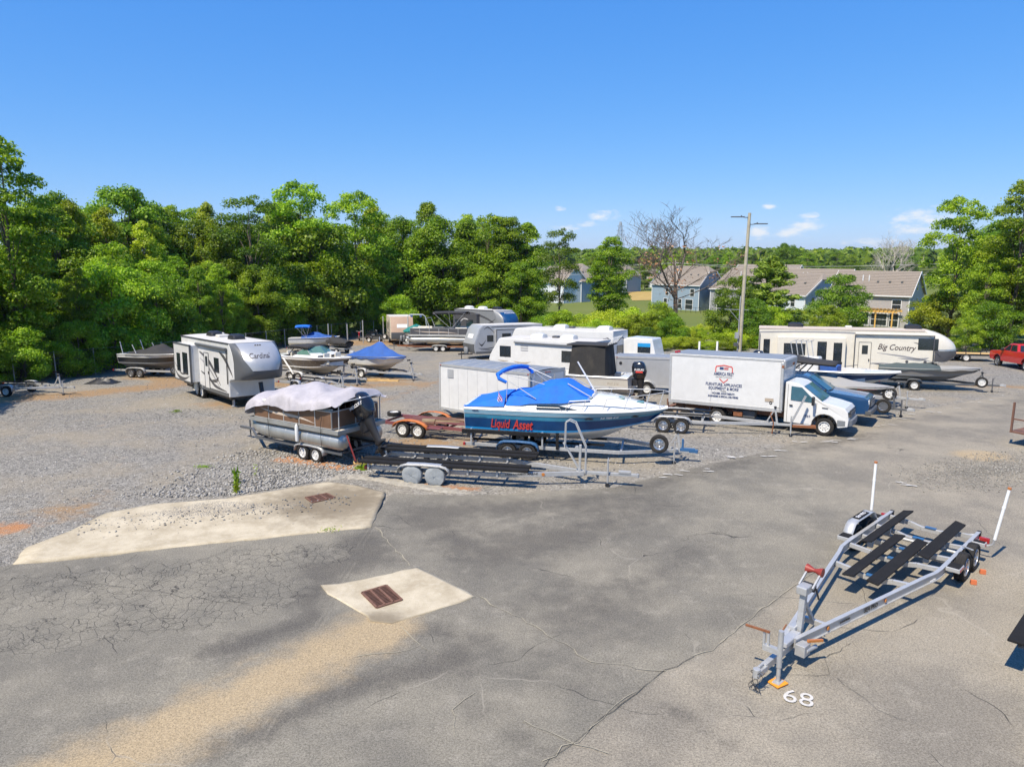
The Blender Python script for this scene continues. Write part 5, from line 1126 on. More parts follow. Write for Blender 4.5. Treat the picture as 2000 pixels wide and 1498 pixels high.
# ------------------------------------------------------------------ empty pontoon trailer in front
def pontoon_trailer():
    t = thing('pontoon_trailer', 'empty galvanised pontoon trailer with long black bunks and covered wheels', 'trailer', -2.73, 24.0, -11.5, tilt=False)
    zr = .42
    for s in (1, -1):
        MB().bar((-2.1, s * .86, zr), (2.6, s * .86, zr), .07, .13).bar((2.58, s * .86, zr), (5.25, s * .07, zr - .02), .07, .15).build('frame_rail', 'galv', t, bevel=.008)
        for y in (.62, 1.05):
            MB().bar((-2.3, s * y, .68), (3.55, s * y, .68), .25, .085).build('bunk', 'carpet', t, bevel=.012)
        for k in (0, 1):
            o = wheel(t, -.40 + .80 * k, s * 1.12, .33, .33, .2, 'steel', s)
            # canvas wheel cover
            rows = []; rr = random.Random(k * 3 + s)
            for (r, y) in ((.335, -.11), (.352, -.05), (.352, .08), (.33, .125), (.2, .135), (.08, .13), (.01, .132)):
                rows.append([(r * math.cos(a) * (1 + rr.uniform(-.02, .02)), s * (y + rr.uniform(-.012, .012)), r * math.sin(a)) for a in [2 * math.pi * i / 20 for i in range(20)]])
            MB().grid(rows, True).build('wheel_cover', M('canvas_wheel', (.25, .27, .28), .85, bump=.3, bscale=12), o, 60)
        fender(t, -.92, .92, s * 1.12, .28, .40, .74, 'galv', side=s)
    for x in (-2.0, -.9, .3, 1.5, 2.5):
        m = MB().bar((x, -1.05, zr), (x, 1.05, zr), .06, .08)
        for y in (-1.05, -.62, .62, 1.05): m.box(x - .03, x + .03, y - .03, y + .03, zr, .63)
        m.build('crossmember', 'galv', t)
    MB().bar((5.0, 0, zr), (6.7, 0, zr), .10, .10).build('tongue', 'galv', t, bevel=.008)
    m = MB(); m.box(6.4, 6.8, -.07, .07, zr + .04, zr + .13); m.box(6.7, 7.0, -.05, .05, zr - .04, zr + .05); m.cyl((7.02, 0, zr - .07), (7.02, 0, zr + .05), .06); m.build('coupler', 'galv', t, bevel=.01)
    w = MB(); w.bar((5.15, 0, zr), (4.55, 0, zr + 1.0), .10, .06); w.bar((5.1, 0, zr + .05), (5.12, 0, zr + .95), .11, .08); w = w.build('winch_stand', 'galv', t, bevel=.008)
    MB().tube([(5.3, -.1, zr), (5.3, -.1, zr + .9), (4.95, -.1, zr + 1.7), (4.75, -.1, zr + 1.78), (4.62, -.1, zr + 1.7), (4.6, -.1, zr + .85)], .022, 7).tube([(5.3, .12, zr), (5.3, .12, zr + .9), (4.95, .12, zr + 1.7), (4.75, .12, zr + 1.78), (4.62, .12, zr + 1.7), (4.6, .12, zr + .85)], .022, 7).build('ladder', 'alu', w, True)
    MB().cyl((5.0, -.08, zr + .82), (5.0, .08, zr + .82), .07).build('winch', 'galv', w)
    m = MB(); m.cyl((6.05, -.14, .06), (6.05, -.14, .92), .032); m.bar((6.05, -.14, .9), (6.05, .06, .96), .02, .02); m = m.build('jack', 'galv', t); MB().cyl((6.05, -.18, .075), (6.05, -.10, .075), .075).build('jack_wheel', 'black_plastic', m)
    MB().cyl((3.95, -.50, zr), (3.95, -.46 - .07, zr), .055, n=12).build('amber_marker', 'amber', t)
    d = Vector((2.67, .79, 0)).normalized(); text(t, 'LAKE NORMAN MARINE', .10, (3.25, -.70, zr + .02), tuple(d), (0, 0, 1), 'lettering_black', .1, bold=.002)
    for s in (1, -1): MB().box(-2.2, -2.1, s * .86 - .1, s * .86 + .1, zr - .06, zr + .06).build('tail_light', 'red_light', t, bevel=.01)
pontoon_trailer()

# ------------------------------------------------------------------ pontoon boats
def pontoon_boat(x, y, deg, label, L0, L1, zt, cover, tlabel, motor=True, wall='bronze', near=1, rimr=.30):
    tr = thing('boat_trailer', tlabel, 'trailer', x, y, deg)
    for s in (1, -1):
        MB().bar((L0 + .1, s * .95, .50), (L1 - .3, s * .95, .50), .07, .11).bar((L1 - .32, s * .95, .5), (L1 + 1.1, s * .08, .48), .07, .11).build('frame_rail', 'dark_grey' if wall == 'bronze' else 'rust', tr)
        for dx in (-.35, .35): wheel(tr, dx, s * 1.0, rimr, rimr, .18, 'steel', s)
        fender(tr, -.78, .78, s * 1.0, .24, .34, .66, 'galv', side=s); MB().bar((L0, s * .8, .60), (L1 - .2, s * .8, .60), .14, .05).build('bunk', 'carpet', tr)
    for cx in (L0 + .3, 0, L1 - .5): MB().bar((cx, -.95, .48), (cx, .95, .48), .07, .07).build('crossmember', 'dark_grey', tr)
    MB().bar((L1 + .9, 0, .46), (L1 + 2.0, 0, .46), .09, .09).cyl((L1 + 1.5, -.1, .05), (L1 + 1.5, -.1, .8), .03).bar((L1 + .9, 0, .46), (L1 + .85, 0, 1.2), .07, .07).build('tongue', 'dark_grey', tr)
    t = thing('pontoon_boat', label, 'boat', x, y, deg); rt = .325; zc = zt
    for s in (1, -1):
        prof = [(.001, L0), (rt * .6, L0 + .03), (rt * .92, L0 + .10), (rt, L0 + .2), (rt, L1 - .95), (rt * .93, L1 - .6), (rt * .7, L1 - .25), (rt * .3, L1 - .03), (.001, L1)]
        m = MB().lathe(prof, (0, s * .86, zc), 'x', 24); m.v = [(vx, vy, vz + (max(0, vx - (L1 - .95)) ** 2 * .22)) for vx, vy, vz in m.v]
        o = m.build('pontoon_tube', 'tube_alu', t, 40)
        for k in range(4): xx = L0 + .5 + (L1 - L0 - 1.6) * k / 3; MB().lathe([(rt + .004, xx - .012), (rt + .009, xx), (rt + .004, xx + .012)], (0, s * .86, zc), 'x', 24).build('weld_seam', 'alu', o)
    zd = zc + rt + .06
    MB().box(L0 + .05, L1 - .35, -1.2, 1.2, zd, zd + .05).build('deck', 'beige', t)
    MB().box(L0 + .03, L1 - .33, -1.23, -1.2, zd - .07, zd + .09).box(L0 + .03, L1 - .33, 1.2, 1.23, zd - .07, zd + .09).box(L0 + .0, L0 + .03, -1.23, 1.23, zd - .07, zd + .09).box(L1 - .33, L1 - .3, -1.23, 1.23, zd - .07, zd + .09).build('deck_trim', 'tube_alu', t, bevel=.012)
    hw = .72
    for (a, b) in (((L0 + .35, 1.17), (L1 - .55, 1.17)), ((L0 + .35, -1.17), (L1 - .55, -1.17)), ((L0 + .35, -1.17), (L0 + .35, 1.17)), ((L1 - .55, -1.17), (L1 - .55, 1.17))):
        A = Vector((a[0], a[1], 0)); B = Vector((b[0], b[1], 0)); n = max(2, int((B - A).length / .85)); lo, hi = zd + .13, zd + hw
        o = MB().bar(A + Vector((0, 0, (lo + hi) / 2)), B + Vector((0, 0, (lo + hi) / 2)), .012, hi - lo).build('side_panel', wall, t)
        m = MB(); m.bar(A + Vector((0, 0, hi + .02)), B + Vector((0, 0, hi + .02)), .035, .035); m.bar(A + Vector((0, 0, lo - .02)), B + Vector((0, 0, lo - .02)), .03, .03)
        for i in range(n + 1): p = A.lerp(B, i / n); m.bar(p + Vector((0, 0, lo - .1)), p + Vector((0, 0, hi)), .035, .035)
        m.build('rail', 'alu', o)
        if abs(a[1]) == abs(b[1]) and a[1] == b[1]:
            s = 1 if a[1] > 0 else -1; rows = []
            for i in range(25):
                k = i / 24; xx = a[0] + .9 + (b[0] - a[0] - 1.3) * k; zz = lo + .1 + .28 * k + .05 * math.sin(k * 6); w = .005 + .05 * math.sin(math.pi * k); rows.append([(xx, a[1] + s * .012, zz - w), (xx, a[1] + s * .012, zz + w)])
            MB().grid(rows).build('stripe', 'bronze_stripe', o)
    for (xa, xb_, ya, yb_) in ((L0 + .45, L0 + 1.6, .45, 1.1), (L1 - 2.2, L1 - .75, .45, 1.1), (L1 - 2.2, L1 - .75, -1.1, -.45), (L0 + .45, L0 + 1.6, -1.1, -.45)):
        MB().box(xa, xb_, ya, yb_, zd + .05, zd + .45).build('seat', 'cream', t, bevel=.05); MB().box(xa, xb_, ya if ya < 0 else yb_ - .14, ya + .14 if ya < 0 else yb_, zd + .45, zd + .82).build('seat_back', 'cream', t, bevel=.04)
    if motor:
        m = outboard(t, L0 + .02, 0, zd + .14, s=1.38, tiltdeg=30); return t, m, zd, L0, L1
    return t, None, zd, L0, L1
def covered_pontoon():
    t, mo, zd, L0, L1 = pontoon_boat(-7.0, 26.55, 147, 'bronze pontoon boat under a lilac-grey cover with a black outboard', -1.75, 3.45, .93, True, 'dark twin-axle trailer under the covered pontoon boat')
    rr = random.Random(5); rows = []; n = 56
    pr = [(0, 1.15), (.05, 1.45), (.18, 1.36), (.34, 1.16), (.42, 1.32), (.56, 1.42), (.68, 1.25), (.76, .84), (.82, .95), (.90, 1.02), (.96, .62), (1.0, .12)]
    x0, x1 = L0 + .05, L1 + .1
    for i in range(n + 1):
        k = i / n; x = x0 + (x1 - x0) * k; top = np.interp(k, [p[0] for p in pr], [p[1] for p in pr]); row = []
        edge = .62 - .05 * math.sin(k * 17) + .42 * max(0, 1 - k / .3) - (.5 * max(0, (k - .82) / .18)); wd = 1.23 if k < .93 else 1.23 - (k - .93) * 3
        for j in range(-14, 15):
            v = j / 14; a = abs(v)
            if a > .80: f = (a - .80) / .20; y = wd * (1.0 + .06 * f); z = (top * .80) + (edge - top * .80) * f
            else: y = wd * a / .80; z = top * (1 - .20 * (a / .80) ** 2.2)
            fold = .055 * math.sin(k * 43 + 2.6 * math.sin(v * 2)) * a * a + .04 * math.sin(k * 19 + v * 7) + .03 * math.sin(k * 71 + v * 3) * a
            row.append((x + .03 * math.sin(z * 9 + v * 5), math.copysign(y + (abs(fold) + .02) * (a > .5), v), zd + z + fold * (1.2 - 1.0 * a)))
        rows.append(row)
    c = MB().grid(rows).build('boat_cover', 'canvas_lilac', t, 80); c.modifiers.new('thick', 'SOLIDIFY').thickness = .01
    sb = c.modifiers.new('sub', 'SUBSURF'); sb.levels = 1; sb.render_levels = 1
    # lowered bimini bows over the stern under the cover's end
    MB().tube([(L0 + .12, 1.05, zd + .05), (L0 + .1, 1.05, zd + .95), (L0 - .05, .95, zd + 1.12), (L0 - .25, .4, zd + 1.18), (L0 - .25, -.6, zd + 1.18), (L0 - .05, -.95, zd + 1.12), (L0 + .1, -1.05, zd + .95), (L0 + .12, -1.05, zd + .05)], .022, 7).build('stern_rail', 'alu', t, True)
    for (xa, ya) in ((.2, 1.24), (1.9, 1.24), (-1.0, 1.24)): MB().tube([(xa, ya + .02, zd + .6), (xa + .1, ya + .03, zd + .1), (xa + .15, 1.2, zd - .6)], .009, 5).build('strap', 'black_plastic', t)
    MB().lathe([(.001, -.36), (.06, -.33), (.07, -.25), (.07, .2), (.05, .28), (.015, .33)], (.35, 1.29, zd - .2), 'z', 12).build('fender_buoy', 'gelcoat', t, True)
    T = Matrix.Rotation(R(30), 4, 'Y'); rt = T @ Vector((1, 0, 0)); up = T @ Vector((0, 0, 1)); b = Vector((L0 + .02, 0, zd + .14)); p = b + T @ Vector((-.30, .234, .44)) * 1.38
    text(mo, 'MERCURY', .16, p + Vector((0, .03, 0)), tuple(-rt), tuple(up), 'lettering_white', .15, bold=.004)
    MB().bar((L0 - .1, .9, zd - .1), (L0 - .55, .95, .35), .05, .02).build('tie_down_strap', 'red_rubber', t)
covered_pontoon()
def far_pontoon():
    t, _, zd, L0, L1 = pontoon_boat(-6.9, 69.5, 172, 'pontoon boat with black bimini and navy panels near the grey travel trailer', -3.2, 3.4, 1.15, False, 'red trailer under the far pontoon boat', False, 'decal_dark')
    bimini(t, -2.6, .6, 1.15, zd + .7, zd + 2.25, 'canvas_black', legx=-1.2)
    m = MB(); m.tube([(.9, -1.0, zd + .7), (1.3, -1.0, zd + 1.7), (1.3, 1.0, zd + 1.7), (.9, 1.0, zd + .7)], .03); m.build('arch', 'alu', t, True)
far_pontoon()

# ------------------------------------------------------------------ rusty orange trailer
def orange_trailer():
    t = thing('flat_trailer', 'rusty maroon open trailer with orange mudguards and timber on it', 'trailer', -3.9, 30.35, -24)
    for s in (1, -1):
        MB().bar((-1.7, s * .80, .52), (3.2, s * .80, .52), .07, .13).build('frame_rail', 'maroon', t)
        for dx in (-.38, .38): wheel(t, dx, s * 1.02, .34, .34, .2, 'steel', s)
        fender(t, -.86, .86, s * 1.02, .27, .42, .80, 'orange', flat=False, side=s); MB().box(.86, 1.5, s * 1.02 - .14, s * 1.02 + .14, .50, .54).build('step', 'maroon', t)
    for x in (-1.6, -.6, .5, 1.6, 2.6): MB().bar((x, -.8, .5), (x, .8, .5), .06, .08).build('crossmember', 'maroon', t)
    MB().bar((3.1, -.75, .5), (4.6, 0, .48), .07, .1).bar((3.1, .75, .5), (4.6, 0, .48), .07, .1).build('tongue', 'maroon', t)
    rr = random.Random(2)
    for i in range(7):
        y = -.7 + .22 * i; a = rr.uniform(-.2, .2); MB().bar((rr.uniform(-1.6, .2), y, .62), (rr.uniform(1.4, 3.0), y + a, .62 + rr.uniform(0, .05)), .13, .05).build('plank', 'maroon' if i % 2 else 'rust_brown', t)
    MB().bar((.3, -.55, .70), (2.7, .2, .72), .14, .1).build('timber', M('old_timber', (.32, .25, .16), .9, var=.25), t)
    MB().tube([(1.0, -.8, .58), (1.1, -.8, .86), (2.4, -.8, .9), (2.7, -.8, .6)], .03).build('rub_bar', 'rust_brown', t)
    w = wheel(t, -1.55, .1, .74, .31, .18, 'steel', 1, 'spare_wheel', (R(90), 0, 0))
orange_trailer()

# ------------------------------------------------------------------ blue and white cabin cruiser
def cruiser():
    tr = thing('boat_trailer', 'galvanised twin-axle trailer under the blue cabin cruiser with chrome spare wheel', 'trailer', .45, 26.95, -13.0, tilt=False)
    boat_trailer(tr, W=1.9, xr=-2.1, xb=3.8, xt=5.9, xc=6.3, zr=.50, mat='galv', r=.335, half=1.08, winch=True, jack=(5.75, -.35), spare=(5.2, -.72, .86), near=-1, coupler='blue_steel', style='chrome', cross=(-1.9, -.7, .9, 2.4, 3.8), fmat='blue_steel')
    for s in (1, -1):   # tall side bunks on posts
        MB().box(-2.15, 1.25, s * 1.16 - .03, s * 1.16 + .03, .98, 1.12).build('side_bunk', 'carpet', tr, bevel=.01)
        for x in (-1.8, .95): MB().bar((x, s * 1.10, .50), (x, s * 1.10, 1.14), .06, .06).build('bunk_post', 'galv', tr)
        MB().box(1.45, 1.55, s * 1.02 - .05, s * 1.02 + .05, .5, 1.12).build('guide_board', 'carpet', tr)
        MB().bar((-1.9, s * .5, .58), (3.2, s * .45, .62), .14, .06).build('bunk', 'carpet', tr)
    m = MB(); m.box(5.95, 6.5, -.06, .06, .46, .56); m.cyl((6.05, 0, .5), (6.05, 0, .9), .04); m.build('tongue_extension', 'blue_steel', tr)
    t = thing('cabin_cruiser', 'blue and white cabin cruiser with red script lettering and bright blue canvas', 'boat', .45, 26.95, -13.0, tilt=False)
    H = Hull(7.5, 2.5, 1.22, .66, tr=.95, bow=2.5, full=.82, rise=.10, rake=.84, flare=.05, chine=.30); off = -2.05
    root = bpy.data.objects.new('hull', None); 
    def P(o): 
        return o
    # the boat is built from its transom; shift it aft along the trailer
    base = t; h = R(-13.0); t.location = (.45 + math.cos(h) * off, 26.95 + math.sin(h) * off, 0)
    H.band(t, 'hull_bottom', 0, .40, 'gelcoat'); H.band(t, 'boot_stripe', .40, .455, 'bright_blue', .004); H.band(t, 'hull_side', .455, .74, 'navy'); H.band(t, 'upper_side', .74, .87, 'teal_blue', .003); H.band(t, 'sheer_band', .87, 1.0, 'pale_blue', .012)
    H.transom(t, 'gelcoat'); H.rub(t, 'mid_grey', .016, .872); H.rub(t, 'gelcoat', .022, 1.0)
    H.deck(t, 'gelcoat', 0, 1, .10, 0, .005)
    # raised white side coaming then trunk cabin, lofted
    rows = []
    for q, w, hh in ((0, .97, .12), (.12, .97, .15), (.26, .95, .19), (.30, .93, .34), (.55, .90, .42), (.66, .86, .46), (.74, .80, .40), (.86, .66, .22), (.95, .4, .10), (.985, .2, .05)):
        S = H.sheer(q); y = S.y * w
        rows.append([(S.x, -y, S.z), (S.x, -y * .93, S.z + hh * .8), (S.x, -y * .80, S.z + hh), (S.x, 0, S.z + hh * 1.08), (S.x, y * .80, S.z + hh), (S.x, y * .93, S.z + hh * .8), (S.x, y, S.z)])
    tk = MB().grid(rows).build('cabin_trunk', 'gelcoat', t, 55)
    def trunk_pt(q, v):
        qs = [0, .12, .26, .30, .55, .66, .74, .86, .95, .985]; ws = [.97, .97, .95, .93, .90, .86, .80, .66, .4, .2]; hs = [.12, .15, .19, .34, .42, .46, .40, .22, .10, .05]
        S = H.sheer(q); y = S.y * np.interp(q, qs, ws); hh = np.interp(q, qs, hs); return S, y, hh
    for s in (-1, 1):   # side windows
        m = MB(); lo = []; hi = []
        for k in range(9):
            q = .37 + .20 * k / 8; S, y, hh = trunk_pt(q, 0); f0 = .18; f1 = .62 - (.42 * max(0, k - 4) / 4)
            lo.append((S.x, s * (y * (1 - .07 * f0 / .8) + .006), S.z + hh * f0)); hi.append((S.x, s * (y * (1 - .07 * f1 / .8) + .006), S.z + hh * f1))
        m.grid([lo, hi]).build('cabin_window', 'glass', t)
        m = MB(); a = []; b = []
        for k in range(6):
            q = .585 + .05 * k / 5; S, y, hh = trunk_pt(q, 0); a.append((S.x, s * y * .86, S.z + hh * .98 + .01)); b.append((S.x + .05, s * y * .60, S.z + hh * 1.05 + .01))
        m.grid([a, b]).build('fore_window', 'glass_green', t)
    for (q, w) in ((.76, .42), (.855, .30)):
        S, y, hh = trunk_pt(q, 0); MB().box(S.x - .22, S.x + .22, -w / 2 * 1.2, w / 2 * 1.2, S.z + hh * 1.03 - .06, S.z + hh * 1.03 + .015).build('deck_hatch', 'glass_green', t, bevel=.02)
    # canvas: aft tonneau, cockpit enclosure up to the windscreen
    def canvas(name, st, mat='canvas_blue'):
        rows = []
        for (q, w, z0, z1, ry) in st:
            S = H.sheer(q); y = S.y * w; rows.append([(S.x, -y, S.z + z0), (S.x, -y * ry, S.z + z1 * .94), (S.x, -y * ry * .5, S.z + z1), (S.x, 0, S.z + z1 * 1.02), (S.x, y * ry * .5, S.z + z1), (S.x, y * ry, S.z + z1 * .94), (S.x, y, S.z + z0)])
        m = MB().grid(rows); k = len(rows[0]); m.f.append(tuple(range(k))); m.f.append(tuple(range(len(m.v) - k, len(m.v)))[::-1]); return m.build(name, mat, t, 30)
    canvas('tonneau_cover', ((-.005, .95, .08, .10, .96), (.06, .95, .10, .20, .9), (.155, .95, .12, .42, .82), (.205, .94, .14, .44, .80)))
    canvas('cockpit_canvas', ((.215, .93, .16, .38, .90), (.225, .93, .18, .50, .86), (.27, .92, .19, .53, .85), (.29, .92, .20, .52, .84), (.33, .92, .27, .70, .80), (.40, .91, .30, .92, .74), (.49, .90, .32, 1.02, .70), (.515, .89, .34, .98, .68), (.575, .86, .40, .66, .8), (.63, .84, .42, .47, .9)))
    m = MB()
    for s in (-1, 1):
        S, y, hh = trunk_pt(.515, 0); S2, y2, h2 = trunk_pt(.635, 0); m.tube([(S.x, s * y * .62, S.z + .99), (S2.x, s * y2 * .74, S2.z + .50)], .02); S3, y3, h3 = trunk_pt(.545, 0); m.tube([(S3.x, s * y3 * .95, S3.z + .36), (S2.x, s * y2 * .80, S2.z + .50), (S2.x + .1, 0, S2.z + .56)], .02)
    m.build('windscreen_frame', 'alu', t)
    # folded bimini on its bows, leaning aft
    arcp = [(1.62, -1.05, 2.92), (1.36, -1.12, 3.06), (1.28, -1.05, 3.20), (1.44, -.6, 3.30), (1.62, 0, 3.33), (1.85, .5, 3.30), (2.0, .98, 3.20), (2.12, 1.08, 3.06), (2.2, 1.05, 2.95)]
    o = MB().tube(arcp, [.06, .075, .08, .085, .085, .085, .08, .075, .06], 10).build('bimini_top', 'canvas_blue', t, True); o.scale = (1, 1, 1)
    for s in (-1, 1): MB().tube([(1.74 + .3 * (s + 1), s * 1.05, 2.96), (2.75 + .2 * (s + 1), s * 1.10, 2.35)], .016).tube([(1.66 + .3 * (s + 1), s * 1.05, 2.95), (1.62 + .3 * (s + 1), s * 1.10, 2.2)], .014).tube([(1.45 + .25 * (s + 1), s * .95, 3.24), (3.0, s * .75, 2.85)], .015).build('bimini_frame', 'alu', o)
    # bow rail
    m = MB(); top = {}
    for s in (-1, 1):
        pts = []
        for q in (.52, .60, .70, .80, .90, .965):
            S = H.sheer(q); hgt = .30 + .22 * (q - .52) / .45; pts.append((S.x + .1, s * max(.05, S.y * .93), S.z + hgt + .12)); m.tube([(S.x - .05, s * S.y * .95, S.z + .06), pts[-1]], .012, 6)
        pts.append((H.sheer(.99).x + .15, 0, H.sheer(.99).z + .62)); m.tube(pts, .015, 6)
        for (qa, qb, zz) in ((.20, .34, .17), (.36, .50, .18)): A = H.sheer(qa); B = H.sheer(qb); m.tube([(A.x, s * A.y * .99, A.z + .03), (A.x + .1, s * A.y, A.z + zz), (B.x - .1, s * B.y, B.z + zz), (B.x, s * B.y * .99, B.z + .03)], .011, 6)
    m.build('bow_rail', 'alu', t)
    MB().cyl((4.75, .55, 2.40), (4.05, .55, 3.55), .035, .028).build('antenna', 'gelcoat', t, True)
    f = MB().tube([(1.36, -1.0, 1.98), (1.30, -1.02, 2.62)], .012).build('flag_staff', 'alu', t)
    for k in range(6):
        rows = [[(1.32 + .03 * i - .012 * k, -1.03 - .02 * math.sin(i * 1.5), 2.52 - .09 * k * .55 - .05 * i - dz) for dz in (0, .05)] for i in range(6)]
        MB().grid(rows).build('flag_stripe', 'flag_red' if k % 2 == 0 else 'skin_white', f)
    # writing on the starboard side
    def on_side(body, q, tt, sz, mat, sh=0, bold=0, sx=1.0):
        a = H.pt(q - .05, tt); b = H.pt(q + .05, tt); c = H.pt(q, tt); u = H.pt(q, tt + .05) - H.pt(q, tt - .05)
        r = Vector((b.x - a.x, -(b.y - a.y), b.z - a.z)); up = Vector((u.x, -u.y, u.z)); text(t, body, sz, (c.x, -c.y - .03, c.z), tuple(r), tuple(up), mat, sh, bold=bold, sx=sx)
    on_side('Liquid', .195, .595, .50, 'lettering_red', .28, .006, .60); on_side('Asset', .318, .585, .54, 'lettering_red', .32, .010, .60)
    on_side('AZ 7888 AW', .745, .82, .12, 'lettering_white', .1, .003); on_side('FOUR WINNS', .075, .81, .11, 'teal_blue', 0, .0); on_side('VISTA', .06, .97, .10, 'lettering_navy', 0, .004)
    for q in (.64, .86):
        c = H.pt(q, .82); MB().lathe([(.001, 0), (.05, 0), (.05, .012), (.001, .014)], (0, 0, 0), 'y', 16).build('side_light', 'black_gloss', t).matrix_local = Matrix.Translation((c.x, -c.y - .02, c.z)) @ Matrix.Diagonal((4.2, 1, .75, 1))
    MB().ring_caps([[(-.1 + a * math.cos(q), .09 * math.sin(q), z) for q in [2 * math.pi * i / 10 for i in range(10)]] for (z, a) in ((1.0, .14), (.7, .12), (.5, .16))]).build('outdrive', 'black_plastic', t, 50)
cruiser()

# ------------------------------------------------------------------ enclosed cargo trailers
def cargo_trailer(label, x, y, deg, L, W, H, z0, wall, roof, axles, side, vnose=0.0, ribs=True):
    t = thing('cargo_trailer', label, 'trailer', x, y, deg); a = L / 2
    pts = [(-a, -W / 2), (a, -W / 2), (a + vnose, 0), (a, W / 2), (-a, W / 2)] if vnose else [(-a, -W / 2), (a, -W / 2), (a, W / 2), (-a, W / 2)]
    MB().slab(pts, z0, H).build('body', wall, t, bevel=.02)
    rows = []; nn = 9
    rp = [(-a - .02, 1), (a + .02, 1)]
    for i in range(13):
        xx = -a - .02 + (L + .04) * i / 12; rows.append([(xx, (W / 2 + .012) * v, H + .004 + .10 * (1 - v * v)) for v in [-1 + 2 * j / 8 for j in range(9)]])
    MB().grid(rows).build('roof', roof, t, 50)
    if ribs:
        for i in range(1, 8):
            xx = -a + L * i / 8; MB().tube([(xx, (W / 2) * v, H + .012 + .10 * (1 - v * v)) for v in [-1 + 2 * j / 8 for j in range(9)]], .014, 5).build('roof_seam', 'roof_white', t)
    m = MB(); k = .05
    for s in (1, -1):
        m.box(-a - .03, a + .03, s * W / 2 - .02 if s > 0 else -W / 2 - .025, W / 2 + .025 if s > 0 else -W / 2 + .02, H - .09, H + .03)
        m.box(-a - .03, a + .03, s * W / 2 - .01 if s > 0 else -W / 2 - .02, W / 2 + .02 if s > 0 else -W / 2 + .01, z0 - .02, z0 + .10)
    m.box(-a - .03, -a + .01, -W / 2 - .02, W / 2 + .02, H - .10, H + .06); m.box(a - .01, a + .03, -W / 2 - .02, W / 2 + .02, H - .10, H + .06)
    m.build('trim_rail', 'alu', t)
    for sx in (1, -1):
        for s in (1, -1): MB().box(sx * a - .045, sx * a + .045, s * W / 2 - .035, s * W / 2 + .035, z0, H - .08).build('corner_post', 'alu', t)
    n = int(L / .6)
    for s in (1, -1):
        for i in range(1, n): xx = -a + L * i / n; MB().box(xx - .004, xx + .004, s * W / 2 - .006, s * W / 2 + .006, z0 + .1, H - .1).build('panel_seam', 'grey_paint', t)
    r = .35; xs = [-.25] if axles == 1 else [-.65, .15]
    for xx in xs:
        for s in (1, -1): wheel(t, xx, s * (W / 2 + .12), r, r, .2, 'steel', s)
    for s in (1, -1):
        o = fender(t, xs[0] - .52, xs[-1] + .52, s * (W / 2 + .13), .27, r * .9, r * 2 + .16, 'alu', flat=axles == 2, side=s)
    MB().bar((a, -.7, z0 + .0), (a + 1.3, 0, z0), .08, .1).bar((a, .7, z0), (a + 1.3, 0, z0), .08, .1).cyl((a + 1.1, 0, .05), (a + 1.1, 0, .95), .035).build('tongue', 'black_plastic', t)
    for s in (1, -1):
        for xx in (-a + .05, a - .08): MB().box(xx - .04, xx + .04, s * (W / 2 + .028) - .012, s * (W / 2 + .028) + .012, H - .06, H - .02).build('marker_lamp', 'red_light', t)
    # rear doors
    MB().box(-a - .035, -a - .012, -W / 2 + .1, W / 2 - .1, z0 + .08, H - .12).build('rear_door', wall, t)
    d = MB()
    for yy in (-W * .18, W * .18): d.cyl((-a - .06, yy, z0 + .1), (-a - .06, yy, H - .15), .016)
    d.build('door_bar', 'galv', t)
    for yy in (-.14, 0, .14): MB().box(-a - .05, -a - .03, yy - .04, yy + .04, H - .06, H - .02).build('marker_lamp', 'red_light', t)
    return t
def cargo():
    # its tail doors face the camera's right, the long side the camera
    h = -41.5
    t = cargo_trailer('white enclosed cargo trailer with ribbed grey roof behind the blue cruiser', -.55, 33.2, h + 180, 5.7, 2.5, 2.62, .42, 'white', 'roof_metal', 2, -1)
    MB().box(1.9, 2.3, 1.255, 1.275, 2.0, 2.42).build('side_vent', 'grey_paint', t, bevel=.02)
    t = cargo_trailer('small silver-grey enclosed trailer with one axle left of the box truck', 8.05, 42.3, 162, 3.3, 1.9, 2.2, .45, 'silver', 'roof_metal', 1, 1, vnose=.55, ribs=False)
    MB().lathe([(.001, 0), (.09, 0), (.09, .02), (.001, .022)], (1.35, .955, 1.82), 'y', 18).build('side_vent', 'black_plastic', t)
cargo()

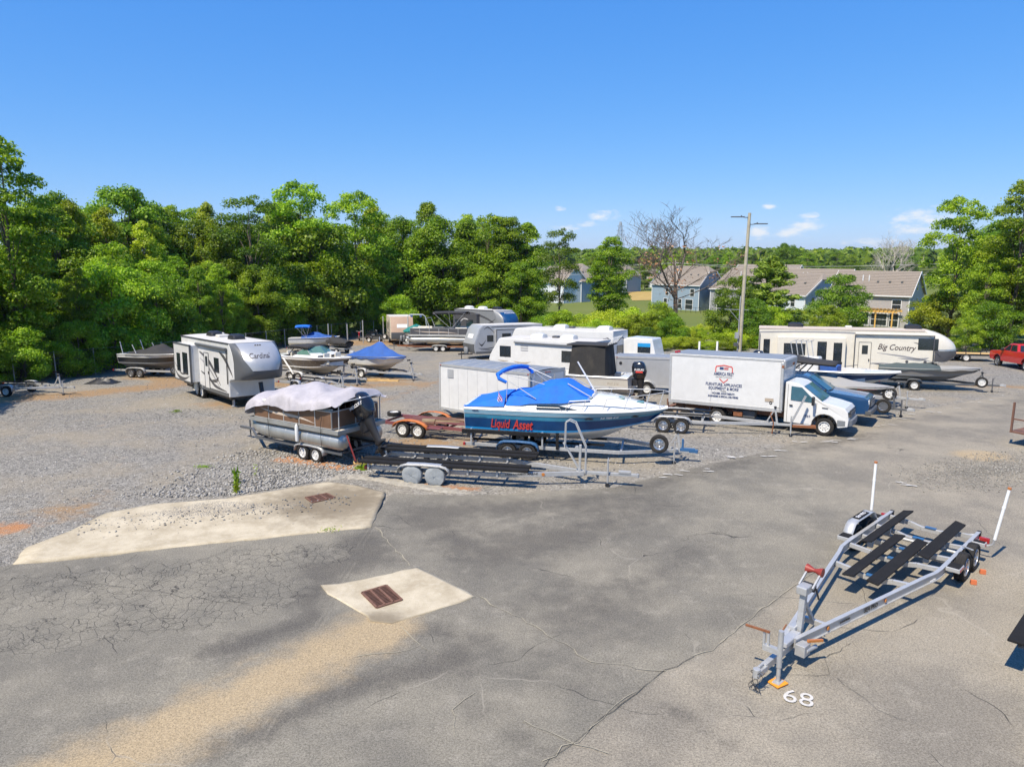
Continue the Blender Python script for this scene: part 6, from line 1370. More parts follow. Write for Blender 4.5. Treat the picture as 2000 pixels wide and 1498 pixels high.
# ------------------------------------------------------------------ motor vehicles
def tumble(W, zb, k, zt=9.0): return lambda x, z, y: y * (1 - k * max(0.0, min(z, zt) - zb))
def side_patch(parent, name, poly, mat, side, W, yf, off=.006, thick=.008):
    n = len(poly); f = lambda x, z, o: side * (abs(yf(x, z, W / 2)) + o)
    vs = [(x, f(x, z, off), z) for x, z in poly] + [(x, f(x, z, off - thick), z) for x, z in poly]
    return MB().add(vs, [tuple(range(n)), tuple(range(2 * n - 1, n - 1, -1))] + [(i, i + n, (i + 1) % n + n, (i + 1) % n) for i in range(n)]).build(name, mat, parent)
def arch(cx, r, z0, n=8, a0=180, a1=0): return [(cx + r * math.cos(R(a0 + (a1 - a0) * i / n)), z0 + r * math.sin(R(a0 + (a1 - a0) * i / n))) for i in range(n + 1)]
def box_truck():
    h = -33.5; t = thing('box_truck', 'white box truck with navy and red lettering parked by the asphalt edge', 'truck', 10.1, 33.1, h)
    wb = 4.62; W = 2.0; yf = tumble(W, 1.25, .075); xc0 = 2.95; rw = .385; zf = .42
    # cab: van front end, its outline with the wheel arch cut out
    prof = [(xc0, zf + .02), (wb - .52, zf)] + arch(wb, .50, zf + .02, 8) + [(wb + .55, zf - .02), (wb + .92, .48), (wb + .95, .78), (wb + .90, 1.10), (wb + .78, 1.24), (wb + .35, 1.36), (wb - .12, 1.45), (wb - .95, 2.08), (wb - 1.12, 2.17), (wb - 1.4, 2.22), (xc0, 2.22)]
    MB().prism(prof, -W / 2, W / 2, yf).build('cab', 'white', t, bevel=.055, seg=3)
    ws = MB(); a, b = (wb - .16, 1.49), (wb - .93, 2.065); d = Vector((b[0] - a[0], b[1] - a[1])); nrm = Vector((-d.y, d.x)).normalized() * -.012
    rows = []
    for (x, z) in (a, b): w = yf(x, z, W / 2) * .90; rows.append([(x - nrm.x * (1 if nrm.x > 0 else -1) * 0 + .012, -w, z + .012), (x + .03, 0, z + .018), (x + .012, w, z + .012)])
    ws.grid(rows).build('windshield', 'glass_blue', t)
    for s in (1, -1):
        win = side_patch(t, 'side_window', [(wb - 1.42, 1.46), (wb - .42, 1.40), (wb - .46, 1.52), (wb - .98, 2.02), (wb - 1.42, 2.05)], 'glass_blue', s, W, yf, .010)
        side_patch(t, 'door_seam', [(wb - 1.56, .5), (wb - 1.545, .5), (wb - 1.545, 2.12), (wb - 1.56, 2.12)], 'decal_dark', s, W, yf, .005); side_patch(t, 'door_seam', [(wb - .37, .95), (wb - .355, .95), (wb - .33, 1.40), (wb - .345, 1.40)], 'decal_dark', s, W, yf, .005)
        side_patch(t, 'door_handle', [(wb - 1.46, 1.18), (wb - 1.32, 1.18), (wb - 1.32, 1.24), (wb - 1.46, 1.24)], 'black_plastic', s, W, yf, .02); side_patch(t, 'fender_vent', [(wb - .12, 1.20), (wb + .12, 1.19), (wb + .12, 1.225), (wb - .12, 1.235)], 'black_plastic', s, W, yf, .008)
        o = MB().tube([(wb - .5, s * .96, 1.30), (wb - .45, s * 1.22, 1.42)], .02).tube([(wb - .5, s * .96, 1.55), (wb - .45, s * 1.22, 1.55)], .02).build('mirror_arm', 'black_plastic', t); MB().box(wb - .49, wb - .38, s * 1.28 - .11, s * 1.28 + .11, 1.33, 1.70).build('mirror', 'black_plastic', o, bevel=.03)
        hl = MB().box(wb + .74, wb + .955, s * .76 - .17, s * .76 + .17, .86, 1.10).build('headlight', 'glass', t, bevel=.03); MB().box(wb + .68, wb + .90, s * .965 - .03, s * .965 + .03, .95, 1.09).build('indicator', 'amber', hl, bevel=.01)
        wheel(t, wb, s * .86, rw, rw, .24, 'steel', s)
        for dy in (.98, .70): wheel(t, 0, s * dy, rw, rw, .23, 'steel', s)
        MB().tube(arch(0, 0, 0) and [(x, s * (W / 2 + .004), z) for x, z in arch(wb, .505, zf + .02, 10)], .022, 6).build('wheel_arch', 'black_plastic', t)
    MB().box(wb + .90, wb + .965, -.56, .56, .80, 1.12).build('grille', 'black_plastic', t, bevel=.02)
    for k in range(3): MB().box(wb + .955, wb + .98, -.55, .55, .86 + .08 * k, .885 + .08 * k).build('grille_bar', 'mid_grey', t)
    MB().slab([(wb + .50, -1.02), (wb + .85, -1.0), (wb + 1.06, -.72), (wb + 1.08, 0), (wb + 1.06, .72), (wb + .85, 1.0), (wb + .50, 1.02), (wb + .52, .9), (wb + .8, .8), (wb + .8, -.8), (wb + .52, -.9)], .48, .76).build('bumper', M('bumper_grey', (.16, .17, .18), .5), t, bevel=.03)
    text(t, '1864', .15, (wb - .72, -1.012, .80), (1, 0, 0), (0, 0, 1), 'lettering_navy', 0)
    # cargo box
    x0, x1, bw, bz, bt = -2.30, 2.86, 2.34, .92, 3.20
    body = MB().box(x0, x1, -bw / 2, bw / 2, bz, bt).build('cargo_box', 'white', t, bevel=.03)
    MB().box(x0 - .01, x1 + .01, -bw / 2 - .015, bw / 2 + .015, bz - .05, bz + .12).build('lower_rail', 'alu', t, bevel=.01)
    MB().box(x0 - .01, x1 + .01, -bw / 2 - .012, bw / 2 + .012, bt - .11, bt + .012).build('upper_rail', 'alu', t, bevel=.02)
    for s in (1, -1):
        MB().box(x1 - .10, x1 + .035, s * bw / 2 - .10, s * bw / 2 + .03 if s > 0 else -bw / 2 + .07, bz, bt - .1).build('front_corner', 'alu', t, bevel=.04) if s > 0 else MB().box(x1 - .10, x1 + .035, -bw / 2 - .03, -bw / 2 + .10, bz, bt - .1).build('front_corner', 'alu', t, bevel=.04)
        MB().box(x0 - .03, x0 + .09, s * bw / 2 - .02 if s > 0 else -bw / 2 - .02, bw / 2 + .02 if s > 0 else -bw / 2 + .02, bz - .05, bt).build('rear_post', 'alu', t, bevel=.01)
    MB().box(x1 - .16, x1 + .10, -bw / 2 + .02, bw / 2 - .02, bt - .42, bt + .01).build('wind_cap', 'galv', t, bevel=.09, seg=4)
    MB().box(x0 + .03, x1 - .1, -bw / 2 + .04, bw / 2 - .04, bt + .012, bt + .03).build('roof', 'roof_metal', t)
    for yy in (-.95, -.62): MB().lathe([(.001, .10), (.07, .09), (.085, .03), (.085, 0)], (x0 + .05 + .16, yy, bt + .03), 'z', 12).build('roof_beacon', 'amber' if 0 else 'red_light', t)
    MB().box(x1 - .05, x1 + .04, -bw / 2 - .035, -bw / 2 + .1, bt - .36, bt - .24).build('clearance_lamp', 'rust', t); MB().box(x1 + .08, x1 + .12, .2, .55, bt - .34, bt - .24).build('clearance_lamp', 'rust', t)
    # chassis
    for s in (1, -1): MB().box(-2.2, wb - .4, s * .42 - .05, s * .42 + .05, .56, .80).build('chassis_rail', 'rust_brown', t)
    for xx in np.linspace(-2.1, 2.7, 9): MB().box(xx - .04, xx + .04, -1.1, 1.1, .80, .87).build('cross_sill', 'rust_brown', t)
    MB().box(.7, 1.7, -.95, -.55, .42, .78).build('fuel_tank', 'dark_grey', t, bevel=.06); MB().box(.75, 1.15, -1.05, -.75, .5, .72).build('battery_tray', 'rust', t)
    MB().cyl((0, -1.0, rw), (0, 1.0, rw), .07).build('rear_axle', 'black_plastic', t)
    m = MB(); m.box(-2.55, -2.3, -1.0, 1.0, .52, .60); 
    for yy in (-.9, .9): m.box(-2.5, -2.42, yy - .04, yy + .04, .5, .98)
    m.build('step_bumper', 'rust_brown', t)
    for s in (1, -1): MB().bar((-1.9, s * 1.0, .86), (-1.55, s * 1.0, .45), .03, .25).build('mud_flap', 'rust', t)
    # writing and shield on the near side
    y = -bw / 2 - .012; R_, U = (1, 0, 0), (0, 0, 1); cx = .28
    sh = [(-.40, .26), (-.36, .34), (0, .40), (.36, .34), (.40, .26), (.40, .05), (.36, .05), (.36, .24), (.33, .30), (0, .355), (-.33, .30), (-.36, .24), (-.36, .05), (-.40, .05)]
    n = len(sh); MB().add([(cx + u, y, 2.42 + v) for u, v in sh], [tuple(range(n))]).build('shield_emblem', 'lettering_red', body)
    lo = [(-.20, -.16), (0, -.34), (.20, -.16), (.20, -.21), (0, -.39), (-.20, -.21)]; MB().add([(cx + u, y, 2.36 + v) for u, v in lo], [(0, 1, 4, 5), (1, 2, 3, 4)]).build('shield_point', 'lettering_red', body)
    MB().add([(cx - .2, y, 2.60), (cx - .02, y, 2.60), (cx - .02, y, 2.71), (cx - .2, y, 2.71)], [(0, 1, 2, 3)]).build('flag_canton', 'lettering_navy', body)
    for k in range(3): MB().add([(cx + .0, y, 2.60 + .045 * k), (cx + .2, y, 2.60 + .045 * k), (cx + .2, y, 2.62 + .045 * k), (cx, y, 2.62 + .045 * k)], [(0, 1, 2, 3)]).build('flag_stripe', 'lettering_red', body)
    text(body, 'AMERICA FIRST', .215, (cx, y, 2.39), R_, U, 'lettering_navy', 0, bold=.004, sx=.62); text(body, 'DELIVERY & MOVING', .08, (cx, y, 2.25), R_, U, 'decal_grey')
    for k, (s_, z_, b_) in enumerate((('FURNITURE, APPLIANCES', .185, 1.90), ('EQUIPMENT & MORE', .185, 1.72), ('WE MOVE', .07, 1.60), ('HOUSES, APARTMENTS', .125, 1.49), ('BUSINESSES & SPECIAL DELIVERIES', .115, 1.35))): text(body, s_, z_, (cx, y, b_), R_, U, 'lettering_navy' if k != 2 else 'decal_grey', .08, bold=.003, sx=.80)
    MB().box(2.15, 2.52, y - .002, y, 1.30, 1.46).build('placard', 'decal_tan', body)
box_truck()
def pickup(label, x, y, deg, paint, open_bed=True):
    t = thing('pickup_truck', label, 'pickup', x, y, deg); W = 1.96; yf = tumble(W, 1.05, .10); f, r = 1.85, -1.85; zb = .45; rw = .40
    prof = [(-2.85, .62)] + [(r - .52, .50)] + arch(r, .49, zb + .02, 8) + [(r + .52, .48), (f - .52, .48)] + arch(f, .49, zb + .02, 8) + [(f + .55, .50), (2.92, .55), (2.98, .85), (2.93, 1.12), (2.75, 1.20), (1.9, 1.28), (1.35, 1.33), (1.30, 1.33), (-.62, 1.33), (-2.85, 1.32)]
    MB().prism(prof, -W / 2, W / 2, yf).build('body', paint, t, bevel=.05, seg=3)
    cab = [(1.42, 1.31), (.55, 1.88), (.30, 1.94), (-.35, 1.94), (-.55, 1.90), (-.78, 1.31)]
    MB().prism(cab, -W / 2 + .02, W / 2 - .02, tumble(W, 1.2, .24)).build('cab', paint, t, bevel=.05, seg=3)
    y2 = tumble(W - .04, 1.2, .24)
    for s in (1, -1):
        side_patch(t, 'side_window', [(1.12, 1.37), (.55, 1.80), (.28, 1.82), (.28, 1.37)], 'glass', s, W - .04, y2, .008); side_patch(t, 'side_window', [(.20, 1.37), (.20, 1.82), (-.42, 1.82), (-.60, 1.37)], 'glass', s, W - .04, y2, .008)
        for xs in (.24, -.70, 1.15): side_patch(t, 'door_seam', [(xs, .55), (xs + .012, .55), (xs + .012, 1.30), (xs, 1.30)], 'decal_dark', s, W, yf, .004)
        MB().box(1.0, 1.16, s * 1.06 - .10, s * 1.06 + .10, 1.30, 1.48).build('mirror', 'black_plastic', t, bevel=.03)
        MB().box(2.72, 2.975, s * .80 - .14, s * .80 + .14, .90, 1.10).build('headlight', 'gelcoat', t, bevel=.03); MB().box(-2.87, -2.80, s * .88 - .07, s * .88 + .07, .85, 1.25).build('tail_light', 'red_light', t, bevel=.02)
        wheel(t, f, s * .85, rw, rw, .26, 'alloy', s); wheel(t, r, s * .85, rw, rw, .26, 'alloy', s)
        for xx in (f, r): MB().tube([(px, s * (W / 2 + .004), pz) for px, pz in arch(xx, .495, zb + .02, 10)], .02, 6).build('wheel_arch', 'black_plastic', t)
    MB().grid([[(1.36, -.82, 1.37), (1.42, 0, 1.37), (1.36, .82, 1.37)], [(.585, -.74, 1.875), (.62, 0, 1.885), (.585, .74, 1.875)]]).build('windshield', 'glass_blue', t)
    MB().grid([[(-.80, -.78, 1.38), (-.80, .78, 1.38)], [(-.605, -.70, 1.84), (-.605, .70, 1.84)]]).build('rear_window', 'glass', t)
    MB().box(2.93, 3.0, -.62, .62, .78, 1.08).build('grille', 'black_gloss', t, bevel=.03)
    for k in range(3): MB().box(2.99, 3.01, -.6, .6, .83 + .08 * k, .86 + .08 * k).build('grille_bar', 'rim_alloy', t)
    MB().box(2.80, 3.08, -.98, .98, .50, .72).build('bumper', 'dark_grey' if paint == 'blue_paint' else 'rim_alloy', t, bevel=.05); MB().box(-3.02, -2.86, -.95, .95, .52, .70).build('rear_bumper', 'rim_alloy', t, bevel=.03)
    if open_bed:
        m = MB(); m.box(-2.83, -.85, -.78, .78, 1.322, 1.335); m.build('bed_shade_sheet', 'black_plastic', t)  # flat black sheet stands in for the shaded hollow of the open bed
        for s in (1, -1): MB().box(-2.86, -.80, s * .90 - .06, s * .90 + .06, 1.32, 1.40).build('bed_rail', paint, t, bevel=.02)
        MB().box(-2.88, -2.85, -.80, .80, .78, 1.30).build('tailgate', paint, t, bevel=.01)
    return t
pickup('dark blue pickup parked behind the white box truck cab', 13.95, 34.0, -34, 'blue_paint').scale = (1.1, 1.0, 1.14)
pickup('red pickup truck parked at the right edge by the trees', 39.6, 54.4, 84, 'red_paint')

# ------------------------------------------------------------------ travel trailers and fifth-wheels
def stripe(parent, pts, mat, y, s, name='stripe'):
    """tapered swoosh on a side wall: pts = [(x, z, half width)] smoothed"""
    rows = []; n = 8
    P = [Vector(p) for p in pts]
    for i in range(len(P) - 1):
        p0, p1, p2, p3 = P[max(i - 1, 0)], P[i], P[i + 1], P[min(i + 2, len(P) - 1)]
        for k in range(n + (i == len(P) - 2)):
            t = k / n; q = .5 * ((2 * p1) + (p2 - p0) * t + (2 * p0 - 5 * p1 + 4 * p2 - p3) * t * t + (3 * p1 - p0 - 3 * p2 + p3) * t ** 3)
            rows.append([(q.x, s * (y + .004), q.y - max(.002, q.z)), (q.x, s * (y + .004), q.y + max(.002, q.z))])
    return MB().grid(rows).build(name, mat, parent)
def rv_window(parent, x0, x1, z0, z1, y, s, split=False):
    f = MB().box(x0, x1, min(s * (y - .01), s * (y + .018)), max(s * (y - .01), s * (y + .018)), z0, z1).build('window', 'black_gloss', parent, bevel=.012)
    MB().box(x0 + .035, x1 - .035, min(s * (y + .018), s * (y + .022)), max(s * (y + .018), s * (y + .022)), z0 + .035, z1 - .035).build('pane', 'glass', f)
    if split: MB().box((x0 + x1) / 2 - .015, (x0 + x1) / 2 + .015, min(s * (y + .02), s * (y + .03)), max(s * (y + .02), s * (y + .03)), z0, z1).build('mullion', 'black_plastic', f)
    return f
def rv_door(parent, x0, x1, z0, z1, y, s, mat):
    d = MB().box(x0, x1, min(s * (y - .01), s * (y + .02)), max(s * (y - .01), s * (y + .02)), z0, z1).build('door', mat, parent, bevel=.02)
    m = MB()
    for a, b in (((x0, z0), (x0, z1)), ((x0, z1), (x1, z1)), ((x1, z1), (x1, z0))): m.bar((a[0], s * (y + .022), a[1]), (b[0], s * (y + .022), b[1]), .03, .02)
    m.build('door_frame', 'decal_dark', d); MB().box(x0 + .18, x1 - .18, min(s * (y + .02), s * (y + .03)), max(s * (y + .02), s * (y + .03)), z1 - .75, z1 - .2).build('door_window', 'glass', d)
    MB().box(x1 - .12, x1 - .06, min(s * (y + .02), s * (y + .05)), max(s * (y + .02), s * (y + .05)), z0 + .8, z0 + .95).build('handle', 'black_plastic', d); return d
def ac_unit(parent, x, z, mat, L=.95, name='air_conditioner'):
    rows = []
    for (xx, w, hh) in ((-.5, .30, .06), (-.46, .34, .24), (-.2, .36, .30), (.3, .36, .28), (.46, .33, .18), (.5, .30, .05)):
        rows.append([(x + xx * L, -w, z), (x + xx * L, -w * .9, z + hh * .8), (x + xx * L, -w * .6, z + hh), (x + xx * L, w * .6, z + hh), (x + xx * L, w * .9, z + hh * .8), (x + xx * L, w, z)])
    return MB().ring_caps(rows).build(name, mat, parent, 40)
def fifth_wheel(name, label, x, y, deg, L, W, Hh, bodym, roofm, capm, side, over=1.9, zb=.62, upz=1.62, nb=.40, wheels=(-1.6, -.75), cat='fifth-wheel'):
    """L is the lower body's length, its front at x = L/2; the nose reaches 'over' further forward above upz"""
    t = thing(name, label, cat, x, y, deg); a = L / 2
    prof = [(-a, zb), (a, zb), (a + .05, upz - .12), (a + .25, upz), (a + over * nb, upz + .08)] + [(a + over * nb - .62 * max(0.0, (v_ - .42) / .58) ** 2, upz + .08 + (Hh - upz - .06) * v_) for v_ in (.42, .6, .75, .88, .99)] + [(-a, Hh)]
    MB().prism(prof, -W / 2, W / 2).build('body', bodym, t, bevel=.05)
    rows = []
    for i in range(9): xx = -a - .02 + (L + over * nb - .58) * i / 8; rows.append([(xx, (W / 2 + .01) * v, Hh + .005 + .06 * (1 - v * v)) for v in (-1, -.6, -.2, .2, .6, 1)])
    MB().grid(rows).build('roof', roofm, t, 50)
    for s in (1, -1): MB().box(-a - .02, a + over * nb - .62, s * W / 2 - .015 if s > 0 else -W / 2 - .025, W / 2 + .025 if s > 0 else -W / 2 + .015, Hh - .05, Hh + .03).build('roof_gutter', 'decal_dark' if bodym != 'cream' else 'roof_tan', t)
    # nose cap: bulging surface
    def cap(u, v):
        k = abs(u); b = (1 - k ** 2.3) ** .5 if k < 1 else 0
        vv = max(0.0, v); pv = max(0.0, 1 - ((vv - .28) / .74) ** 2) ** .5 if vv > .28 else max(0.0, 1 - ((.28 - vv) / .36) ** 2) ** .5; x_ = a + over * nb - .62 * max(0.0, (vv - .42) / .58) ** 2 + (over * (1 - nb)) * b * pv; z_ = upz + .08 + (Hh - upz - .06) * vv
        return Vector((x_, u * W / 2, z_ + .02 * b))
    def patch(nm, mat, us, vs, off=0.0, fn=None):
        rows = []
        for v in vs:
            row = []
            for u in us:
                uu = u if fn is None else fn(u, v); p = cap(uu, v); row.append((p.x + off, p.y, p.z))
            rows.append(row)
        return MB().grid(rows).build(nm, mat, t, 70)
    U = [-1 + 2 * i / 24 for i in range(25)]; V = [i / 16 for i in range(17)]
    c = patch('nose_cap', capm, U, V)
    rows = [[(a + .2, u * W / 2, upz - .02), tuple(cap(u, 0))] for u in U]; MB().grid(rows).build('nose_underside', 'dark_grey', t, 60)
    rows = [[tuple(cap(u, 1)), (a + over * nb - .7, u * W / 2, Hh + .01 + .06 * (1 - u * u))] for u in U]; MB().grid(rows).build('nose_top', roofm if capm != 'dark_grey' else 'roof_white', t, 60)
    for xx in wheels:
        for s in (1, -1): wheel(t, xx, s * (W / 2 - .14), .36, .36, .22, 'steel', s)
    for s in (1, -1):
        fender(t, wheels[0] - .5, wheels[1] + .5, s * (W / 2 + .01), .08, .42, .86, 'dark_grey', side=s)
        MB().box(a - .55, a - .45, s * .85 - .05, s * .85 + .05, .04, zb + .05).box(a - .62, a - .38, s * .85 - .12, s * .85 + .12, .02, .05).build('landing_leg', 'galv', t)
    MB().box(-a + .1, a - .2, -W / 2 + .15, W / 2 - .15, zb - .16, zb + .02).build('underbelly', 'black_plastic', t)
    MB().bar((a + over * .55, 0, upz - .1), (a + over * .62, 0, upz - .62), .18, .14).cyl((a + over * .62, 0, upz - .8), (a + over * .62, 0, upz - .6), .1).build('king_pin', 'black_plastic', t)
    MB().box(-a - .10, -a, -W / 2 + .1, W / 2 - .1, zb - .02, zb + .14).build('rear_bumper', 'galv', t)
    return t, a, cap, patch
def rvs():
    # --- grey fifth-wheel at left, nose towards the camera's right
    hd = -49; h = R(hd); L = 7.7; W = 2.44
    fr = Vector((-14.75, 36.4)); c = fr - Vector((math.cos(h), math.sin(h))) * (L / 2) - Vector((math.sin(h), -math.cos(h))) * (W / 2)
    t, a, cap, patch = fifth_wheel('fifth_wheel_trailer', 'white and grey fifth-wheel trailer with bulging dark nose and script lettering', c.x, c.y, hd, L, W, 3.42, 'white', 'roof_white', 'dark_grey', -1, over=2.1, zb=.58, upz=1.52)
    U = [-1 + i / 12 for i in range(25)]; V = [.27 + .72 * i / 14 for i in range(15)]
    patch('nose_panel', 'silver', U, V, .022, lambda u, v: u * (.55 + .24 * min(1, (v - .27) / .3)))
    p = cap(0, .66); tx = text(t, 'Cardinal', .36, (0, -.24, p.z), (0, 1, 0), (0, 0, 1), 'lettering_brown', .35, bold=.001, sx=.84); mx = tx.matrix_basis.copy(); tx.matrix_basis = Matrix.Identity(4)
    for vv in tx.data.vertices:
        q = mx @ vv.co; w = cap(max(-.99, min(.99, q.y / (W / 2))), (q.z - 1.60) / 1.84); vv.co = (w.x + .035, q.y, w.z)
    for k in (-1, 0, 1): q = cap(.10 * k, .93); MB().cyl((q.x + .02, q.y, q.z), (q.x + .06, q.y, q.z), .045, n=8).build('nose_star', 'lettering_brown', t)
    y, s = W / 2, -1
    sl = MB().box(-a + .15, -.75, -W / 2 - .5, -W / 2 + .02, .95, 3.05).build('slide_out', 'white', t, bevel=.02)
    m = MB()
    for (x0, x1, z0, z1) in ((-a + .12, -a + .20, .92, 3.08), (-.80, -.72, .92, 3.08), (-a + .12, -.72, 3.0, 3.08), (-a + .12, -.72, .90, .98)): m.box(x0, x1, -W / 2 - .515, -W / 2 - .42, z0, z1)
    m.build('slide_trim', 'dark_grey', sl)
    rv_window(t, -a + .7, -a + 1.35, 1.45, 2.5, W / 2 + .5, -1); rv_window(t, -a + 1.8, -a + 2.7, 1.35, 2.6, W / 2 + .5, -1)
    for pts in ([(-a + .2, 1.5, .02), (-a + .9, 1.12, .09), (-a + 2.0, 1.08, .07), (-a + 2.9, 1.3, .01)], [(-a + .25, 1.9, .01), (-a + 1.4, 1.35, .05), (-a + 2.6, 1.45, .01)]): stripe(t, pts, 'decal_dark', W / 2 + .503, -1)
    rv_window(t, 1.75, 2.5, 1.75, 2.55, y, s); rv_door(t, .2, .92, .75, 2.72, y, s, 'white')
    for pts, mt in (([(-.6, 2.7, .04), (.4, 2.45, .11), (1.4, 2.0, .13), (2.6, 1.1, .03)], 'decal_dark'), ([(-.6, 2.35, .02), (.6, 2.0, .06), (1.6, 1.5, .06), (2.7, .85, .01)], 'decal_grey'), ([(-.5, 1.6, .03), (.8, 1.35, .10), (1.8, .98, .09), (3.5, .86, .02)], 'decal_dark'), ([(1.0, 1.2, .02), (2.0, 1.3, .10), (2.4, 1.55, .01)], 'decal_dark'), ([(2.6, 2.9, .03), (3.4, 2.6, .14), (4.2, 2.0, .10), (4.5, 1.7, .02)], 'decal_dark'), ([(-a + .1, .7, .10), (0, .7, .10), (3.8, .7, .10)], 'dark_grey')): stripe(t, pts, mt, y, s)
    m = MB().cyl((-.9, -W / 2 - .09, 3.12), (3.9, -W / 2 - .09, 3.12), .075).build('awning', 'dark_grey', t); MB().bar((-.85, -W / 2 - .06, 3.1), (-.85, -W / 2 - .06, 1.0), .04, .05).bar((3.85, -W / 2 - .06, 3.1), (3.85, -W / 2 - .06, 1.3), .04, .05).build('awning_arm', 'black_plastic', m)
    ac_unit(t, -1.6, 3.47, 'black_plastic'); ac_unit(t, 1.9, 3.47, 'black_plastic'); MB().box(-.6, .0, -.3, .3, 3.45, 3.62).build('roof_vent', 'roof_white', t, bevel=.05); MB().box(-2.6, -2.2, .3, .8, 3.45, 3.6).build('roof_vent', 'roof_white', t, bevel=.05)
    MB().box(a - .01, a + .015, -.85, .85, .72, 1.38).build('front_hatch', 'white', t, bevel=.01)
    MB().cyl((wx := -1.15, -W / 2 - .12, .45), (wx, -W / 2 - .10, .95), .16, .12, 10).build('wheel_bag', 'cream', t, True)
    # --- Big Country fifth-wheel, right background
    hd = -19.5; h = R(hd); L = 9.3; W = 2.44; c = Vector((16.3, 46.6)) + Vector((math.cos(h), math.sin(h))) * (L / 2) + Vector((-math.sin(h), math.cos(h))) * (W / 2)
    t, a, cap, patch = fifth_wheel('fifth_wheel_trailer', 'long cream fifth-wheel trailer with brown script lettering behind the boats at right', c.x, c.y, hd, L, W, 3.62, 'cream', 'roof_tan', 'cream', -1, over=2.3, zb=.62, upz=1.60, wheels=(-1.2, -.3))
    patch('nose_band', 'decal_dark', [-1 + i / 12 for i in range(25)], [.02 + .34 * i / 8 for i in range(9)], .012); patch('nose_stripe', 'rim_alloy', [-1 + i / 12 for i in range(25)], [.37 + .04 * i / 3 for i in range(4)], .016)
    y, s = W / 2, -1
    for (x0, x1, z0, z1) in ((-4.35, -3.95, 1.9, 2.9), (-3.1, -1.8, 1.95, 2.7), (-1.1, -.55, 1.35, 2.85), (-.15, .35, 1.6, 2.8)): rv_window(t, x0, x1, z0, z1, y + (.45 if x0 < 0 and x0 > -3.5 else 0), s)
    MB().box(-3.5, .55, -W / 2 - .45, -W / 2 + .02, 1.0, 3.1).build('slide_out', 'cream', t, bevel=.02)
    rv_door(t, 1.35, 2.05, .85, 2.85, y, s, 'cream'); rv_window(t, 6.15 - 1.5, 5.75, 2.45, 3.15, y, s)
    text(t, 'Big Country', .50, (3.45, -W / 2 - .01, 2.55), (1, 0, -.03), (0, 0, 1), 'lettering_brown', .3, bold=.004, sx=.85)
    for pts, mt in (([(-a, 3.35, .04), (-2, 3.42, .05), (1.0, 3.4, .05), (2.2, 3.2, .01)], 'decal_grey'), ([(2.4, 2.2, .01), (4.0, 2.0, .05), (5.6, 1.72, .02)], 'decal_grey'), ([(3.6, 1.9, .01), (4.8, 1.85, .09), (5.3, 1.98, .01)], 'decal_grey'), ([(4.4, 2.9, .01), (5.4, 2.6, .10), (5.9, 2.2, .12)], 'decal_dark'), ([(-4.6, 1.5, .01), (-3, 1.25, .05), (0, 1.2, .03), (2.5, 1.55, .03), (4.6, 1.35, .05)], 'decal_grey'), ([(1.9, 1.55, .01), (3.4, 1.35, .05), (4.6, .85, .02)], 'decal_dark')): stripe(t, pts, mt, y, s)
    for xx in (-4.6, 1.1): MB().bar((xx, -W / 2 - .07, 3.3), (xx, -W / 2 - .07, 1.2), .05, .05).build('awning_arm', 'decal_dark', t)
    MB().cyl((1.1, -W / 2 - .10, 3.38), (5.5, -W / 2 - .10, 3.38), .07).build('awning', 'cream', t); MB().bar((5.5, -W / 2 - .07, 3.35), (5.5, -W / 2 - .07, 1.7), .05, .05).build('awning_arm', 'decal_dark', t)
    ac_unit(t, -2.4, 3.67, 'black_plastic'); ac_unit(t, 4.5, 3.67, 'black_plastic'); MB().box(.6, 1.0, -.25, .25, 3.65, 3.8).build('roof_vent', 'roof_white', t, bevel=.05)
    for xx in (4.1, 5.1): MB().cyl((xx, -W / 2 - .012, 1.45 + .25), (xx, -W / 2, 1.45 + .25), .09, n=12).build('hatch_light', 'decal_dark', t)
    # --- Montana fifth-wheel far back
    t, a, cap, patch = fifth_wheel('fifth_wheel_trailer', 'tall fifth-wheel with dark nose window and black swirls behind the grey travel trailer', -3.2, 75.5, -50, 6.6, 2.44, 3.85, 'mid_grey', 'roof_white', 'mid_grey', -1, over=2.0, zb=.62, upz=1.7)
    patch('nose_window', 'navy', [-1 + i / 12 for i in range(25)], [.30 + .60 * i / 10 for i in range(11)], .03, lambda u, v: u * .80); q = cap(0, .86); text(t, 'MONTANA', .26, (q.x + .10, 0, q.z), (0, 1, 0), tuple(cap(0, .9) - cap(0, .8)), 'lettering_white')
    y, s = W / 2, -1
    MB().box(-3.0, 1.2, -W / 2 - .4, -W / 2 + .02, 1.0, 3.45).build('slide_out', 'decal_dark', t, bevel=.02); rv_window(t, -2.6, -1.6, 1.9, 2.8, y + .4, s); rv_window(t, -.6, .6, 1.9, 2.8, y + .4, s)
    for pts in ([(-3.2, 3.5, .1), (0, 3.45, .12), (2.4, 3.0, .10), (4.2, 2.3, .03)], [(1.3, 2.2, .02), (2.6, 2.4, .12), (3.8, 3.0, .02)]): stripe(t, pts, 'decal_dark', y, s)
    stripe(t, [(-2.8, 1.6, .04), (-1, 2.9, .05), (1.0, 2.2, .03)], 'white', y + .405, s)
    for xx in (-2.2, .2, 2.6): ac_unit(t, xx, 3.9, 'white' if xx < 1 else 'black_plastic')
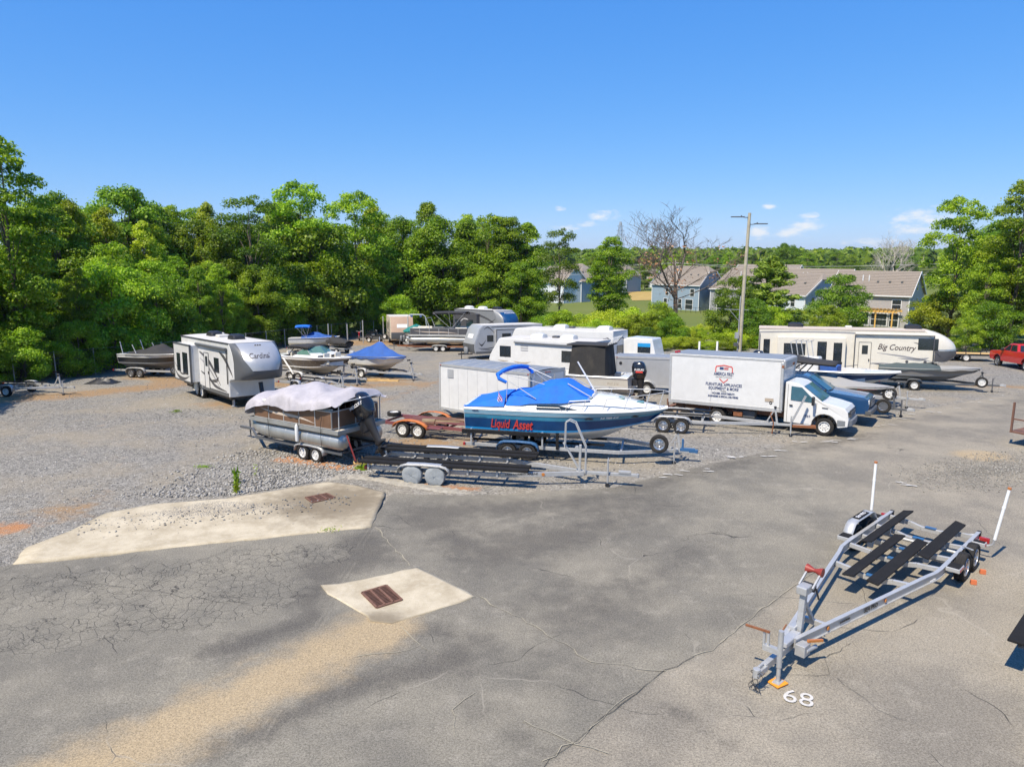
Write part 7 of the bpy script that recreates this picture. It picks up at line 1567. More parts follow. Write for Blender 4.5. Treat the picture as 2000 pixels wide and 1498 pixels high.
    # --- white fifth-wheel behind the cargo trailer, nose to the left
    for (lab, x, y_, hd, L, Hh, win) in (('white fifth-wheel camper with sloped nose and dark windows behind the cargo trailer', 3.05, 44.4, 147, 5.9, 3.05, True), ('white camper with roof air conditioner behind the sloped-nose camper', 4.5, 49.6, 147, 6.8, 3.35, False)):
        W = 2.4; t = thing('camper_trailer', lab, 'camper', x, y_, hd); a = L / 2
        prof = [(-a, .6), (a - .1, .6), (a - .05, 1.42), (a + 1.55, 1.42), (a + 1.72, 1.62), (a + 1.62, 1.95), (a + .95, Hh - .06), (a + .8, Hh), (-a, Hh)]
        MB().prism(prof, -W / 2, W / 2).build('body', 'white', t, bevel=.06, seg=3)
        MB().slab([(-a, -W / 2 + .03), (a + .75, -W / 2 + .03), (a + .75, W / 2 - .03), (-a, W / 2 - .03)], Hh, Hh + .025).build('roof', 'roof_white', t, bevel=.01)
        s = 1
        if win:
            rv_window(t, a + .0, a + .85, 1.85, 2.55, W / 2, s, True); rv_window(t, -a + .9, -a + 2.2, 1.75, 2.45, W / 2, s, True); rv_window(t, -a + .12, -a + .45, 1.8, 2.5, W / 2, s)
            MB().cyl((-a + .4, W / 2 + .08, 2.78), (a - .3, W / 2 + .08, 2.84), .06).build('awning', 'mid_grey', t)
            for k in range(3): MB().box(a - 1.3, a - .75, W / 2 + .002, W / 2 + .012, 2.3 + .14 * k, 2.35 + .14 * k).build('louvre', 'decal_grey', t)
            for pts in ([(a + 1.0, 1.62, .01), (a + .6, 1.58, .04), (a + .2, 1.6, .01)], [(a - .2, 1.6, .01), (a - .9, 1.5, .07), (a - 1.5, 1.62, .01)], [(-a + .3, 1.2, .01), (-a + 2, 1.1, .04), (a - .5, 1.25, .01)]): stripe(t, pts, 'decal_tan', W / 2, s)
        for k, xx in enumerate((-.6, 1.6) if win else (-a + 1.2, 1.2)): ac_unit(t, xx, Hh + .02, 'white', 1.0)
        MB().box(.4, .8, -.7, -.3, Hh, Hh + .16).build('roof_vent', 'decal_dark', t, bevel=.05); MB().box(-a + .2, a - .3, -.95, -.9, Hh + .08, Hh + .11).build('roof_rack', 'alu', t)
        MB().box(-a - .02, -a, -.6, .6, 1.6, 2.4).build('rear_window', 'glass', t, bevel=.02); stripe(t, [(-a + .2, 2.8, .02), (-a + .5, 2.9, .04), (-a + 1.3, 2.6, .02)], 'decal_dark', W / 2, 1)
        # swirl on the rear wall
        m = MB(); rows = []
        for k in range(20):
            q = k / 19; yy = -.9 + 1.6 * q; zz = Hh - .9 + .45 * math.sin(q * 3.1); w = .01 + .035 * math.sin(math.pi * q); rows.append([(-a - .055, yy, zz - w), (-a - .055, yy, zz + w)])
        m.grid(rows).build('rear_stripe', 'decal_dark', t)
        for sd in (1, -1):
            for xx in (-1.6, -.8): wheel(t, xx, sd * (W / 2 - .12), .35, .35, .2, 'steel', sd)
            MB().box(a - .6, a - .5, sd * .8 - .05, sd * .8 + .05, .03, .62).build('landing_leg', 'galv', t)
    # --- grey travel trailer
    def travel(lab, x, y_, hd, L, Hh, body, cap_, lower, side, tan=False):
        W = 2.44; t = thing('travel_trailer', lab, 'travel trailer', x, y_, hd); a = L / 2
        prof = [(-a, .5), (a - .1, .5), (a + .05, .62), (a + .12, 1.0), (a + .10, 1.35), (a - .45, Hh - .25), (a - .75, Hh), (-a, Hh)]
        MB().prism(prof, -W / 2, W / 2).build('body', body, t, bevel=.05)
        fp = [(a + .055, .62), (a + .125, 1.0), (a + .105, 1.35), (a - .445, Hh - .25), (a - .75, Hh + .006)]
        rows = [[(xx + .012 + .05 * (1 - v * v), v * (W / 2 - .02), zz + .006) for v in [-1 + i / 5 for i in range(11)]] for xx, zz in fp]; MB().grid(rows[2:]).build('front_cap', cap_, t, 60); MB().grid(rows[:3]).build('front_lower', lower, t, 60)
        MB().slab([(-a, -W / 2 + .02), (a - .76, -W / 2 + .02), (a - .76, W / 2 - .02), (-a, W / 2 - .02)], Hh, Hh + .03).build('roof', 'roof_white', t, bevel=.01)
        # sun-bleached panel on the front
        k0, k1 = .35, .62; A = Vector((a + .105, 1.35)); B = Vector((a - .445, Hh - .25)); p0 = A.lerp(B, k0); p1 = A.lerp(B, k1); MB().add([(p0.x + .075, -.55, p0.y + .012), (p0.x + .075, .55, p0.y + .012), (p1.x + .075, .55, p1.y + .012), (p1.x + .075, -.55, p1.y + .012)], [(0, 1, 2, 3)]).build('front_panel', 'trim', t)
        for s in (1, -1):
            stripe(t, [(-a, .62, .12), (0, .62, .12), (a - .05, .62, .10)], lower, W / 2, s)
            for xx in (-.75, .05): wheel(t, xx, s * (W / 2 - .10), .34, .34, .2, 'steel', s)
        MB().bar((a, -.6, .48), (a + 1.1, 0, .46), .07, .1).bar((a, .6, .48), (a + 1.1, 0, .46), .07, .1).cyl((a + .8, 0, .04), (a + .8, 0, .95), .035).build('tongue', 'black_plastic', t)
        for yy in (-.14, .14): MB().lathe([(.001, .5), (.13, .5), (.15, .58), (.15, .95), (.1, 1.05), (.001, 1.07)], (a + .35, yy, 0), 'z', 14).build('gas_bottle', 'mid_grey', t, True)
        return t, a, W
    t, a, W = travel('grey travel trailer with rounded nose and black swirls near the yard centre', -.75, 63.3, 207, 6.6, 2.95, 'silver', 'silver', 'dark_grey', 1)
    s = 1; rv_window(t, a - 1.7, a - 1.1, 1.55, 2.1, W / 2, s); rv_window(t, .1, .95, 1.65, 2.25, W / 2 + .4, s)
    sl = MB().box(-.75, 1.5, W / 2 - .02, W / 2 + .4, .75, 2.62).build('slide_out', 'silver', t, bevel=.01); m = MB()
    for (x0, x1, z0, z1) in ((-.75, -.69, .75, 2.62), (1.44, 1.5, .75, 2.62), (-.75, 1.5, 2.55, 2.62)): m.box(x0, x1, W / 2 + .38, W / 2 + .41, z0, z1)
    m.build('slide_trim', 'decal_dark', sl)
    for pts in ([(a - .3, 1.5, .02), (a - .6, 1.25, .09), (a - 1.0, 1.7, .02)], [(a - .3, 1.0, .02), (a - 1.2, .95, .05), (a - 2.0, 1.1, .02)], [(a - .8, 2.6, .02), (a - 1.2, 2.8, .06), (a - 1.8, 2.3, .02)], [(a - 1.5, 2.8, .03), (0, 2.82, .05), (-a + .6, 2.75, .02)], [(-a + .2, 2.3, .02), (-a + .9, 2.35, .05)], [(a - .5, .85, .02), (a - 1.6, .8, .04)]): stripe(t, pts, 'decal_dark', W / 2, s)
    for pts in ([(1.45, 1.25, .02), (.4, 1.32, .05), (-.7, 1.2, .02)],): stripe(t, pts, 'decal_dark', W / 2 + .402, s)
    t, a, W = travel('tan travel trailer with brown front standing by the woods', -12.6, 79.5, -76, 6.2, 3.0, 'beige', 'tan', 'dark_grey', -1)
    s = -1; rv_window(t, -1.4, -.5, 1.5, 2.3, W / 2, s); rv_door(t, .6, 1.25, .7, 2.55, W / 2, s, 'beige')
    for pts in ([(-3, 1.3, .02), (-1, 1.1, .08), (1.5, 1.2, .03)], [(-2.5, .9, .02), (0, .85, .05), (2.5, 1.0, .02)]): stripe(t, pts, 'decal_dark', W / 2, s)
rvs()

# ------------------------------------------------------------------ boats on trailers
def on_trailer(name, blabel, tlabel, x, y, deg, H, off, tkw, cat='boat', z=None):
    tr = thing('boat_trailer', tlabel, 'trailer', x, y, deg); boat_trailer(tr, **tkw)
    h = R(deg); t = thing(name, blabel, cat, x, y, deg); sl = slope(y) * math.sin(h)
    t.location = Vector((x, y, gz(y))) + Vector((math.cos(h) * off, math.sin(h) * off, sl * off)); return t, tr
def boats():
    # gunmetal and white bowrider with open cockpit
    H = Hull(6.1, 2.35, 1.05, .62, bow=2.8, full=.72, rise=.10, rake=.86, chine=.34)
    t, tr = on_trailer('bowrider_boat', 'white and gunmetal bowrider with green-tinted windscreen on a galvanised trailer', 'galvanised twin-axle trailer under the gunmetal bowrider', -13.9, 47.7, -33, H, -2.0, dict(W=2.0, xr=-2.3, xb=3.3, xt=4.6, xc=5.2, zr=.5, r=.33, mat='galv', bunks=[(-2, 2.8, .5, .62, .66), (-2, 2.8, -.5, .62, .66)], jack=(4.9, -.25), fmat='white', cross=(-2, -.6, 1.2, 3)))
    H.band(t, 'hull_bottom', 0, .38, 'cream'); H.band(t, 'hull_stripe', .38, .44, 'gelcoat', .003); H.band(t, 'hull_side', .44, .84, M('gunmetal', (.075, .068, .06), .25, coat=.5), .002); H.band(t, 'hull_upper', .84, 1.0, 'gelcoat', .006); H.transom(t, 'gelcoat'); H.rub(t, 'gelcoat', .03)
    H.coaming(t, 'gelcoat', .10, .93, .30, .5, .0); H.deck(t, 'gelcoat', 0, .12, .10, 0, .02); H.deck(t, 'gelcoat', .90, 1, .04, 0, .02, 'bow_deck')
    rows = []
    for q, w, hh in ((.30, .92, .10), (.40, .90, .24), (.52, .88, .30), (.62, .86, .26), (.66, .84, .12)): S = H.sheer(q); rows.append([(S.x, -S.y * w, S.z + .03), (S.x, -S.y * w * .9, S.z + hh), (S.x, -S.y * .28, S.z + hh), (S.x, -S.y * .25, S.z - .3)])
    MB().grid(rows).grid([[(p[0], -p[1], p[2]) for p in r] for r in rows]).build('dashboard', 'gelcoat', t, 50)
    windshield(t, H, .36, .60, .48, 'glass_green', 'alu', .5, .16)
    for (q, s) in ((.26, 1), (.26, -1), (.08, 0), (.76, 1), (.76, -1)): S = H.sheer(q); yy = s * S.y * .5; MB().box(S.x - .25, S.x + .25, yy - .25, yy + .25, S.z - .45, S.z - .02).build('seat', 'cream', t, bevel=.06); MB().box(S.x - .27, S.x - .15, yy - .25, yy + .25, S.z - .1, S.z + .28).build('seat_back', 'cream', t, bevel=.05)
    for s in (1, -1):
        MB().tube([(H.sheer(.22).x, s * 1.05, H.sheer(.2).z + .05), (H.sheer(.30).x, s * .9, H.sheer(.2).z + .62), (H.sheer(.55).x, s * .9, H.sheer(.2).z + .66)], .03).build('tower', 'black_plastic', t); MB().bar((-.9 + 2.0 - .6 - .5, s * 1.2, .55), (-1.0, s * 1.2, 1.6), .07, .07).build('guide_pole', 'pvc', tr)
    bimini(t, 1.2, 3.2, .95, H.sheer(.3).z, H.sheer(.3).z + .72, 'canvas_black', 'black_plastic', sag=.08, name='folded_bimini')
    MB().bar((3.4, 0, .5), (3.55, 0, 1.45), .09, .09).build('bow_post', 'galv', tr)
    # royal blue covered runabout
    H = Hull(4.9, 2.0, .85, .62, bow=2.4, full=.8, rake=.85, chine=.36)
    t, tr = on_trailer('runabout_boat', 'small white boat under a peaked royal blue cover', 'trailer under the small boat with peaked royal blue cover', -9.9, 49.6, -33, H, -1.7, dict(W=1.7, xr=-1.8, xb=2.2, xt=3.7, xc=4.3, zr=.5, r=.31, half=.98, axles=1, bunks=[(-1.6, 2, .4, .6, .62), (-1.6, 2, -.4, .6, .62)], jack=(4.0, -.2), fmat='white'))
    H.band(t, 'hull_bottom', 0, .5, 'cream'); H.band(t, 'hull_side', .5, 1, 'gelcoat'); H.transom(t, 'gelcoat'); H.rub(t, 'dark_grey', .035)
    H.cover(t, 'canvas_royal', [(-.02, .12), (.10, .32), (.30, .62), (.50, 1.0), (.56, .98), (.72, .45), (.9, .12), (1, .03)], pw=1.15, wr=.03, seed=3); outboard(t, 0, 0, 1.2, 'grey_paint', .72); MB().cyl((2.5, 0, 2.3), (2.5, 0, 2.85), .02).build('support_pole', 'gelcoat', t)
    # blue bimini runabout by the woods
    H = Hull(5.6, 2.2, .95, .6, bow=2.5)
    t, tr = on_trailer('runabout_boat', 'white runabout with raised blue bimini beside the woods', 'white trailer under the runabout with blue bimini', -20.2, 69.0, 8, H, -1.7, dict(W=1.8, xr=-1.9, xb=2.8, xt=4.2, xc=4.8, zr=.48, r=.32, axles=1, mat='white', half=1.05, jack=(4.5, -.2), cross=(-1.5, 1)))
    H.band(t, 'hull_bottom', 0, .5, 'cream'); H.band(t, 'hull_side', .5, .85, 'gelcoat'); H.band(t, 'hull_stripe', .85, .95, 'navy', .004); H.band(t, 'hull_upper', .95, 1, 'gelcoat'); H.transom(t, 'gelcoat'); H.rub(t, 'gelcoat', .03); H.deck(t, 'gelcoat')
    H.cover(t, 'canvas_royal', [(.05, .1), (.35, .35), (.48, .62), (.55, .6), (.75, .22), (.95, .05)], .25, .95, .02, pw=.9, seed=8); bimini(t, .8, 2.4, 1.0, 1.6, 2.9, 'canvas_blue', legx=2.0, sag=.14); t.scale = (.85,) * 3; tr.scale = (.85,) * 3; t.location.x += .26
    # black-covered bowrider at far left
    H = Hull(5.9, 2.3, 1.0, .62, bow=2.6, full=.75)
    t, tr = on_trailer('bowrider_boat', 'black and white boat under a black cover by the left fence', 'twin-axle trailer under the black-covered boat at left', -26.0, 50.0, -14, H, -1.5, dict(W=1.9, xr=-1.9, xb=3, xt=4.5, xc=5.0, zr=.5, r=.32, style='alloy', half=1.06, jack=(4.7, -.2), spare=(3.1, -.95, .62), near=-1))
    H.band(t, 'hull_bottom', 0, .42, 'mid_grey'); H.band(t, 'hull_side', .42, .78, 'black_gloss'); H.band(t, 'hull_upper', .78, 1, 'gelcoat', .004); H.transom(t, 'gelcoat'); H.rub(t, 'gelcoat', .03); H.deck(t, 'gelcoat'); H.cover(t, 'canvas_black', [(.0, .08), (.25, .28), (.42, .62), (.5, .66), (.62, .34), (.8, .36), (1, .05)], .12, 1.0, .06, seed=5)
    for s in (1, -1): MB().tube([(.5, s * 1.0, 1.6), (.25, s * .95, 2.5)], .03).build('tower_leg', 'alu', t); MB().tube([(1.6, s * 1.0, 1.65), (1.25, s * .95, 2.3)], .025).build('tower_leg', 'alu', t)
    t, tr = on_trailer('runabout_boat', 'boat under a red cover half hidden behind the grey fifth-wheel', 'trailer under the red-covered boat', -22.6, 52.5, -14, Hull(4.2, 2.0, .8, .6), -1.2, dict(W=1.6, xr=-1.4, xb=2, xt=3.2, xc=3.6, r=.31, axles=1, half=.95)); H = Hull(4.2, 2.0, .85, .75); H.band(t, 'hull_side', 0, 1, 'gelcoat'); H.transom(t, 'gelcoat'); H.cover(t, 'canvas_red', [(0, .2), (.4, .55), (1, .1)], seed=6)
    # grey covered wakeboard boat behind the box truck
    H = Hull(6.6, 2.45, .98, .46, bow=2.9, full=.7, rise=.06, rake=.84, chine=.34); hd = -37; h = R(hd); bow = Vector((18.5, 34.0)); o = bow - Vector((math.cos(h), math.sin(h))) * 4.55
    t, tr = on_trailer('wakeboard_boat', 'dark grey wakeboard boat under a light grey cover with black tower bimini', 'dark twin-axle trailer with spare wheel under the grey wakeboard boat', o.x, o.y, hd, H, -2.0, dict(W=2.0, xr=-2.1, xb=3.2, xt=4.7, xc=5.3, zr=.5, r=.34, mat='dark_grey', half=1.1, style='alloy', jack=(5.0, .25), spare=(4.35, -.62, .62), near=-1))
    H.band(t, 'hull_bottom', 0, .4, 'dark_grey'); H.band(t, 'hull_side', .4, 1, M('charcoal', (.085, .085, .08), .3, coat=.4, dirt=.1)); H.band(t, 'bow_flash', .78, .97, 'red_paint', .006, .80, .93); H.transom(t, 'dark_grey'); H.rub(t, 'black_plastic', .03); H.cover(t, 'canvas_grey', [(-.02, .06), (.15, .16), (.35, .34), (.52, .52), (.62, .34), (.78, .14), (1, .02)], -.01, 1.01, .07, pw=.85, wr=.015, seed=9, out=.03)
    for k, q in enumerate((.42, .60, .72)): c = H.pt(q, .9); MB().box(-.05, .05, -.004, .004, -.02, .02).build('badge', 'alu', t).matrix_local = Matrix.Translation((c.x, -c.y - .03, c.z))
    zs = H.sheer(.4).z
    for s in (1, -1): MB().tube([(1.5, s * 1.12, zs), (2.45, s * 1.0, zs + .95), (2.6, s * .6, zs + 1.0)], .035).tube([(2.0, s * 1.12, zs), (2.75, s * 1.0, zs + .98)], .03).build('tower', 'black_plastic', t)
    rows = []
    for i in range(13): k = i / 12; x_ = 1.5 + 2.6 * k; zc = zs + 1.02 + .30 * (1 - k) ** 3 + .05 * math.sin(k * 3); rows.append([(x_, v * (1.05 - .35 * k), zc + .12 * (1 - v * v) - .03 * (1 - k) * abs(math.sin(v * 6))) for v in [-1 + j / 4 for j in range(9)]])
    b = MB().grid(rows).build('tower_bimini', 'canvas_black', t, 60); b.modifiers.new('thick', 'SOLIDIFY').thickness = .12
    # navy and white bay boat behind it
    H = Hull(7.2, 2.5, 1.12, .62, bow=2.7, full=.74, rise=.10, rake=.85, chine=.38); bow = Vector((20.5, 36.9)); hd = -35; h = R(hd); o = bow - Vector((math.cos(h), math.sin(h))) * 5.0
    t, tr = on_trailer('bay_boat', 'white centre-console boat with navy hull in front of the cream fifth-wheel', 'galvanised trailer under the navy-hulled boat', o.x, o.y, hd, H, -2.2, dict(W=2.0, xr=-2.2, xb=3.4, xt=5.0, xc=5.9, zr=.55, r=.34, half=1.1, jack=(5.4, -.3), spare=(4.6, -.5, .75), near=-1, coupler='galv'))
    H.band(t, 'hull_bottom', 0, .5, 'cream'); H.band(t, 'hull_side', .5, .86, 'navy'); H.band(t, 'hull_upper', .86, 1, 'gelcoat', .004); H.transom(t, 'navy'); H.rub(t, 'gelcoat', .035); H.coaming(t, 'gelcoat', .06, .78, .3, .5); H.deck(t, 'gelcoat', .76, 1, .06, 0, .03); H.deck(t, 'gelcoat', 0, .08, .05, 0, .03)
    MB().box(2.3, 3.2, -.45, .45, 1.4, 2.45).build('console', 'gelcoat', t, bevel=.08); MB().box(1.4, 2.0, -.5, .5, 1.4, 2.25).build('leaning_post', 'gelcoat', t, bevel=.05); MB().box(3.3, 4.2, -.6, .6, 1.4, 2.05).build('bow_seat', 'canvas_royal', t, bevel=.05); outboard(t, -.02, 0, 1.75, 'black_gloss', 1.1, 8)
    m = MB()
    for s in (1, -1):
        for k in range(4): m.tube([(1.9 + .28 * k, s * .55, 2.2), (1.7 + .28 * k, s * .6, 3.25), (1.9 + .28 * k, s * .3, 3.35)], .025)
    m.build('rod_holders', 'alu', t)
    # low dark-covered bass boat at the right
    H = Hull(5.6, 2.1, .72, .60, bow=2.6, full=.8, rise=.16, rake=.86); bow = Vector((28.4, 42.4)); hd = -24; h = R(hd); o = bow - Vector((math.cos(h), math.sin(h))) * 3.6
    t, tr = on_trailer('bass_boat', 'low grey boat under a dark cover beneath the cream fifth-wheel nose', 'trailer with spare wheel under the low dark-covered boat', o.x, o.y, hd, H, -2.0, dict(W=1.7, xr=-1.9, xb=2.3, xt=3.7, xc=4.6, zr=.48, r=.32, axles=1, half=1.0, jack=(4.2, -.1), spare=(3.6, -.35, .62), near=-1, mat='dark_grey'))
    H.band(t, 'hull_bottom', 0, .5, 'mid_grey'); H.band(t, 'hull_side', .5, 1, M('faded_grey', (.20, .19, .175), .4)); H.transom(t, 'mid_grey'); H.rub(t, 'dark_grey', .03); H.cover(t, M('canvas_dkgreen', (.05, .07, .075), .85, bump=.3, bscale=10), [(0, .25), (.2, .42), (.5, .34), (.62, .10), (1, .03)], 0, .62, .08, seed=12); H.cover(t, 'canvas_grey', [(0, .2), (.62, .14), (.8, .10), (1, .02)], .60, 1.0, .08, seed=13, name='bow_cover')
    # white fishing boat with draped T-top, stern right
    H = Hull(6.4, 2.4, 1.0, .62, bow=2.7, full=.75, rise=.10); hd = 157
    t, tr = on_trailer('fishing_boat', 'white centre-console fishing boat with black-draped T-top and black outboard', 'galvanised trailer under the fishing boat with draped T-top', 4.3, 38.2, hd, H, -2.3, dict(W=1.9, xr=-2.2, xb=3, xt=4.2, xc=4.8, zr=.48, r=.33, half=1.05))
    H.band(t, 'hull_bottom', 0, .5, 'gelcoat'); H.band(t, 'hull_side', .5, .86, 'cream'); H.band(t, 'hull_upper', .86, 1, 'beige', .003); H.transom(t, 'cream'); H.rub(t, 'gelcoat', .04); H.coaming(t, 'gelcoat', .05, .80, .28, .5); H.deck(t, 'gelcoat', .78, 1, .06, 0, .03); H.deck(t, 'gelcoat', 0, .07, .04, 0, .02)
    mo = outboard(t, -.05, 0, 1.42, 'black_gloss', 1.25, 4); text(mo, 'SUZUKI', .15, (-.42, .33, 2.0), (-1, 0, 0), (0, .1, 1), 'lettering_white', .2, bold=.004); MB().box(-.62, -.25, .318, .328, 1.84, 1.93).build('decal', 'lettering_red', mo)
    zs = H.sheer(.3).z; m = MB()
    for s in (1, -1): m.tube([(1.6, s * .62, 1.3), (1.75, s * .7, 3.25)], .03).tube([(2.9, s * .62, 1.3), (2.7, s * .7, 3.25)], .03)
    m.build('t_top_frame', 'alu', t); MB().box(1.1, 3.4, -.95, .95, 3.22, 3.30).build('t_top', 'canvas_black', t, bevel=.03); MB().box(1.9, 2.7, -.4, .4, 1.2, 2.3).build('console', 'gelcoat', t, bevel=.06)
    rr = random.Random(4); rows = []
    for k in range(9):
        f = k / 8; row = []
        for i in range(40):
            a = 2 * math.pi * i / 40; cx, cy = math.cos(a), math.sin(a); sq = 1 / max(abs(cx), abs(cy)) ** .75; row.append((2.2 + (1.0 + .12 * f) * cx * sq + .06 * f * math.sin(9 * a), (.9 + .22 * f) * cy * sq + .06 * f * math.sin(11 * a + 1), 3.22 - 1.62 * f + .04 * math.sin(5 * a) * f))
        rows.append(row)
    MB().grid(rows, True).build('t_top_drape', 'tarp_net', t, 70); m = MB()
    for k in range(5): m.tube([(1.15, -.8 + .4 * k, 3.3), (.8, -.85 + .42 * k, 3.72)], .022)
    m.tube([(.85, -.9, 3.6), (.85, .9, 3.6)], .02).build('rod_rack', 'gelcoat', t); text(t, 'BAY 216', .17, (.75, 1.19, 1.3), (-1, 0, 0), (0, .15, 1), 'decal_tan', .1)
    # green boat beside the far pontoon
    H = Hull(5.2, 2.2, .95, .7, bow=2.4)
    t, tr = on_trailer('ski_boat', 'ski boat with white arch and teal cover left of the far pontoon', 'trailer under the teal-covered ski boat', -10.2, 75.5, -95, H, -1.7, dict(W=1.7, xr=-1.7, xb=2.4, xt=3.8, xc=4.3, r=.32, axles=1, half=1.0)); H.band(t, 'hull_side', 0, .7, 'gelcoat'); H.band(t, 'hull_upper', .7, 1, 'canvas_teal'); H.transom(t, 'gelcoat'); H.cover(t, 'canvas_teal', [(0, .2), (.3, .62), (.5, .6), (.7, .2), (1, .02)], seed=2)
    MB().tube([(1.0, -1.05, 1.6), (1.5, -.95, 3.1), (1.6, -.7, 3.3), (1.6, .7, 3.3), (1.5, .95, 3.1), (1.0, 1.05, 1.6)], .05).build('arch', 'gelcoat', t, True)
    for s in (1, -1): MB().lathe([(.001, 0), (.13, 0), (.13, .15), (.001, .15)], (1.55, s * .5, 3.15), 'x', 14).build('speaker', 'decal_blue', t)
    # shrink-wrapped boat between the camper and the silver trailer
    H = Hull(5.4, 2.2, 1.0, .7); t, tr = on_trailer('cuddy_boat', 'boat with white hardtop and blue bin seen left of the silver trailer', 'trailer under the hardtop boat behind the silver trailer', 9.3, 48.2, 150, H, -1.5, dict(W=1.8, xr=-1.8, xb=2.6, xt=4, xc=4.5, axles=1, half=1.0)); H.band(t, 'hull_side', 0, 1, 'gelcoat'); H.transom(t, 'gelcoat'); H.deck(t, 'gelcoat')
    MB().prism([(.6, 1.6), (3.6, 1.6), (3.0, 2.75), (2.6, 2.9), (.9, 2.85)], -.95, .95).build('cabin', 'gelcoat', t, bevel=.08); MB().box(1.0, 1.9, .955, .965, 1.9, 2.55).build('cabin_window', 'glass', t); MB().box(1.0, 1.9, .966, .976, 2.3, 2.55).build('window_blind', 'bright_blue', t)
boats()
def misc_trailers():
    t = thing('boat_trailer', 'empty galvanised boat trailer with white-rimmed wheels beside the box truck', 'trailer', 7.35, 31.35, -18)
    boat_trailer(t, W=1.8, xr=-1.9, xb=1.3, xt=4.3, xc=5.4, zr=.52, r=.34, half=1.06, style='chrome', jack=(4.9, -.25), winch='carpet', bunks=[(-1.8, 1.6, .5, .78, .78), (-1.8, 1.6, -.5, .78, .78)], fmat='silver')
    MB().tube([(4.15, -.3, .1), (4.2, -.3, .55), (4.05, -.3, .95), (4.12, -.3, 1.05)], .025).build('swing_jack', 'rust', t); MB().bar((4.9, 0, .5), (5.45, .1, 1.75), .09, .07).build('winch_mast', 'galv', t); MB().box(4.9, 5.9, -.15, .15, .40, .50).build('rusty_step', 'rust', t)
    for (lab, x, y, d, m, kw) in (('galvanised boat trailer lying right of the grey fifth-wheel', -12.6, 43.2, -33, 'galv', dict(xr=-1.6, xb=1.2, xt=3, xc=3.6, W=1.7, axles=1, half=.95, jack=(3.3, -.2))), ('low galvanised trailer in the tree shade at the far left', -29.2, 41.4, -5, 'galv', dict(xr=-1.6, xb=1.2, xt=2.6, xc=3.2, W=1.6, axles=1, half=.95, jack=(2.9, -.2))), ('black flat trailer with a spare wheel by the wood fence', -15.6, 80.5, -30, 'dark_grey', dict(xr=-1.6, xb=1.6, xt=3, xc=3.6, W=1.6, axles=1, half=.95, spare=(2.0, -.6, .75), near=-1, jack=(3.3, -.2)))):
        t = thing('boat_trailer', lab, 'trailer', x, y, d); boat_trailer(t, mat=m, zr=.5, r=.31, bunks=[(-1.5, 1.4, .45, .68, .68), (-1.5, 1.4, -.45, .68, .68)], **kw)
    # jet ski under a black cover
    t = thing('jet_ski', 'black jet ski on a low trailer beside the blue bimini runabout', 'jet ski', -15.3, 66.5, 150); H = Hull(3.0, 1.15, .5, .55, bow=2.2); H.band(t, 'hull', 0, 1, 'black_gloss'); H.transom(t, 'black_plastic'); H.cover(t, 'canvas_black', [(0, .15), (.25, .35), (.55, .40), (.68, .62), (.78, .3), (1, .05)], pw=.6, seed=4); MB().box(.2, 2.3, -.5, .5, .40, .52).build('cradle', 'galv', t)
    for s in (1, -1): wheel(t, 1.0, s * .7, .26, .26, .16, 'steel', s)
    # motorcycles / small machines by the fence
    for i, (x, y, c, lab) in enumerate(((-16.6, 84.5, 'black_plastic', 'black dirt bike leaning by the back fence'), (-14.2, 85.0, 'amber', 'yellow dirt bike by the back fence'), (-17.8, 82.5, 'red_paint', 'red dirt bike by the back fence'))):
        t = thing('dirt_bike', lab, 'motorcycle', x, y, 20 + 40 * i, 'bikes by the back fence')
        for xx in (-.65, .65): wheel(t, xx, 0, .32, .32, .10, 'chrome', 1)
        MB().bar((-.5, 0, .55), (.1, 0, .85), .12, .1).bar((.1, 0, .85), (.55, 0, .9), .16, .16).bar((-.7, 0, .95), (.0, 0, .9), .2, .08).build('frame', c, t); MB().tube([(.65, 0, .32), (.45, 0, 1.0), (.4, -.35, 1.08)], .025).tube([(.45, 0, 1.0), (.4, .35, 1.08)], .025).build('handlebar', 'alu', t); MB().box(-.15, .2, -.12, .12, .35, .62).build('engine', 'mid_grey', t)
    t = thing('flat_trailer', 'low dark flatbed trailer beyond the nose of the cream fifth-wheel', 'trailer', 38.6, 60.5, 165); MB().box(-2.3, 2.3, -1.0, 1.0, .55, .63).build('deck', 'lumber', t)
    for s in (1, -1):
        MB().box(-2.3, 2.3, s * 1.0 - .04, s * 1.0 + .04, .5, .66).build('side_rail', 'black_plastic', t); MB().box(-2.3, 2.3, s * 1.0 - .02, s * 1.0 + .02, .92, .97).build('top_rail', 'black_plastic', t); wheel(t, 0, s * 1.12, .34, .34, .2, 'steel', s)
        for xx in (-2.2, -1.1, 0, 1.1, 2.2): MB().box(xx - .025, xx + .025, s * 1.0 - .025, s * 1.0 + .025, .6, .95).build('stake', 'black_plastic', t)
    MB().bar((2.3, 0, .55), (3.6, 0, .52), .1, .1).build('tongue', 'black_plastic', t)
    rr = random.Random(3)
    for i, (x, y, d) in enumerate(((-9.0, 47.3, 15), (-8.3, 47.1, -8), (-9.6, 47.5, 30))):
        b = MB().box(-.7, .7, -.09, .09, 0, .10).build('timber_block', 'lumber'); place(b, x, y, R(d)); tag(b, ('yellow timber beam in front of the blue-covered boat, middle of three', 'yellow timber beam nearest the blue-covered boat trailer tongue', 'yellow timber beam left of the other two beams')[i], 'timber', 'timber beams on the gravel')
    t = thing('tarp_heap', 'crumpled black tarpaulin heap on the gravel by the left fence', 'tarpaulin', -27.0, 46.2, 0); rows = []
    for i in range(13):
        for _ in (0,): rows.append([(-.95 + 1.9 * i / 12, -.6 + 1.2 * j / 9, .02 + .34 * max(0, 1 - ((i - 6) / 6.2) ** 2) * max(0, 1 - ((j - 4.5) / 4.6) ** 2) * rr.uniform(.4, 1.2)) for j in range(10)])
    MB().grid(rows).build('sheet', 'black_plastic', t, 30)
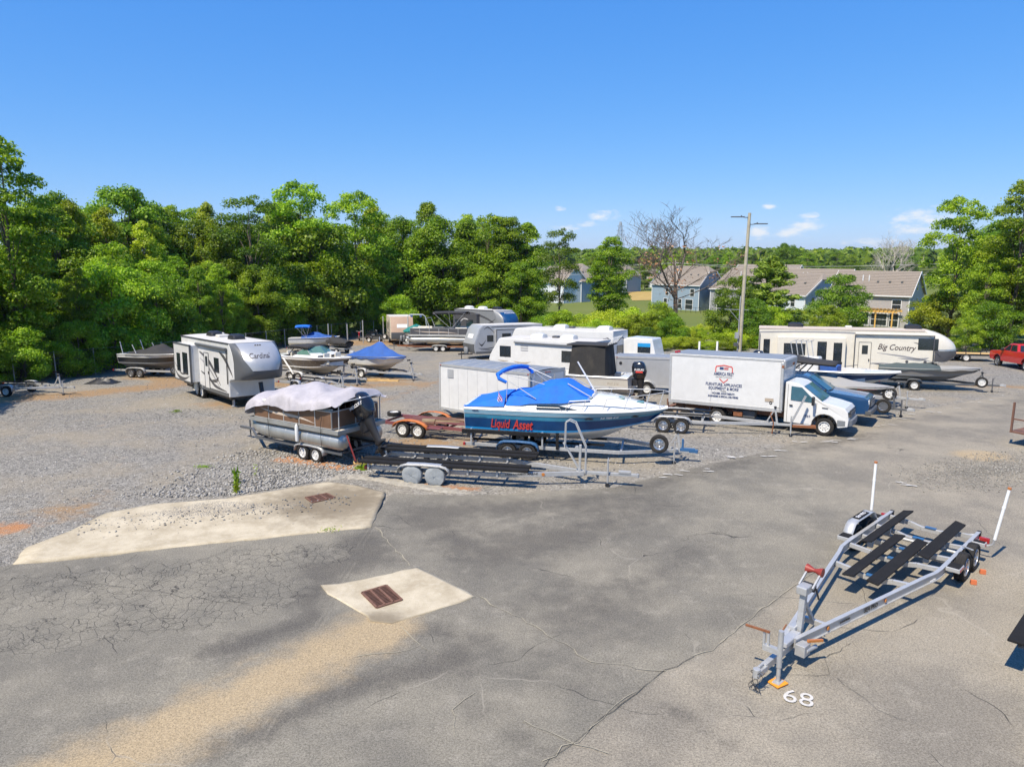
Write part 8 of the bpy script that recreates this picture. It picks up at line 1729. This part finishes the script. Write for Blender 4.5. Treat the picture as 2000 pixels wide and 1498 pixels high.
    # white marker posts
    for i, (x, y, lab) in enumerate(((16.5, 62.2, 'white plastic post behind the box truck, left of the other'), (18.1, 62.3, 'white plastic post behind the box truck, nearer the light pole'))):
        b = MB().cyl((0, 0, 0), (0, 0, 1.5), .09, n=12).build('marker_post', 'pvc', None, True); place(b, x, y, 0, tilt=False); tag(b, lab, 'post')
misc_trailers()

# ------------------------------------------------------------------ houses beyond the yard
def house(label, cx, cy, deg, L, W, eave, ridge, siding, wins=(), gwins=(), hip=(0.0, 0.0), clip=.0, corner='right', stacks=2, door=None):
    """(cx, cy) is the near corner; local x runs along the ridge, the long wall faces -y, the visible end faces +x"""
    h = R(deg); u = Vector((math.cos(h), math.sin(h))); v = Vector((-math.sin(h), math.cos(h))); c = Vector((cx, cy)) + v * (W / 2) + u * ((-L / 2) if corner == 'right' else (L / 2))
    t = thing('house', label, 'house', c.x, c.y, deg, tilt=False, z=gz(cy) - .15); a, b = L / 2, W / 2; ov = .35; rise = ridge - eave
    zc = eave + rise * (1 - clip); yc = b * clip
    vs = [(x, y, z) for z in (-1.5, eave) for (x, y) in ((-a, -b), (a, -b), (a, b), (-a, b))]; m = MB().add(vs, [(0, 1, 5, 4), (2, 3, 7, 6), (3, 0, 4, 7), (1, 2, 6, 5)])
    for sx, hp in ((1, hip[1]), (-1, hip[0])):
        if hp <= 0: m.add([(sx * a, -b, eave), (sx * a, b, eave), (sx * a, yc, zc), (sx * a, -yc, zc)], [(0, 1, 2, 3)] if yc > 0 else [(0, 1, 2)])
    wall = m.build('wall', siding, t)
    # horizontal lap siding courses
    st = MB(); n = int((eave + .2) / .32)
    for i in range(n):
        z = .05 + i * .32; st.box(-a - .012, a + .012, -b - .014, -b - .001, z, z + .025); st.box(a + .001, a + .014, -b, b, z, z + .025)
    st.build('lap_siding', siding, wall)
    ex = a + ov; ey = b + ov; ez = eave - ov * rise / b * .55; cl = clip * rise
    xl = -ex + (hip[0] if hip[0] > 0 else 0); xr = ex - (hip[1] if hip[1] > 0 else 0)
    xr2 = xr - (cl * 1.1 if clip and hip[1] <= 0 else 0); xl2 = xl + (cl * 1.1 if clip and hip[0] <= 0 else 0); zk = ridge - cl; yk = ey * clip
    V = [(-ex, -ey, ez), (ex, -ey, ez), (xr2, 0, ridge), (xl2, 0, ridge), (ex, ey, ez), (-ex, ey, ez)]
    if clip and hip[1] <= 0:
        V += [(ex, -yk, zk), (ex, yk, zk)]; F = [(0, 1, 6, 2, 3), (4, 5, 3, 2, 7), (6, 7, 2)]
    else: F = [(0, 1, 2, 3), (4, 5, 3, 2)] + ([(1, 4, 2)] if hip[1] > 0 else [])
    if hip[0] > 0: F.append((5, 0, 3))
    rf = MB().add(V, F).build('roof', 'shingle', t); rf.modifiers.new('thick', 'SOLIDIFY').thickness = .16
    # shingle courses as thin raised lines on the camera-side slope
    m = MB(); N = 16
    for i in range(1, N):
        f = i / N; z = ez + (ridge - ez) * f; y = -ey * (1 - f); m.bar((-ex + (xl2 + ex) * f, y - .02, z + .03), (ex - (ex - xr2) * f, y - .02, z + .03), .05, .02)
    m.build('shingle_courses', 'shingle', rf)
    MB().box(-ex, ex, -ey - .06, -ey + .06, ez - .12, ez + .05).build('gutter', 'trim', t)
    for sx in (1, -1):
        if (hip[1] if sx > 0 else hip[0]) <= 0:
            for s in (1, -1): MB().bar((sx * (ex + .03), s * ey, ez - .05), (sx * (ex + .03), s * yk, zk - .08 + (cl if not clip else 0)), .06, .24).build('barge_board', 'trim', t)
        for s in (1, -1): MB().box(sx * a - .07, sx * a + .07, s * b - .07, s * b + .07, -1.2, eave - .02).build('corner_board', 'trim', t)
    def window(x0, x1, z0, z1, end=False):
        if not end: f = MB().box(x0 - .1, x1 + .1, -b - .05, -b - .015, z0 - .1, z1 + .1).build('window', 'trim', wall); P = lambda p0, p1, q0, q1: MB().box(p0, p1, -b - .06, -b - .045, q0, q1)
        else: f = MB().box(a + .015, a + .05, x0 - .1, x1 + .1, z0 - .1, z1 + .1).build('window', 'trim', wall); P = lambda p0, p1, q0, q1: MB().box(a + .045, a + .06, p0, p1, q0, q1)
        zm = (z0 + z1) / 2; P(x0, x1, z0, zm - .04).build('pane', 'glass', f); P(x0, x1, zm + .04, z1).build('pane', 'glass', f)
    for w in wins: window(*w)
    for w in gwins: window(*w, end=True)
    for i in range(stacks): x = -L * .15 + .9 * i; MB().cyl((x, -b * .45, ridge - rise * .5), (x, -b * .45, ridge - rise * .18), .09, n=8).build('vent_pipe', 'trim', rf)
    for i in range(3): x = L * (.05 + .15 * i); MB().box(x - .15, x + .15, -b * .5 - .15, -b * .5 + .15, ridge - rise * .52, ridge - rise * .45 + .08).build('roof_vent', 'dark_grey', rf)
    return t, a, b
def houses():
    t, a, b = house('taupe two-storey house with brown roof and pergola, nearest of the houses', 59.8, 107.5, -41, 11.4, 9, 5.0, 8.5, 'siding_taupe', [(3.4, 4.6, 2.9, 4.2), (-1.2, .2, .3, 2.2), (.6, 2.8, .3, 2.1), (3.2, 4.4, .2, 2.2), (-4, -2.6, 2.9, 4.2)], [(-.5, .3, 5.6, 6.9), (-2.6, -2.0, 3.1, 4.2), (.2, .8, 2.7, 4.4), (2.4, 3.0, 3.1, 4.2), (-1.8, -1.3, .4, 2.0), (2.2, 2.7, .4, 1.8)])
    h = R(-41); u = Vector((math.cos(h), math.sin(h))); v = Vector((-math.sin(h), math.cos(h))); p = Vector((59.8, 107.5)) - u * 3.6 - v * 2.2
    q = thing('pergola', 'yellow timber pergola against the taupe house wall', 'pergola', p.x, p.y, -41, tilt=False, z=gz(107) - .1)
    for x in (-2.3, 0, 2.3): MB().box(x - .09, x + .09, -1.5, -1.3, -.6, 2.5).build('post', 'pergola', q)
    for y in (-1.4, 1.6): MB().box(-2.9, 2.9, y - .06, y + .06, 2.45, 2.7).build('beam', 'pergola', q)
    for i in range(11): x = -2.6 + .52 * i; MB().box(x - .04, x + .04, -1.9, 1.9, 2.7, 2.88).build('rafter', 'pergola', q)
    house('white house with clipped gable and pale blue eaves left of the taupe house', 48.8, 119, -60, 14, 10, 4.9, 8.4, 'siding_white', [(4.2, 5.0, 2.9, 4.3), (1.5, 2.3, 2.9, 4.3)], [(-3.4, -2.7, 2.9, 4.4), (-.4, .3, 2.9, 4.4), (2.2, 2.9, 2.9, 4.4)], clip=.28)
    house('white-gabled house behind the clipped-gable house', 65.5, 141, -42, 14, 8, 5.4, 9.6, 'siding_white', gwins=[(-.4, .4, 5.8, 7.0)])
    house('grey house with hipped brown roof left of the light pole', 43.8, 158, -24, 17, 10, 5.6, 10.0, 'siding_grey', [(-6.8, -6.2, 4.3, 4.9), (-5.9, -5.3, 4.3, 4.9), (-5.0, -4.4, 4.3, 4.9), (-7, -5, .2, 2.2), (-3, -2, .4, 2.2), (1, 3, .4, 2.2)], hip=(4.2, 0), corner='left')
    house('blue-grey house with clipped gable right of the dead tree', 42.6, 163, -47, 13, 10, 6.0, 10.2, 'siding_blue', [(4.2, 5.2, 3.4, 5.0), (-2.6, -1.8, 3.4, 5.0), (1.0, 1.9, .5, 2.6), (3.0, 4.9, .4, 2.6), (-3.0, -2.1, .5, 2.6)], clip=.3)
    house('blue house with hipped roof and white windows behind the wood end', 18.4, 190, -47, 12, 10, 5.8, 10.2, 'siding_blue', [(2.6, 3.4, 3.4, 5.0), (2.0, 3.8, .5, 2.4), (-2.2, -1.2, .4, 2.3), (-3.4, -2.6, 3.4, 5.0)], [(1.5, 2.4, 3.6, 4.8), (.6, 2.0, .6, 2.4)], hip=(4.4, 4.4), stacks=1)
    house('small house with pyramid roof between the blue house and dead tree', 37.0, 232, -40, 9, 9, 5.6, 9.8, 'siding_blue', [(1, 2, 3, 4.2)], hip=(4.0, 4.0), stacks=0)
    house('low white house with long brown roof beside the yellow lawn', 49.6, 262, -12, 17, 9, 3.4, 6.8, 'siding_white', [(-6, -4.6, .6, 2.2), (-1, .4, .6, 2.2), (3.5, 5, .6, 2.2)], corner='left', stacks=0)
    house('pale house half hidden behind the end of the wood', 13.4, 186, -47, 10, 9, 5.6, 9.6, 'siding_white', [(2.6, 3.6, 3.2, 4.8), (.4, 1.4, .4, 2.2)], clip=.2, stacks=1)
    house('house with dark blue gable seen behind the pine', 66.0, 170, -47, 16, 9, 5.8, 10.4, 'siding_blue', gwins=[(-.5, .5, 6.2, 7.4)], stacks=2)
    lawn = MB(); P = [(33, 196), (47, 200), (52, 236), (38, 238)]; lawn.add([(x, y, gz(y) + .05) for x, y in P], [(0, 1, 2, 3)]); struct(lawn.build('lawn', M('dry_lawn', (.36, .25, .07), .95, var=.2, scale=.4)))
    f = thing('garden_fence', 'black metal garden fence in front of the blue-grey house', 'fence', 40, 158, -30, tilt=False)
    for i in range(14): MB().box(-7 + i * 1.1 - .03, -7 + i * 1.1 + .03, -.03, .03, -.3, 1.2).build('post', 'black_plastic', f)
    for z in (.2, 1.1): MB().box(-7, 7.3, -.02, .02, z - .025, z + .025).build('rail', 'black_plastic', f)
houses()

# ------------------------------------------------------------------ poles, wires, fence, pylon
def poles():
    t = thing('light_pole', 'tall wooden light pole with two LED floodlight arms', 'light pole', 17.4, 54.0, 0, tilt=False); Ht = 11.7
    MB().tube([(0, 0, -.2), (.06, 0, Ht * .5), (.18, 0, Ht)], [.155, .135, .11], 12).build('pole', 'wood_pole', t, True)
    for (s, z, d) in ((-1, Ht - .35, (-1.0, -.1)), (1, Ht - .85, (1.0, .0))):
        o = MB().tube([(.17, -.02, z), (.17 + s * .45, -.06, z + .04)], .03, 7).bar((.17 + s * .05, 0, z - .2), (.17 + s * .05, 0, z + .12), .08, .12).build('floodlight_arm', 'dark_grey', t)
        MB().box(.17 + s * .40 if s > 0 else .17 - 1.35, .17 + 1.35 if s > 0 else .17 - .40, -.20, .12, z + .03, z + .10).build('floodlight', 'dark_grey', o, bevel=.02); MB().cyl((.17 + s * .6, -.04, z + .1), (.17 + s * .6, -.04, z + .17), .04, n=8).build('photocell', 'black_plastic', o)
    MB().cyl((-.2, -.1, .2), (-.17, -.1, 5.6), .035).build('conduit', 'grey_paint', t); MB().box(-.42, -.18, -.25, .02, 2.4, 2.85).build('meter_box', 'grey_paint', t); MB().box(-.48, -.16, -.22, .0, 1.8, 2.05).build('junction_box', 'dark_grey', t); MB().box(-.48, -.16, -.22, .0, 1.25, 1.45).build('junction_box', 'dark_grey', t)
    MB().bar((-1.3, 0, 4.6), (.5, 0, 4.55), .03, .04).bar((-.15, 0, 3.7), (-.95, 0, 4.6), .025, .03).build('cable_bracket', 'galv', t)
    # thin utility pole with the wires between the houses
    t = thing('utility_pole', 'slim pale utility pole behind the dead tree', 'utility pole', 39.0, 172, 0, tilt=False); MB().cyl((0, 0, -1), (0, 0, 11.6), .17, .12, 8).build('pole', 'wood_pole', t); MB().box(-1.1, 1.1, -.06, .06, 10.6, 10.8).build('crossarm', 'wood_pole', t)
    w = thing('power_lines', 'overhead power lines running past the houses to the right', 'power line', 39, 172, 0, tilt=False)
    for (dx, z0, xa, ya, za, xb_, yb_, zb) in ((-1, 10.7, -60, 190, 10.5, 95, 120, 12.5), (1, 10.7, -60, 192, 9.4, 95, 122, 9.6), (0, 9.2, -60, 192, 7.2, 95, 122, 7.6)):
        for (P, Q) in (((dx, 0, z0), (xa - 39, ya - 172, za)), ((dx, 0, z0), (xb_ - 39, yb_ - 172, zb))):
            P, Q = Vector(P), Vector(Q); pts = [P.lerp(Q, k / 16) - Vector((0, 0, 1.3 * 4 * (k / 16) * (1 - k / 16))) for k in range(17)]; MB().tube(pts, .028, 4).build('wire', 'wire', w)
    # lattice pylon on the skyline
    t = thing('transmission_tower', 'far steel lattice tower on the skyline left of the dead tree', 'pylon', 88, 590, 15, tilt=False); Hp = 36; m = MB(); lv = [0, 7, 13, 18, 22, 25.5, 29, 32, 36]
    wd = lambda z: 3.4 * (1 - z / Hp) ** .8 + .5
    for i in range(len(lv) - 1):
        z0, z1 = lv[i], lv[i + 1]; a0, a1 = wd(z0), wd(z1); C0 = [(sx * a0, sy * a0, z0) for sx, sy in ((-1, -1), (1, -1), (1, 1), (-1, 1))]; C1 = [(sx * a1, sy * a1, z1) for sx, sy in ((-1, -1), (1, -1), (1, 1), (-1, 1))]
        for k in range(4): m.bar(C0[k], C1[k], .22, .22); m.bar(C0[k], C1[(k + 1) % 4], .13, .13); m.bar(C1[k], C1[(k + 1) % 4], .13, .13); m.bar(C0[(k + 1) % 4], C1[k], .13, .13)
    m.build('lattice', 'steel_far', t)
    for z, L in ((25.5, 4.2), (29, 3.6), (32.5, 3.0)): MB().bar((-L, 0, z), (L, 0, z), .25, .3).bar((-L, 0, z), (0, 0, z + 1.6), .12, .12).bar((L, 0, z), (0, 0, z + 1.6), .12, .12).build('crossarm', 'steel_far', t)
    # chain-link fence in front of the wood
    f = thing('chain_link_fence', 'chain-link fence with steel posts along the edge of the wood', 'fence', 0, 0, 0, tilt=False, z=0); P = [(-36, 38.5), (-31.2, 48), (-27.8, 56), (-25.0, 66.5), (-21.0, 82.5), (-16.5, 93)]
    pts = []
    for a, b in zip(P, P[1:]):
        n = max(1, round(math.hypot(b[0] - a[0], b[1] - a[1]) / 3.0)); pts += [(a[0] + (b[0] - a[0]) * i / n, a[1] + (b[1] - a[1]) * i / n) for i in range(n)]
    pts.append(P[-1]); pm = MB().cyl((0, 0, -.1), (0, 0, 1.95), .035, n=8).mesh('post', 'galv', True)
    for x, y in pts: inst('post', pm, f, (x, y, gz(y)))
    for (x0, y0), (x1, y1) in zip(pts, pts[1:]):
        a = Vector((x0, y0, gz(y0))); b = Vector((x1, y1, gz(y1))); m = MB().tube([a + Vector((0, 0, 1.88)), b + Vector((0, 0, 1.88))], .022, 6)
        n = 9
        for k in range(-6, n + 1):
            for s in (1, -1):
                A = k / n; B = A + .62; p = [(A, 0), (B, 1.85)] if s > 0 else [(A, 1.85), (B, 0)]
                (ta, za), (tb, zb) = p
                if tb < 0 or ta > 1: continue
                if ta < 0: f_ = -ta / (tb - ta); za += (zb - za) * f_; ta = 0
                if tb > 1: f_ = (1 - ta) / (tb - ta); zb = za + (zb - za) * f_; tb = 1
                m.bar(a.lerp(b, ta) + Vector((0, 0, za)), a.lerp(b, tb) + Vector((0, 0, zb)), .0035, .0035)
        m.build('mesh_panel', 'dark_grey', f)
    for (x, y, h, lab) in ((-19.3, 74.5, 2.4, 'white fence post beside the blue bimini runabout'), (-16.4, 78, 2.6, 'tall white post left of the bikes'), (-14.6, 80.5, 2.9, 'tall white post beside the bikes'), (-13.0, 84.8, 2.7, 'tall white post behind the timber and bikes'), (-18.0, 77.5, 2.2, 'grey post behind the jet ski')):
        b = MB().cyl((0, 0, -.1), (0, 0, h), .06, n=10).build('fence_post', 'galv', None, True); place(b, x, y, 0, tilt=False); tag(b, lab, 'post')
poles()

# ------------------------------------------------------------------ summer haze over the whole place
def haze():
    m = bpy.data.materials.new('haze'); m.use_nodes = True; N = m.node_tree.nodes; N.clear()
    v = N.new('ShaderNodeVolumePrincipled'); v.inputs['Color'].default_value = (.80, .88, 1.0, 1); v.inputs['Density'].default_value = HAZE; v.inputs['Anisotropy'].default_value = .2
    o = N.new('ShaderNodeOutputMaterial'); m.node_tree.links.new(v.outputs[0], o.inputs['Volume'])
    b = MB().box(-3700, 3700, -90, 4700, -30, 60).build('haze', m); b['kind'] = 'stuff'
HAZE = .00009
haze()
